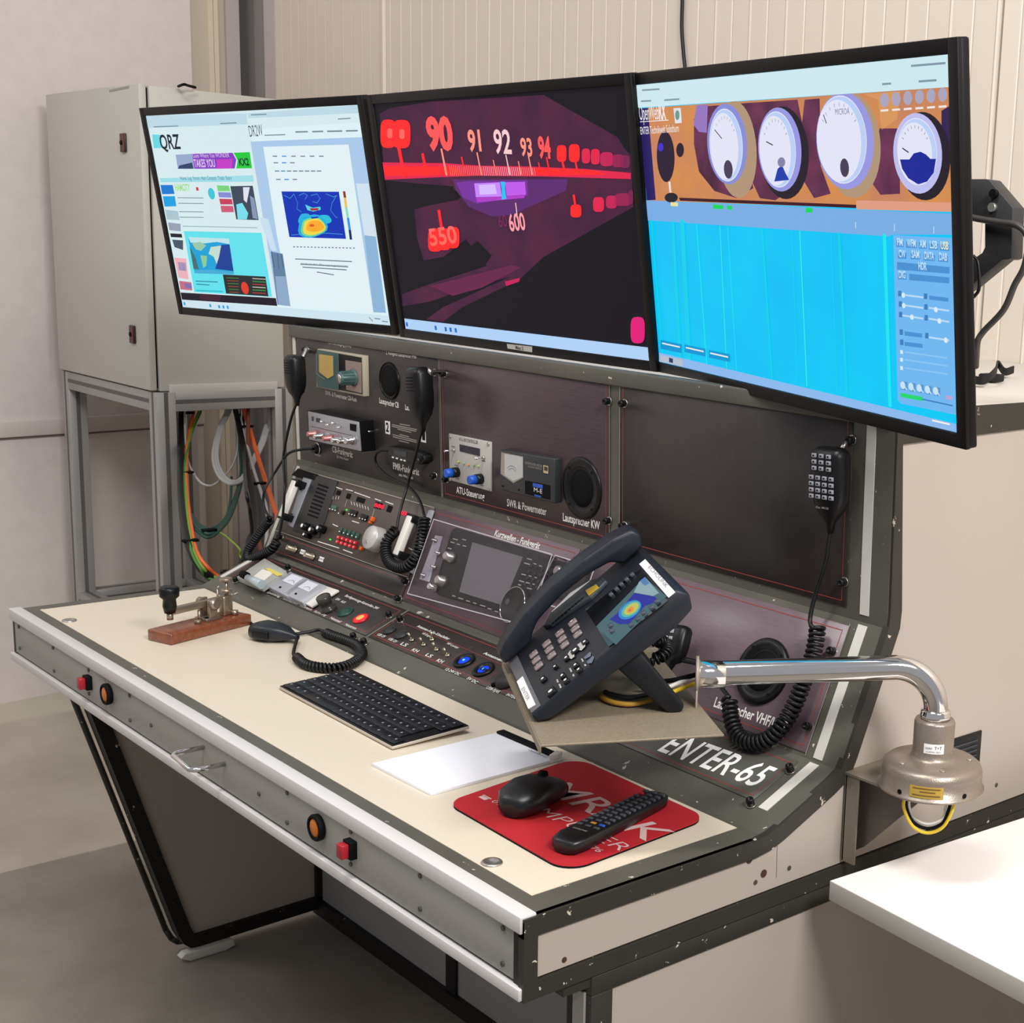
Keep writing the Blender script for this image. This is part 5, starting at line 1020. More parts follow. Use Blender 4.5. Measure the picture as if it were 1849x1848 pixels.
a.line(F, [Z8(470, 1695), Z8(620, 1730)], .0020, e1 * 8, wt); Q(a, F, [(590, 1465), (645, 1478), (645, 1512), (590, 1502)], e1 * 8, E('pinkish', (196, 160, 210)), Z8)
for p, q in (((1160, 163), (1190, 161)), ((1200, 181), (1226, 179)), ((1594, 152), (1608, 151)), ((1660, 147), (1690, 145)), ((1646, 119), (1706, 114)), ((1158, 183), (1175, 182))): a.line(F, [p, q], .0022, e1 * 11, E('ui_grey', (130, 150, 165)))
for x_, y0, y1 in ((1193, 610, 632), (1236, 618, 638), (1280, 628, 648)): Q(a, F, [(x_, y0 + 4), (x_ + 38, y0 + 12), (x_ + 38, y1 + 6), (x_, y1 - 2)], e1 * 5.5, E('note_bg', (0, 150, 210)), PX); a.line(F, [(x_ + 3, y0 + 10), (x_ + 34, y0 + 17)], .0020, e1 * 7, wt)
a.build('screen', MT[2])
#ARM (monitor mount behind the right monitor)
FM_ = MF[2]; t = thing('mounting_arm', 'heavy black mounting arm sticking out behind the right monitor', 'monitor arm', (1.50, 0.72, H + .51))
GA = Fr((0, 0.66, H), (1, 0, 0), (0, 0, 1)); P_ = lambda x_, y_: (GA.uv(1740 + x_ / 4.2, 300 + y_ / 4.2))
arm = mat('arm_black', (46, 45, 46), rough=0.5); q = [P_(*p) for p in ((-120, 110), (50, 103), (215, 103), (240, 110), (418, 318), (405, 700), (375, 712), (340, 712), (70, 935), (-60, 1000), (-60, 730), (75, 735), (185, 660), (205, 620), (205, 440), (200, 430), (-120, 400))]
a = MB(arm); a.prism(GA, q, -.012, .012, arm, .0015); a.build('arm_plate', t)
a = MB(m_steel); u, v = P_(272, 318); a.cyl(GA, u, v, .012, .017, .0055, mat('bolt', (180, 178, 172), rough=0.35, metal=0.7), 14); u, v = P_(285, 215); a.cyl(GA, u, v, .012, .018, .0055, m_black_m, 12); a.build('bolt', t)
a = MB(arm); (u0, v0) = P_(-60, 1000); a.tube([GA.P(u0 - .1, v0 - .04, -.02), GA.P(u0 - .14, v0 - .10, -.02), GA.P(u0 - .14, B[4][1] + .002, -.02)], .018, arm, 14)
a.box(WORLD, (GA.P(u0 - .14, 0, 0).x - .06, .60, H + B[4][1] + .001), (GA.P(u0 - .14, 0, 0).x + .06, .76, H + B[4][1] + .009), arm); a.box(WORLD, (-0.3, .665, H + .735), (1.40, .700, H + .775), arm)
for px_ in (-0.17, 0.57, 1.36): a.box(WORLD, (px_ - .04, .585, H + .70), (px_ + .04, .67, H + .80), arm)
for px_ in (0.18, 1.05): a.box(WORLD, (px_ - .02, .665, H + B[4][1] + .001), (px_ + .02, .700, H + .76), arm)
a.build('post', t)
def cable(name, pts, r, m, label, n=8, cat='cable', group=None):
    a = MB(m); a.tube(spline(pts, n), r, m, 8); return a.build(name, None, label, cat, group)
GC = Fr((0, 0.64, H), (1, 0, 0), (0, 0, 1))
cable('power_cable', [GC.at(1735, 388, .0), GC.at(1765, 395), GC.at(1800, 401), GC.at(1838, 408), GC.at(1856, 432), GC.at(1850, 480), GC.at(1832, 515), GC.at(1812, 560), GC.at(1775, 600), GC.at(1764, 622), GC.at(1762, 662, -.03)], .0042, mat('grey_cable', (62, 58, 56), rough=0.4), 'dark grey cable looping out behind the right monitor')
cable('thin_cable', [GC.at(1757, 462, .005), GC.at(1766, 475, .005), GC.at(1768, 520, .005), GC.at(1758, 537, .005)], .0022, m_rub, 'thin black wire beside the monitor arm')
GT = Fr((0, 0, H + B[4][1] + .0025), (1, 0, 0), (0, 1, 0))
a = MB(m_black_m); vel = mat('black_strap', (20, 19, 20), rough=0.9)
p0 = [GT.at(1752, 690, .004), GT.at(1775, 692, .006), GT.at(1795, 676, .016), GT.at(1800, 662, .014), GT.at(1812, 676, .006), GT.at(1828, 672, .008)]
sp_ = spline(p0, 6)
for i in range(len(sp_) - 1): pass
rings = [[q_ + Vector((0, 0, .010)), q_ + Vector((.001, .003, .010)), q_ + Vector((.001, .003, -.002)), q_ + Vector((0, 0, -.002))] for q_ in sp_]
a.ring(rings, vel, True, False); a.box(GT, (*GT.uv(1765, 688), 0), (GT.uv(1765, 688)[0] + .03, GT.uv(1765, 688)[1] + .03, .012), vel, .003); a.build('cable_strap', None, 'black hook and loop strap lying on the console top', 'strap')
GWc = Fr((0, 1.425, H), (1, 0, 0), (0, 0, 1))
cable('hanging_cable', [GWc.at(1236, -1150), GWc.at(1233, -400), GWc.at(1232, -60), GWc.at(1232, 0), GWc.at(1231, 50), GWc.at(1234, 95), GWc.at(1238, 140), GWc.at(1240, 220), GWc.at(1246, 400), GWc.at(1250, 600)], .0042, m_rub, 'black cable hanging down the beige wall above the right monitor')
#SWIVEL
ZT = .152
pu = Fr((1.2175, 0.234, H + ZT), (math.cos(-.4745), math.sin(-.4745), 0), (-math.sin(-.4745), math.cos(-.4745), 0))
sw_ = thing('swivel_arm', 'chrome swivel arm with round taupe base and flat tray for the telephone', 'swivel arm', (1.68, .55, H + .053))
a = MB(m_taupe); mpl = mat('taupe_tray', (134, 122, 104), rough=0.5, metal=0.2, noise=0.16, nscale=420)
pw, pdp = .340, .209
a.box(pu, (0, 0, -.003), (pw, pdp, 0), mpl, .0010); a.box(pu, (0, -.0015, -.011), (pw, .0005, -.001), mpl, .0006); a.box(pu, (-.001, 0, -.003), (.0012, pdp, .009), mpl, .0006); 
a.build('tray', sw_)
FP = Fr((1.24265, .21971, .16403 + H), (1, 0, 0), (0, 1, 0)); A_ = Euler((0.7145177, 0.0118404, -0.4721075), 'XYZ').to_matrix(); FP = Fr(FP.o, A_ @ Vector((1, 0, 0)), A_ @ Vector((0, 1, 0)))
D0 = Vector((1.705, .534, H)); G = Fr(D0, (1, 0, 0), (0, 1, 0))
a = MB(m_taupe); m_ham = mat('hammered_bronze_grey', (150, 138, 126), rough=0.34, metal=0.6, noise=0.10, nscale=600, bump=0.15)
a.lathe(G, [(.064, .054), (.066, .055), (.066, .0575), (.0625, .0585), (.0625, .078), (.0605, .085), (.055, .0895), (.040, .0905), (.030, .092), (.0262, .096), (.0252, .104), (.0252, .138), (.0235, .1415), (.018, .142)], m_ham, 56); a.build('base', sw_)
a = MB(m_gold); 
def curved_label(r, a0, a1, z0, z1, m, txt=None, tz=None, th=None):
    n = 10; k = a.mi(m)
    vs = [[a.bm.verts.new(G.P(r * math.cos(a0 + (a1 - a0) * i / n), r * math.sin(a0 + (a1 - a0) * i / n), z)) for i in range(n + 1)] for z in (z0, z1)]
    for i in range(n): f = a.bm.faces.new([vs[0][i], vs[0][i + 1], vs[1][i + 1], vs[1][i]]); f.material_index = k
camdir = math.atan2(CAM.y - D0.y, CAM.x - D0.x)
curved_label(.0629, camdir - .40, camdir + .26, .0605, .0755, m_gold)
for z, l0, l1 in ((.0725, -.34, .2), (.0685, -.2, .1), (.0640, -.34, .2)):
    curved_label(.0631, camdir + l0, camdir + l1, z - .0008, z + .0008, mat('label_brown', (110, 84, 40), rough=0.6))
a.build('nameplate', sw_, 'small brass coloured nameplate')
a = MB(m_lbl); curved_label(.0256, camdir - .45, camdir + .55, .1040, .1165, m_lbl)
def ctext(txt, r, ang, z, h, wdt, m):
    Gt = Fr(G.P(r * math.cos(ang), r * math.sin(ang), z), (-math.sin(ang), math.cos(ang), 0), (0, 0, 1)); a.text(Gt, txt, (-wdt / 2, 0), (wdt / 2, 0), h, .0004, m, px=False)
ctext('T+T', .0256, camdir + .25, .1100, .0042, .009, kd); ctext('NORM', .0256, camdir - .2, .1100, .0026, .008, kd); ctext('NORMAL ARM', .0258, camdir + .02, .1062, .0018, .018, kd)
a.build('label', sw_, 'white label on the neck')
a = MB(m_black_m)
for da in (-.62, .72): a.cyl(Fr(G.P(.0622 * math.cos(camdir + da), .0622 * math.sin(camdir + da), .0630), (0, 0, 1), (-math.sin(camdir + da), math.cos(camdir + da), 0)) if False else Fr(G.P(.0600 * math.cos(camdir + da), .0600 * math.sin(camdir + da), .0625), (-math.sin(camdir + da), math.cos(camdir + da), 0), (0, 0, 1)), 0, 0, 0, .0034, .0030, m_black_m, 12)
a.build('hole', sw_)
for an in (-.9, .3, 1.7, 3.0):
    a = MB(m_steel); a.cyl(G, .046 * math.cos(camdir + an), .046 * math.sin(camdir + an), .0900, .0912, .0034, m_steel, 12); a.build('screw', sw_)
ztb = .205
E1_ = hit(1266, 1217, Vector((0, 0, H + .190)), (0, 0, 1)); dr = Vector((D0.x - E1_.x, D0.y - E1_.y, 0)); Ld = dr.length; dr.normalize()
pts = [E1_.copy()]; rb = .052
pts.append(Vector((D0.x, D0.y, H + ztb)) - dr * rb)
pts = [E1_ + (pts[1] - E1_) * (i / 8) for i in range(9)]
for i in range(1, 13):
    th_ = (PI / 2) * i / 12; pts.append(Vector((D0.x, D0.y, H + ztb - rb)) - dr * rb * (1 - math.sin(th_)) + Vector((0, 0, rb * math.cos(th_))))
pts.append(Vector((D0.x, D0.y, H + .140)))
a = MB(m_chrome); a.tube(pts, .0152, m_chrome, 32); a.lathe(G, [(.0156, .142), (.0186, .1425), (.0190, .145), (.0190, .1485), (.0180, .1495), (.0184, .152), (.0160, .154)], m_chrome, 32); a.build('tube', sw_, 'polished chrome tube')
a = MB(m_chrome); Ge = Fr(E1_, (-dr.y, dr.x, 0), (0, 0, 1))
sgn = 1 if Ge.ez.dot(dr) < 0 else -1
if sgn < 0: Ge = Fr(E1_, (dr.y, -dr.x, 0), (0, 0, 1))
a.lathe(Ge, [(.0154, -.030), (.0168, -.0295), (.0168, -.0005), (.0168, .004)], m_chrome, 36); a.cyl(Fr(Ge.P(0, 0, 0), Ge.ex, Ge.ey), 0.0, 0, 0, .001, .001, m_chrome, 6)
a.build('collar', sw_, 'chrome collar at the tray end')
a = MB(m_taupe); mfl = mat('flange_beige', (176, 164, 148), rough=0.45, metal=0.2)
a.lathe(Ge, [(.0165, .003), (.0215, .003), (.0215, .0065), (.0180, .0070)], mfl, 36, cap=False); a.box(Ge, (-.018, -.0385, .0035), (.018, -.017, .0060), mfl, .001); a.lathe(Ge, [(.0178, .0068), (.0160, .0066), (.0155, -.006), (.0001, -.006)], m_black_m, 30); a.build('flange', sw_)
# wires below the base and to the phone
for nm, m, off in (('wire', m_yel, 0), ('wire', m_black_m, .004), ('wire', m_wht, .008)):
    a = MB(m); up_ = Vector((-math.sin(camdir), math.cos(camdir), 0)); c = D0 + Vector((math.cos(camdir), math.sin(camdir), 0)) * (.046 - off)
    pp = [c + up_ * x_ + Vector((0, 0, z)) for x_, z in ((-.030 + off * .7, .056), (-.030 + off * .7, .040), (-.018, .018 + off), (0.0, .011 + off), (.018, .020 + off), (.028 - off, .042), (.030 - off, .056))]
    a.tube(spline(pp, 6), .0021, m, 8); a.build(nm, sw_, {m_yel: 'yellow wire', m_black_m: 'black wire', m_wht: 'white wire'}[m])
GP = Fr((0, 0, H + ZT), (1, 0, 0), (0, 1, 0))
for m, pp in ((m_yel, [(1262, 1232, .020), (1240, 1240, .016), (1215, 1250, .012), (1180, 1264, .006)]), (m_yel_d, [(1180, 1264, .006), (1140, 1272, .005), (1105, 1268, .005), (1085, 1257, .005), (1095, 1250, .005)]), (m_wht, [(1260, 1222, .026), (1230, 1232, .022), (1200, 1244, .016)]), (m_black_m, [(1260, 1218, .030), (1220, 1228, .024), (1190, 1232, .018), (1160, 1238, .012)]), (mat('dark_grey_cable', (70, 68, 70), rough=0.5), [(1190, 1250, .008), (1140, 1260, .008), (1110, 1256, .008), (1092, 1250, .008)])):
    a = MB(m); a.tube(spline([GP.at(*p) for p in pp], 6), .0028 if m in (m_yel, m_wht) else .0032, m, 8); a.build('wire', sw_, {m_yel: 'yellow wire', m_yel_d: 'mustard wire', m_wht: 'white wire', m_black_m: 'black wire'}.get(m, 'grey wire'))
#PHONE
ph = thing('desk_telephone', 'dark blue-black desk telephone with colour display on the swivel tray', 'telephone', (1.39, .20, H + ZT))
PW, PL = .236, .22
a = MB(m_navy); a.prism(FP, [(0, 0), (0, -.012), (.015, -.020), (.19, -.036), (.220, -.032), (.229, -.014), (.221, 0)], 0.0, PW, m_navy, .0035, axis='u'); a.build('body', ph)
a = MB(m_navy_d); q = [(.108, -.026), (.142, -.030), (.139, -.121), (.132, -.126), (.118, -.121)]
a.prism(FP, q, .195, .225, m_navy_d, .003, axis='u'); a.prism(FP, q, .02, .05, m_navy_d, .003, axis='u'); a.prism(FP, [(.110, -.027), (.135, -.031), (.132, -.050), (.112, -.048)], .05, .195, m_navy_d, .002, axis='u'); a.build('stand', ph)
a = MB(mat('grey_trim', (104, 104, 108), rough=0.4, metal=0.3)); a.box(FP, (.004, .002, 0), (PW - .004, .016, .0012), None, .0004); a.build('trim_bar', ph)
def lab(q, w=.0016, txt=None, tp=None):
    a = MB(m_lbl); a.plate(FP, q, w - .0008, w, m_lbl); 
    if txt: a.text(FP, txt, tp[0], tp[1], .005, w + .0003, mat('print_grey', (150, 150, 152)))
    a.build('label_strip', ph, 'white adhesive label')
lab([(932.9, 1231), (943.6, 1221.4), (966.8, 1272.6), (953.7, 1280.4)], .0022, 'ENTER', ((941, 1245), (952, 1266)))
lab([(1154, 1018.7), (1165, 1010), (1219, 1069), (1206.6, 1079)], .0012, 'ECHOLINK', ((1170, 1025), (1202, 1062)))
a = MB(m_black_m); glass = mat('phone_glass', (16, 18, 22), rough=0.08)
qd = [(1057, 1101), (1156, 1028), (1206, 1085), (1099, 1168)]
a.plate(FP, qd, 0, .0010, glass); ds = a.build('display', ph, 'glossy colour display')
a = MB(); Zp = lambda x_, y_: (1060 + x_ / 9.24, 950 + y_ / 9.24)
def QP(pts, m, k): a.poly(FP, [Zp(*p) for p in pts], .0011 + k * .0002, m)
QP([(150, 1680), (960, 860), (1330, 1180), (1200, 1290), (480, 1985)], E('ph_bg', (70, 100, 108)), 0)
QP([(870, 930), (965, 850), (1200, 1120), (1100, 1170), (780, 1110)], E('ph_pale', (138, 166, 172)), 1); QP([(880, 920), (965, 850), (1040, 960), (960, 1000)], E('ph_blue', (84, 124, 176)), 2)
QP([(790, 1120), (1130, 1180), (1200, 1250), (960, 1340), (700, 1640), (540, 1640), (380, 1560), (480, 1480)], E('ph_navy', (34, 40, 150)), 2)
for c, rx, ry, col in (((715, 1400), 215, 130, (40, 130, 200)), ((730, 1390), 180, 100, (90, 180, 160)), ((740, 1385), 140, 72, (190, 190, 90)), ((725, 1400), 70, 42, (220, 150, 60)), ((715, 1410), 22, 14, (200, 90, 40))):
    pts = []
    for k in range(20):
        t_ = 2 * PI * k / 20; x_, y_ = rx * math.cos(t_), ry * math.sin(t_); r_ = -.62; pts.append((c[0] + x_ * math.cos(r_) - y_ * math.sin(r_), c[1] + x_ * math.sin(r_) + y_ * math.cos(r_)))
    QP(pts, E('ph%d' % col[0], col), 3 + rx / -100.0 + 3)
a.build('display_image', ds)
for c in ((380, 1650), (400, 1740), (720, 1640), (830, 1540), (930, 1440), (1060, 1350), (1150, 1250), (390, 1130), (480, 1040), (560, 960), (650, 880), (740, 800)):
    a = MB(m_navy_d); cc = Zp(*c); u, v = FP.uv(*cc, .004); a.box(FP, (u - .0045, v - .0028, 0), (u + .0045, v + .0028, .0045), mat('soft_key', (64, 70, 82), rough=0.35), .0010); a.build('soft_key', ph)
mkey = mat('grey_key', (138, 124, 124), rough=0.3, metal=0.2)
for r in range(4):
    for c in range(3):
        Zk = lambda x_, y_: (890 + x_ / 8.4, 1150 + y_ / 8.4)
        x_ = 608 + 38 * c + 197 * r; y_ = 258 + 88 * c - 160 * r
        u, v = FP.uv(*Zk(x_, y_), .003); a = MB(mkey); a.box(FP, (u - .0070, v - .0062, 0), (u + .0070, v + .0062, .0035), mkey, .0014)
        t_ = '123456789*0#'[(3 - r) * 3 + c]; a.text(FP, t_, (u - .004, v - .002), (u - .0015, v - .002), .004, .0037, m_white, px=False); a.build('number_key', ph)
Zk = lambda x_, y_: (890 + x_ / 8.4, 1150 + y_ / 8.4)
for (c, s_, m) in (((940, 455), (.004, .003), m_black), ((755, 640), (.007, .004), m_black), ((875, 830), (.008, .006), m_black), ((1050, 590), (.006, .0038), m_black), ((1100, 660), (.006, .0038), m_black), ((1250, 430), (.006, .0038), m_black), ((1300, 500), (.006, .0038), m_black), ((1245, 205), (.006, .006), m_black), ((1110, 320), (.006, .004), m_black), ((1390, 80), (.006, .004), m_black)):
    u, v = FP.uv(*Zk(*c), .003); a = MB(m); a.box(FP, (u - s_[0], v - s_[1], 0), (u + s_[0], v + s_[1], .0038), m_black, .0012); a.cyl(FP, u, v, .0037, .0041, min(s_) * .5, m_lbl, 8); a.build('function_key', ph)
a = MB(m_lbl); mw = mat('pale_pad', (196, 194, 190), rough=0.4, metal=0.2)
for q in ([(1130, 270), (1170, 210), (1220, 220), (1240, 300), (1190, 340), (1150, 320)], [(1280, 120), (1330, 85), (1400, 120), (1400, 150), (1340, 210), (1300, 200)]): a.poly(FP, [Zk(*p) for p in q], .0022, mw)
for q in ([(960, 650), (985, 645), (1000, 690), (975, 700)], [(995, 720), (1020, 715), (1045, 770), (1020, 785)], [(1155, 480), (1180, 475), (1205, 530), (1180, 540)], [(1205, 570), (1230, 565), (1240, 600), (1212, 605)], [(1335, 335), (1355, 330), (1380, 375), (1358, 385)], [(1380, 420), (1405, 415), (1420, 440), (1395, 450)]): a.poly(FP, [Zk(*p) for p in q], .0006, mw)
for q in ([(1375, 320), (1470, 230), (1490, 250), (1480, 300), (1400, 340)], [(1420, 385), (1510, 290), (1540, 310), (1500, 400), (1440, 410)]): a.poly(FP, [Zk(*p) for p in q], .0012, mat('volume_key', (96, 104, 120), rough=0.35))
a.build('pad_marking', ph)
# cradle with speaker and amber light
a = MB(m_navy_d); Zc = lambda x_, y_: (890 + x_ / 4.3, 950 + y_ / 4.3)
a.plate(FP, [Zc(*p) for p in ((395, 790), (460, 670), (620, 500), (750, 430), (860, 405), (885, 430), (760, 560), (560, 690), (450, 770))], .0, .0060, mat('cradle_grey', (44, 50, 56), rough=0.5), .001, wref=.004)
for i in range(8):
    for j in range(3):
        cc = Zc(480 + 26 * i + 22 * j - 12, 735 - 21 * i - 3 + 10 * j * 0 - 20 * (j - 1)); u, v = FP.uv(*cc, .006); a.cyl(FP, u, v, .0055, .0066, .0022, m_black_m, 6)
a.build('speaker_grille', ph)
a = MB(m_lbl); a.plate(FP, [Zc(*p) for p in ((455, 665), (600, 520), (750, 425), (620, 530))], .006, .0066, m_lbl); a.build('label_strip', ph, 'narrow white strip in the handset cradle')
a = MB(); a.plate(FP, [Zc(*p) for p in ((715, 500), (800, 452), (820, 475), (740, 540))], .006, .0078, mat('amber_light', (170, 140, 40), rough=0.35), .0005); a.build('message_light', ph, 'amber message light')
a = MB(m_navy); hs = [(-.003, .004), (-.001, .018), (.015, .027), (.060, .039), (.110, .044), (.160, .043), (.205, .038), (.232, .031), (.237, .018), (.229, .003), (.194, .003), (.184, .016), (.150, .023), (.110, .025), (.066, .020), (.050, .012), (.040, .003)]
a.prism(FP, hs, .000, .040, m_navy, .0050, 3, axis='u'); a.build('handset', ph)
a = MB(m_rub); c0 = FP.P(.225, .105, -.055)
def GPp(px_, py_, w): return FP.at(px_, py_, w)
a.tube(coil([GPp(1175, 1192, -.065), GPp(1190, 1188, -.070), GPp(1203, 1178, -.075), GPp(1203, 1162, -.075), GPp(1185, 1158, -.06)], .0065, .0062), .0021, m_rub, 6); a.build('handset_cord', ph)
#MICS
def mic(F, top, bot, w, hw, th, label, m=m_black, grille=True, keys=False, lean=0.0):
    (ut, vt), (ub, vb) = F.uv(*top, w), F.uv(*bot, w); L = math.hypot(ut - ub, vt - vb); an = math.atan2(-(ut - ub), vt - vb)
    G = F.sub(ub, vb, w, an)
    t = thing('hand_microphone', label, 'microphone', F.P(ub, vb, w - th), 'hand microphones on the console')
    a = MB(m); a.loft(G, [(0, -.012, 0, .0035, .0035), (0, .0, 0, .0055, .0055), (0, .008, 0, hw * .42, th * .5), (0, L * .18, 0, hw * .72, th * .78), (0, L * .32, 0, hw * .93, th * .95), (0, L * .5, 0, hw, th), (0, L * .88, 0, hw, th), (0, L * .96, 0, hw * .90, th * .85), (0, L, 0, hw * .70, th * .5)], m, 24, 3.2); a.build('shell', t)
    if grille:
        a = MB(m_black_m)
        for i in range(5): a.box(G, (-hw * .45, L * (.60 + i * .055), th * .90), (hw * .45, L * (.615 + i * .055), th * 1.05), m_black_m, .0004)
        a.build('grille', t)
    a = MB(m); a.box(G, (-hw - .003, L * .45, -th * .5), (-hw + .003, L * .80, th * .5), m, .0015); a.build('talk_button', t)
    return t, G, L
mic1, G1_, _ = mic(F3, (531, 641), (536, 722), .055, .021, .017, 'black hand microphone hanging at the far left edge of the console')
a = MB(m_steel); a.tube([F3.at(553, 630, .002), F3.at(553, 633, .02), F3.at(547, 646, .022), F3.at(543, 650, .035)], .0042, m_steel, 8); part(a, 'microphone_hook', label='metal hook for the left microphone')
def cord(t, straight, coilp, tail, r=.0026, R_=.0075, pitch=.0062):
    a = MB(m_rub)
    if straight: a.tube(spline(straight, 8), r, m_rub, 8)
    if coilp: a.tube(coil(coilp, R_, pitch), r * .95, m_rub, 6)
    if tail: a.tube(spline(tail, 8), r, m_rub, 8)
    a.build('coiled_cord', t)
w_ = .03
cord(mic1, [G1_.P(0, -.004, 0), F3.at(524, 762, .05), F3.at(512, 822, .05), F2.at(513, 860, .05), F2.at(514, 885, .05), F2.at(510, 935, .03), F2.at(502, 975, .02)], [F2.at(500, 978, .02), F2.at(490, 992, .02), F2.at(470, 1003, .02), F2.at(450, 1010, .02), F2.at(447, 996, .02), F2.at(462, 972, .025), F2.at(478, 950, .03), F2.at(488, 938, .035)],
     [F2.at(488, 938, .035), F2.at(477, 915, .04), F2.at(478, 885, .05), F3.at(500, 848, .05), F3.at(520, 820, .05), F3.at(545, 812, .03), F3.at(566, 811, .013)])
mic2, G2_, _ = mic(F3, (755, 663), (763, 768), .045, .024, .019, 'black hand microphone hanging in front of the round speakers')
a = MB(m_chrome); a.lathe(F3.sub(*F3.uv(779, 672, .03)), [(.003, .0), (.004, .028), (.007, .030), (.0085, .036), (.006, .040)], m_chrome, 14); part(a, 'microphone_hook', label='chrome hook for the second microphone')
cord(mic2, [G2_.P(0, -.004, 0), F3.at(756, 800, .035), F3.at(746, 838, .03), F2.at(736, 875, .03), F2.at(722, 925, .035), F2.at(716, 955, .035)], [F2.at(714, 958, .03), F2.at(700, 975, .03), F2.at(696, 995, .03), F2.at(703, 1015, .03), F2.at(720, 1025, .03), F2.at(740, 1020, .03), F2.at(754, 1000, .03), F2.at(762, 970, .03), F2.at(767, 935, .03)],
     [F2.at(767, 935, .03), F2.at(758, 905, .02), F3.at(738, 880, .012), F3.at(700, 860, .012), F3.at(680, 840, .014), F3.at(678, 822, .018), F3.at(688, 814, .018), F3.at(702, 814, .012)], R_=.0085, pitch=.0066)
mic3, G3_, L_ = mic(F3, (1500, 808), (1500, 946), .030, .027, .016, 'black keypad microphone hanging on the right panel', grille=False)
ky = mat('pale_mic_key', (150, 152, 160), rough=0.4)
for r in range(7):
    n = 3 if r < 3 else 4
    for c in range(n):
        yy = L_ * (.90 - r * .082 - (.04 if r >= 3 else 0)); uu = (-.0135 + c * .0125) if n == 3 else (-.0185 + c * .0115)
        a = MB(ky); a.box(G3_, (uu - .0037, yy - .0026, .0150), (uu + .0037, yy + .0026, .0176), ky, .0006); a.box(G3_, (uu - .0015, yy - .0010, .0176), (uu + .0012, yy + .0010, .0179), m_black_m); a.build('key', mic3)
a = MB(m_lbl); a.text(G3_, 'iCom  HM-133', (-.011, L_ * .215), (.011, L_ * .215), .003, .0162, mk, px=False); a.build('legend', mic3)
a = MB(m_steel); a.tube([F3.at(1529, 800, .0), F3.at(1527, 800, .012), F3.at(1515, 818, .02)], .003, m_steel, 8); part(a, 'microphone_hook', label='hook for the keypad microphone')
cord(mic3, [G3_.P(0, -.004, 0), F3.at(1496, 975, .03), F3.at(1490, 1015, .03), F3.at(1473, 1070, .03), F2.at(1463, 1115, .035), F2.at(1466, 1132, .035), F2.at(1474, 1134, .03)], [F2.at(1476, 1130, .025), F2.at(1474, 1155, .025), F2.at(1466, 1190, .025), F2.at(1452, 1230, .025), F2.at(1440, 1262, .025), F2.at(1425, 1292, .025), F2.at(1405, 1320, .025), F2.at(1380, 1338, .025), F2.at(1350, 1340, .025), F2.at(1330, 1325, .025), F2.at(1320, 1295, .025), F2.at(1317, 1262, .025)],
     [F2.at(1317, 1260, .025), F2.at(1305, 1245, .02), F2.at(1290, 1225, .015)], r=.0030, R_=.0092, pitch=.0072)
# desk microphone
GD = Fr((0, 0, H + .0006), (1, 0, 0), (0, 1, 0)); Pt = FD.at(458, 1152, .0); Pb = FD.at(530, 1163, .0)
ang = math.atan2((Pt - Pb).y, (Pt - Pb).x); G4 = Fr(Vector((Pb.x, Pb.y, H + .0165)), (math.sin(ang), -math.cos(ang), 0), (math.cos(ang), math.sin(ang), 0))
Lm = (Pt - Pb).length
mic4 = thing('hand_microphone', 'black hand microphone lying on the cream desk beside the morse key', 'microphone', (Pb.x, Pb.y, H), 'hand microphones on the console')
a = MB(m_black); a.loft(G4, [(0, -.010, -.004, .004, .004), (0, .0, -.002, .007, .006), (0, Lm * .20, 0, .017, .012), (0, Lm * .45, 0, .024, .016), (0, Lm * .75, 0, .026, .0162), (0, Lm * .93, -.001, .021, .013), (0, Lm, -.003, .012, .008)], mat('blue_black_mic', (26, 31, 38), rough=0.4), 24, 2.8); a.build('shell', mic4)
a = MB(m_black); a.box(G4, (-.027, Lm * .4, -.008), (-.021, Lm * .8, .006), m_black, .002); a.build('talk_button', mic4)
cord(mic4, [G4.P(0, -.008, -.004), FD.at(530, 1180, .009), FD.at(536, 1187, .0095)], [FD.at(536, 1188, .0095), FD.at(552, 1200, .0095), FD.at(580, 1206, .0095), FD.at(612, 1206, .0095), FD.at(640, 1196, .0095), FD.at(654, 1180, .0095), FD.at(643, 1165, .0095), FD.at(620, 1155, .0095), FD.at(600, 1148, .0095), FD.at(588, 1143, .0095)],
     [FD.at(586, 1142, .012), FD.at(575, 1138, .010), FD.at(550, 1143, .006), FD.at(510, 1148, .004), FD.at(480, 1146, .003), FD.at(455, 1128, .003), FD.at(440, 1110, .003)] , r=.0030, R_=.0062, pitch=.0064)
# small microphone behind the telephone
mic5, G5_, L5 = mic(F2, (1224, 1130), (1206, 1208), .035, .026, .013, 'small black keypad microphone half hidden behind the telephone', grille=False)
for r in range(3):
    for c in range(2):
        a = MB(ky); uu = -.004 + c * .009; yy = L5 * (.82 - r * .16); a.box(G5_, (uu - .0032, yy - .0028, .012), (uu + .0032, yy + .0028, .0142), ky, .0006); a.build('key', mic5)
a = MB(m_rub); a.tube(spline([F2.at(1222, 1190, .03), F2.at(1250, 1195, .028), F2.at(1290, 1206, .02), F2.at(1335, 1216, .010), F2.at(1345, 1220, .0065)], 6), .0045, m_rub, 8); a.build('cord', mic5)
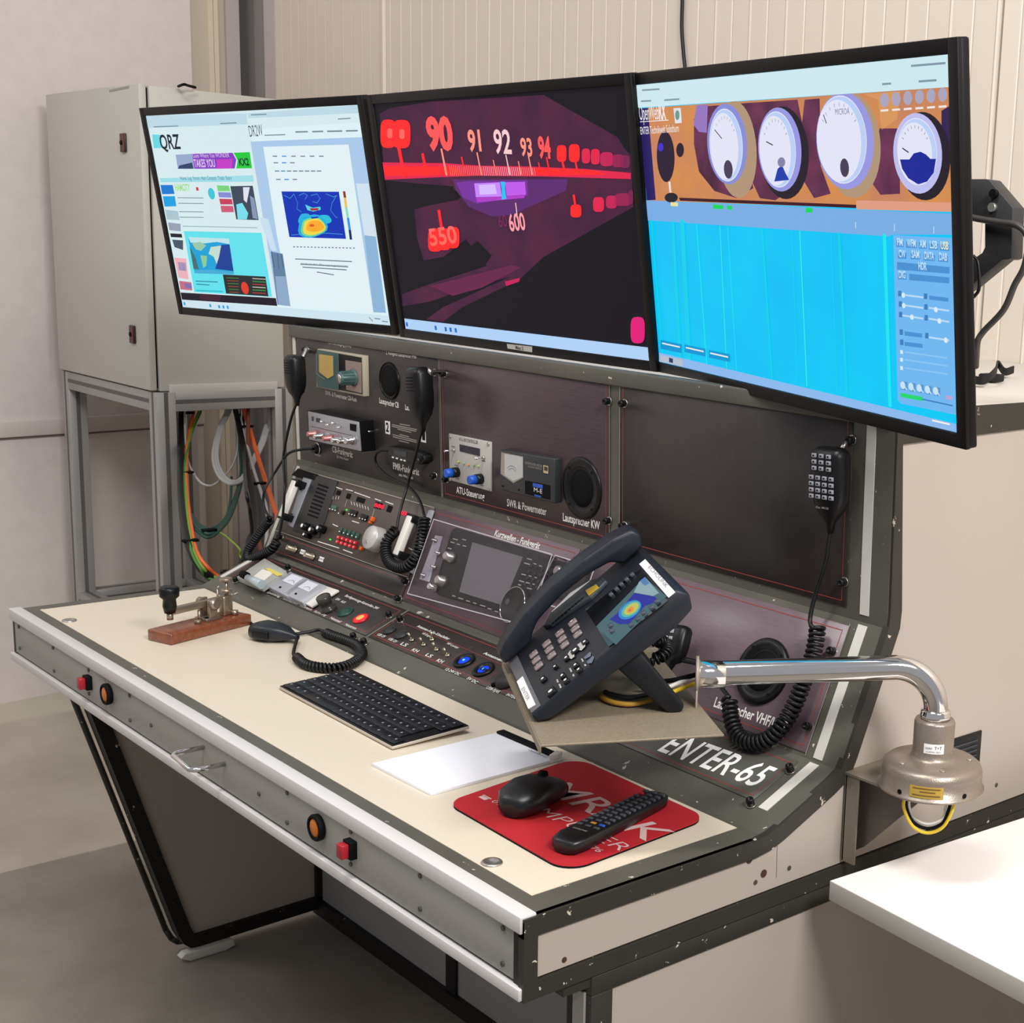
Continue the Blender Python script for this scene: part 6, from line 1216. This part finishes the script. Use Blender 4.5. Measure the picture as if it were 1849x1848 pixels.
#DESKITEMS
# keyboard
kq = [FD.at(*p) for p in ((504, 1247), (608, 1209), (828, 1306), (708, 1357))]
kc = FD.at(504, 1247); ke = FD.at(708, 1357); kl = FD.at(608, 1209)
exk = (ke - kc).normalized(); eyk = Vector((-exk.y, exk.x, 0)); KW_, KD_ = (ke - kc).length, (kl - kc).dot(eyk)
tilt = .045; ez0 = Vector((0, 0, 1)); FK = Fr(Vector((kc.x, kc.y, H + .0062)), exk, (eyk * math.cos(tilt) + ez0 * math.sin(tilt)))
kb = thing('keyboard', 'flat black computer keyboard with silver edge on the cream desk', 'keyboard', (kc.x, kc.y, H))
a = MB(m_steel); a.box(FK, (0, 0, -.0045), (KW_, KD_, 0), mat('silver_plastic', (196, 186, 174), rough=0.4, metal=0.3), .0012); a.box(FK, (.001, .001, 0), (KW_ - .001, KD_ - .001, .0012), m_black, .0004); a.build('case', kb)
a = MB(m_black); 
for x_ in (.03, KW_ - .06): a.box(FK, (x_, KD_ - .022, -.0105), (x_ + .03, KD_ - .010, -.0045), m_black)
a.box(FK, (.01, .006, -.0060), (KW_ - .01, .012, -.0045), m_black); a.build('foot', kb)
kmat = mat('black_key', (19, 21, 26), rough=0.32, spec=0.35)
cols = 19; cw = (KW_ - .008) / cols; rows = 6; rh = (KD_ - .010) / rows; protos = {}
def kkey(u0, v0, wd, hd):
    key = (round(wd, 4), round(hd, 4))
    if key not in protos:
        a = MB(kmat); G = Fr(FK.P(u0, v0, .0012), FK.ex, FK.ey); a.box(G, (.0004, .0004, 0), (wd - .0004, hd - .0004, .0022), kmat, .0009)
        a.box(G, (wd * .28, hd * .50, .0022), (wd * .28 + .0026, hd * .50 + .0032, .00235), mat('key_legend', (150, 158, 170), rough=0.5)); protos[key] = (a.build('key', kb), FK.P(u0, v0, .0012)); return
    o, p0 = protos[key]; c = o.copy(); COL.objects.link(c); c.parent = kb; c.location = o.location + (FK.P(u0, v0, .0012) - p0)
for r in range(rows):
    v0 = .004 + r * rh; x_ = 0.0
    lay = {0: [1.25, 1.25, 1.25, 5.25, 1, 1, 1, 1, 1, 1, 2, 1, 1], 1: [2, 1, 1, 1, 1, 1, 1, 1, 1, 1, 1, 2, 1, 1, 1, 1], 2: [1.5, 1, 1, 1, 1, 1, 1, 1, 1, 1, 1, 1, 1.5, 1, 1, 1, 1], 3: [1.5, 1, 1, 1, 1, 1, 1, 1, 1, 1, 1, 1, 1.5, 1, 1, 1, 1], 4: [1] * 13 + [2, 1, 1, 1, 1], 5: [1.1875] * 16}[r]
    for k_ in lay:
        if x_ + k_ > cols + .01: break
        kkey(.004 + x_ * cw, v0, k_ * cw, rh); x_ += k_
# note pad
q0, q1_, q2_, q3_ = [FD.at(*p) for p in ((672, 1385), (778, 1439), (1012, 1368), (893, 1320))]
ex_ = (q1_ - q0).normalized(); FN = Fr(Vector((q0.x, q0.y, H)), ex_, (-ex_.y, ex_.x, 0)); NW, NL = (q1_ - q0).length, (q3_ - q0).dot(FN.ey)
a = MB(m_pap); a.box(FN, (0, 0, .0006), (NW, NL, .0050), m_pap, .0003); nt_ = thing('notepad', 'white notepad with black clip at its head on the desk', 'notepad', FN.P(NW / 2, NL / 2, 0.0006)); 
a.text(FN, 'Oppenheimer', (NW * .62, NL * .90), (NW * .92, NL * .90), .005, .0052, mat('print_grey', (150, 150, 152)), px=False); a.build('paper_block', nt_)
a = MB(m_black_m); a.box(FN, (.003, NL - .014, .0050), (NW - .006, NL - .001, .0090), m_black_m, .0015); a.build('clip', nt_)
a = MB(m_wht); a.prism(FN, [(NW - .004, NL - .022), (NW + .004, NL - .012), (NW - .004, NL + .001), (NW - .012, NL - .004)], .0052, .012, m_wht, .001); a.build('corner_tab', nt_)
# mouse pad
cs = [(827, 1450), (1050, 1378), (1255, 1475), (1020, 1560)]; C4 = [FD.at(*p) for p in ((812, 1447), (1030, 1372), (1272, 1478), (1030, 1572))]
Pc = [FD.at(*p) for p in ((826, 1445), (1048, 1379), (1256, 1476), (1021, 1560))]
padpx = [(838, 1437), (1015, 1384), (1035, 1380), (1062, 1380), (1085, 1386), (1240, 1458), (1253, 1467), (1256, 1477), (1244, 1490), (1070, 1552), (1040, 1560), (1010, 1558), (985, 1549), (840, 1478), (826, 1465), (824, 1452)]
m_pad = mat('red_pad_cloth', (176, 22, 34), rough=0.75)
def rounded(pts, r, n=8):
    out = []; N = len(pts)
    for i in range(N):
        p, a_, b_ = Vector(pts[i]), Vector(pts[i - 1]), Vector(pts[(i + 1) % N]); da, db = (a_ - p).normalized(), (b_ - p).normalized()
        h_ = da.angle(db) / 2; d_ = r / math.tan(h_); c = p + (da + db).normalized() * (r / math.sin(h_)); s0 = p + da * d_ - c; s1 = p + db * d_ - c
        a0 = math.atan2(s0.y, s0.x); a1 = math.atan2(s1.y, s1.x); dd = (a1 - a0 + PI) % (2 * PI) - PI
        out += [(c.x + r * math.cos(a0 + dd * k / n), c.y + r * math.sin(a0 + dd * k / n)) for k in range(n + 1)]
    return out
a = MB(m_pad); uvs = rounded([FD.uv(*p, .004) for p in ((806, 1449), (1041, 1368), (1278, 1477), (1024, 1574))], .030)
a.prism(FD, uvs, .0008, .0030, m_black_m); a.prism(FD, uvs, .0030, .0042, m_pad)
mp_txt = mat('pad_print', (214, 180, 180), rough=0.6)
a.text(FD, 'MRAK', (972, 1424), (1168, 1520), .047, .0046, mp_txt, shear=.12, bold=.005); a.text(FD, 'COMPUTER', (904, 1438), (1118, 1537), .022, .0046, mp_txt, shear=.15, bold=-.01); a.text(FD, '01/436', (886, 1448), (930, 1468), .009, .0046, mp_txt, shear=.1); a.text(FD, '476', (1053, 1527), (1080, 1540), .010, .0046, mp_txt, shear=.1)
u, v = FD.uv(874, 1441, .0045); a.box(FD, (u - .007, v - .004, .0042), (u + .007, v + .004, .0046), mp_txt, .0008); a.box(FD, (u - .009, v + .003, .0042), (u + .009, v + .006, .0046), mp_txt, .0008)
a.build('mouse_pad', None, 'bright red mouse pad lettered in white on the desk', 'mouse pad')
# mouse
mo = thing('computer_mouse', 'black computer mouse on the red mouse pad', 'mouse', (1.335, .20, H + .0044))
P0 = FD.at(925, 1462, .004); P1 = FD.at(1015, 1428, .004); P1b = Vector((1.338, .228, H + .0044)); P0b = Vector((1.374, .141, H + .0044))
dy = (P1b - P0b).normalized(); GM = Fr(P0b, (dy.y, -dy.x, 0), dy); LM = .098
a = MB(m_black); mmo = mat('mouse_black', (18, 18, 20), rough=0.35)
a.loft(GM, [(0, -.002, .010, .012, .008), (0, .004, .013, .022, .0125), (0, .02, .0165, .032, .0165), (0, .045, .0185, .033, .0185), (0, .07, .0165, .032, .0165), (0, LM - .006, .012, .026, .012), (0, LM, .010, .018, .008)], mmo, 28, 2.5); a.build('shell', mo)
a = MB(m_black_m); a.lathe(Fr(GM.P(-.004, LM - .026, .030), GM.ey, GM.ez), [(.008, 0), (.008, .007)], m_black_m, 18); a.build('scroll_wheel', mo)
# remote
Ra, Rb = FD.at(1017, 1533, .010), FD.at(1190, 1442, .010)
dy = (Rb - Ra).normalized(); LR = (Rb - Ra).length; GR = Fr(Vector((Ra.x, Ra.y, H + .0044)), (dy.y, -dy.x, 0), dy)
rm = thing('remote_control', 'long black television remote lying across the red mouse pad', 'remote control', Vector((Ra.x, Ra.y, H + .0044)))
a = MB(mmo); a.loft(GR, [(0, -.004, .008, .010, .006), (0, .002, .009, .018, .009), (0, .02, .0095, .022, .0095), (0, LR * .5, .0085, .021, .0085), (0, LR - .012, .008, .020, .008), (0, LR, .0075, .014, .0065)], mmo, 24, 4.0); a.build('shell', rm)
rk = mat('remote_key', (70, 74, 82), rough=0.4)
for r in range(14):
    for c in range(3):
        a = MB(rk); u, v = -.0125 + .0125 * c, LR * .24 + r * (LR * .70 / 13.0); zt = .0182 - .0016 * (v / LR)
        m = m_rb if (r, c) == (12, 0) else (mat('amber_key', (190, 130, 50), rough=0.4) if (r, c) == (1, 1) else (m_blue if (r, c) == (1, 2) else rk)); a.mats = [m]
        a.box(GR, (u - .0036, v - .0021, zt - .003), (u + .0036, v + .0021, zt + .0012), m, .0007); a.build('button', rm)
a = MB(m_lbl); a.text(GR, 'SAMSUNG', (-.010, LR * .15), (.010, LR * .15), .0036, .0190, mk, px=False); a.build('brand_print', rm)
# morse key
A0, A1, A2 = FD.at(309, 1167), FD.at(455, 1129), FD.at(275, 1152)
exm = (A1 - A0).normalized(); G = Fr(Vector((A0.x, A0.y, H + .0004)), exm, (-exm.y, exm.x, 0)); ML = (A1 - A0).length; MD = .058
mk_ = thing('morse_key', 'nickel morse key with black knob on a varnished wooden base', 'morse key', G.P(ML / 2, MD / 2, 0))
m_wd = mat('varnished_wood', (126, 68, 42), rough=0.35, noise=0.25, nscale=18, stretch=(1, 8, 8), coat=0.4)
a = MB(m_wd); a.box(G, (0, 0, 0), (ML, MD, .020), m_wd, .003); a.build('base', mk_)
m_nk = mat('aged_nickel', (170, 156, 140), rough=0.35, metal=0.85); yc = MD * .5
a = MB(m_nk); a.box(G, (.022, yc - .005, .044), (ML * .78, yc + .005, .056), m_nk, .001); a.build('lever', mk_)
a = MB(m_black); a.lathe(G.sub(.024, yc), [(.009, .048), (.0115, .060), (.0105, .072), (.0160, .077), (.0168, .090), (.0140, .0935), (.0001, .094)], m_black, 24); a.cyl(G, .024, yc, .036, .049, .0055, m_nk, 14); a.build('knob', mk_, 'black turned knob')
a = MB(m_nk); a.box(G, (ML * .50, yc - .015, .020), (ML * .68, yc + .015, .026), m_nk, .001)
for s_ in (-1, 1):
    a.box(G, (ML * .54, yc + s_ * .012 - .003, .024), (ML * .64, yc + s_ * .012 + .003, .058), m_nk, .001); Gs = Fr(G.P(ML * .59, yc + s_ * .014, .050), G.ex, G.ez); sg = -1 if s_ > 0 else 1
    a.lathe(Gs, [(.010, 0), (.010, .007 * 1), (.006, .009)], m_nk, 20) if s_ < 0 else a.lathe(Gs, [(.008, 0), (.008, -.006)], m_nk, 20)
a.build('pivot_bracket', mk_)
a = MB(m_nk); a.box(G, (ML * .76, yc - .007, .020), (ML * .88, yc + .007, .056), m_nk, .003); a.cyl(G, ML * .83, yc, .056, .082, .0035, m_nk, 12); a.cyl(G, ML * .83, yc, .082, .087, .011, m_nk, 24, bev=.001); a.cyl(G, ML * .83, yc, .062, .067, .009, m_nk, 20)
a.cyl(G, ML * .72, yc, .046, .070, .0018, m_nk, 8); a.build('adjusting_screw', mk_)
a = MB(m_nk)
for x_ in (.075, .095): a.cyl(G, x_, yc - .008, .020, .026, .0062, m_nk, 18, bev=.001)
a.cyl(G, .085, yc, .020, .040, .0030, m_nk, 12); a.cyl(G, ML * .88, yc - .01, .020, .028, .006, m_nk, 16); a.build('contact', mk_)
#TABLE
GTb = Fr((1.6475, .422, H - .060), (math.cos(-.075), math.sin(-.075), 0), (-math.sin(-.075), math.cos(-.075), 0))
tb = thing('white_table', 'white table top with grey edge beside the console on the right', 'table', (1.9, .8, 0))
a = MB(m_tbl); a.box(GTb, (0, 0, -.0252), (1.3, .80, -.0004), m_tble, .0005); a.box(GTb, (.0004, .0004, -.0004), (1.2996, .7996, 0), m_tbl); a.build('tabletop', tb)
for x_ in (.52, 1.24):
    for y_ in (.06, .74):
        a = MB(m_steel); p = GTb.P(x_, y_, 0); a.cyl(Fr((p.x, p.y, 0), (1, 0, 0), (0, 1, 0)), 0, 0, 0.0, H - .0855, .025, m_steel, 20); a.build('leg', tb)
#CABINET
XC, YC0 = -1.14, 0.727
cb_ = thing('wall_cabinet', 'light grey steel cabinet with two locks, standing on an aluminium stand', 'cabinet', (-1.48, .91, H + .258))
a = MB(m_cab); a.box(WORLD, (-1.822, YC0 + .014, H + .258), (XC, 1.093, H + 1.046), m_cab, .003); a.build('body', cb_)
a = MB(m_cab); a.box(WORLD, (-1.825, YC0 - .010, H + .260), (XC - .006, YC0 + .009, H + 1.050), m_cab, .003)
a.box(WORLD, (-1.818, YC0 + .009, H + .266), (XC - .012, YC0 + .014, H + 1.040), m_black_m); a.build('door', cb_)
FC = Fr((0, YC0 - .010, H), (1, 0, 0), (0, 0, 1)); lk = mat('dark_lock', (46, 30, 30), rough=0.4)
for p in ((225, 258), (241.5, 604)):
    u, v = FC.uv(*p, .0); a = MB(lk); a.box(FC, (u - .016, v - .024, 0), (u + .016, v + .024, .007), lk, .002); a.box(FC, (u + .007, v - .021, .0065), (u + .014, v + .021, .0085), mat('lock_red', (110, 30, 36), rough=0.4)); a.cyl(FC, u - .003, v, .006, .010, .006, m_black_m, 12); a.build('lock', cb_, 'dark lock with red edge')
a = MB(mat('embossed_mark', (150, 148, 142), rough=0.5)); a.line(FC, [(198, 164), (232, 157)], .006, .0006, None); a.build('maker_mark', cb_)
FX = Fr((XC, 0, H), (0, 1, 0), (0, 0, 1))
a = MB(m_cab); u0, v0 = FX.uv(304, 692); u1_, v1_ = FX.uv(498, 680); vb_ = FX.uv(304, 712)[1]; a.prism(FX, [(u0, vb_), (u1_, vb_), (u1_, vb_ + .026), (u0, vb_ + .026)], 0, .010, mat('grey_lip', (196, 192, 186), rough=0.5), .001); a.build('bottom_lip', cb_)
st = thing('aluminium_stand', 'stand of slotted aluminium profiles under the grey cabinet', 'stand', (-1.48, .91, 0))
def extr(a_, p0, p1):
    (x0, y0, z0), (x1, y1, z1) = p0, p1; a_.box(WORLD, p0, p1, m_alup, .0012)
    d = [x1 - x0, y1 - y0, z1 - z0]; ax = d.index(max(d)); oth = [i for i in range(3) if i != ax]
    for i in oth:
        j = [k for k in oth if k != i][0]; mid_ = ((p0[j] + p1[j]) / 2)
        for side in (0, 1):
            lo_ = list(p0); hi_ = list(p1); lo_[j] = mid_ - .0055; hi_[j] = mid_ + .0055
            if side: lo_[i] = p1[i] - .0002; hi_[i] = p1[i] + .0006
            else: hi_[i] = p0[i] + .0002; lo_[i] = p0[i] - .0006
            a_.box(WORLD, tuple(lo_), tuple(hi_), m_aludark)
X0_, X1_, YF, YB, ZTp = -1.832, -1.128, .725, 1.110, H + .256; s4 = .052
for (x_, y_) in ((X0_, YF), (X1_ - s4, YF), (X0_, YB - s4), (X1_ - s4, YB - s4)): a = MB(m_alup); extr(a, (x_, y_, 0), (x_ + s4, y_ + s4, ZTp)); a.build('post', st)
for y_ in (YF, YB - s4):
    for z in (ZTp - s4, .30): a = MB(m_alup); extr(a, (X0_ + s4, y_, z), (X1_ - s4, y_ + s4, z + s4)); a.build('rail', st)
for x_ in (X0_, X1_ - s4):
    for z in (ZTp - s4, .30): a = MB(m_alup); extr(a, (x_, YF + s4, z), (x_ + s4, YB - s4, z + s4)); a.build('rail', st)
GTc = Fr((0, 0, H + 1.0475), (1, 0, 0), (0, 1, 0)); a = MB(m_wht); sp_ = [GTc.at(322, 156, .003), GTc.at(332, 152.5, .004), GTc.at(341, 155, .004), GTc.at(353, 158, .003)]
a.tube(spline(sp_, 5), .0035, m_black_m, 6); a.build('cable_tie', None, 'bit of dark cable tie lying on top of the grey cabinet', 'cable tie')
#CABLES
GX = Fr((-.27, 0, H), (0, 1, 0), (0, 0, 1)); Zl = lambda x_, y_, w=0.0: GX.at(x_ / 3.302, 620 + y_ / 3.302, w)

def Zm(x_, y_, w=0.0):
    t_ = min(max((y_ - 380) / 1000.0, -.1), 1.0); X_ = -1.24 + .80 * t_ * t_ * (3 - 2 * t_) if t_ > 0 else -1.24
    return Fr((X_, 0, H), (0, 1, 0), (0, 0, 1)).at(x_ / 3.302, 620 + y_ / 3.302, w)
def bundle(paths, label, cat='cable', ties=None, to_console=False):
    t = thing('cable_bundle', label, cat, paths[0][0][0], 'cable bundles under the cabinet')
    for pts, r, m, nm in paths:
        if to_console: k_ = Vector((0, .01, .006)) * paths.index((pts, r, m, nm)); pts = list(pts) + [Vector((-.26, .60, H - .12)) + k_, Vector((.004, .58, H - .14)) + k_]
        a = MB(m); a.tube(spline(pts, 8), r * 1.15, m, 8); a.build('cable', t, nm)
    for p in (ties or []): a = MB(m_black_m); a.box(None, (p.x - .004, p.y - .018, p.z - .003), (p.x + .012, p.y + .018, p.z + .003), m_black_m, .001); a.build('tie', t)
    return t
cg = mat('green_cable', (70, 120, 50), rough=0.5); cgy = mat('green_yellow_cable', (120, 150, 50), rough=0.5); co = mat('orange_cable', (226, 104, 48), rough=0.45); cdg = mat('dark_green_cable', (22, 62, 54), rough=0.5); cw_ = mat('white_grey_cable', (176, 176, 176), rough=0.5); cbr = mat('brown_cable', (110, 50, 28), rough=0.5)
P1_ = [(1087, 250), (1085, 380), (1080, 560), (1078, 760), (1085, 960), (1110, 1140), (1140, 1240), (1190, 1330), (1260, 1400), (1330, 1430)]
def off(pp, dx, dy=0, w=0.0, Zf=Zm): return [Zf(x_ + dx, y_ + dy, w) for x_, y_ in pp]
bundle([(off(P1_, 0), .0085, m_rub, 'thick black cable'), (off([(1160, 250), (1160, 380), (1130, 520), (1110, 700), (1115, 900), (1140, 1100), (1170, 1240), (1230, 1330), (1330, 1410)], 0, 0, .006), .0045, co, 'orange cable'),
        (off([(1190, 250), (1190, 385), (1150, 500), (1115, 640), (1105, 780), (1112, 960), (1130, 1120), (1155, 1240), (1210, 1340), (1290, 1400)], 0, 0, .010), .0036, cgy, 'green and yellow cable'),
        (off([(1200, 250), (1200, 390), (1165, 480), (1125, 600), (1098, 760), (1100, 960), (1120, 1130), (1145, 1250), (1195, 1345), (1265, 1410)], 0, 0, .012), .0030, cg, 'green cable')],
       'bundle of black, orange and green cables curving down under the cabinet', ties=[Zm(1105, 770, .01), Zm(1130, 1175, .01), Zm(1110, 415, .01)], to_console=True)
bundle([(off([(1365, 250), (1365, 385), (1320, 490), (1290, 600), (1285, 700), (1320, 790), (1380, 830), (1450, 800), (1500, 720), (1560, 600), (1600, 480), (1640, 455)], d, e, .02), .0042, cw_, None) for d, e in ((0, 0), (-12, 6), (12, -4), (4, 12))], 'loop of light grey cables hanging beneath the cabinet', ties=[])
bundle([(off([(1410, 250), (1410, 380), (1440, 480), (1480, 620), (1530, 780), (1570, 900), (1600, 1000), (1610, 1060)], 40, 0, .03), .0055, co, 'orange cable'), (off([(1400, 250), (1400, 380), (1420, 480), (1455, 620), (1500, 780), (1540, 900), (1575, 1040)], 20, 0, .03), .0040, cw_, 'white cable'),
        (off([(1385, 250), (1385, 380), (1405, 480), (1430, 620), (1460, 780), (1490, 920), (1500, 1100), (1470, 1230)], 20, 0, .025), .0080, m_rub, 'black cable'), (off([(1480, 250), (1480, 640), (1500, 800), (1515, 960), (1525, 1100)], 0, 0, .02), .0050, cbr, 'brown cable'), ([Zm(1452, 250), Zm(1452, 600, .02), Zl(1466, 860, .02), Zl(1490, 1000, .02), Zl(1500, 1160, .02), Zl(1450, 1280, .02), Zl(1400, 1350, .02), Zl(1330, 1372, .02)], .0036, m_rub, 'thin black cable')],
       'orange, white and black cables running down to the console', ties=[Zm(1465, 495, .035), Zm(1540, 835, .035)], to_console=True)
bundle([(off([(1425, 250), (1430, 560), (1440, 760), (1410, 900), (1350, 1040), (1260, 1110), (1180, 1080), (1140, 1020)], 0, d, .0), .0045, cdg, None) for d in (0, 14, 28)] + [(off([(1380, 800), (1370, 960), (1320, 1100), (1240, 1160), (1160, 1110)], 0, 0, .004), .003, cdg, None)], 'dark green cables sagging in a loop under the cabinet', ties=[Zm(1240, 1112, .01)])
cable('yellow_green_wire', [Zm(1250, 1108, .0), Zm(1330, 1140, .0), Zm(1380, 1180, .01), Zm(1430, 1230, .01), Zm(1460, 1300, .01), Vector((-.1, .60, H - .05)), Vector((.004, .60, H - .08))], .0025, cgy, 'single thin yellow green wire near the left slope')
cable('grey_wire', [Zm(1100, 250, -.01), Zm(1110, 640, -.01), Zm(1170, 800, -.01), Zm(1250, 850, -.01), Zm(1330, 800, -.01), Zm(1400, 700, -.01), Zm(1420, 560, 0), Zm(1420, 250, 0)], .0028, cw_, 'single thin grey wire hanging in a shallow loop')
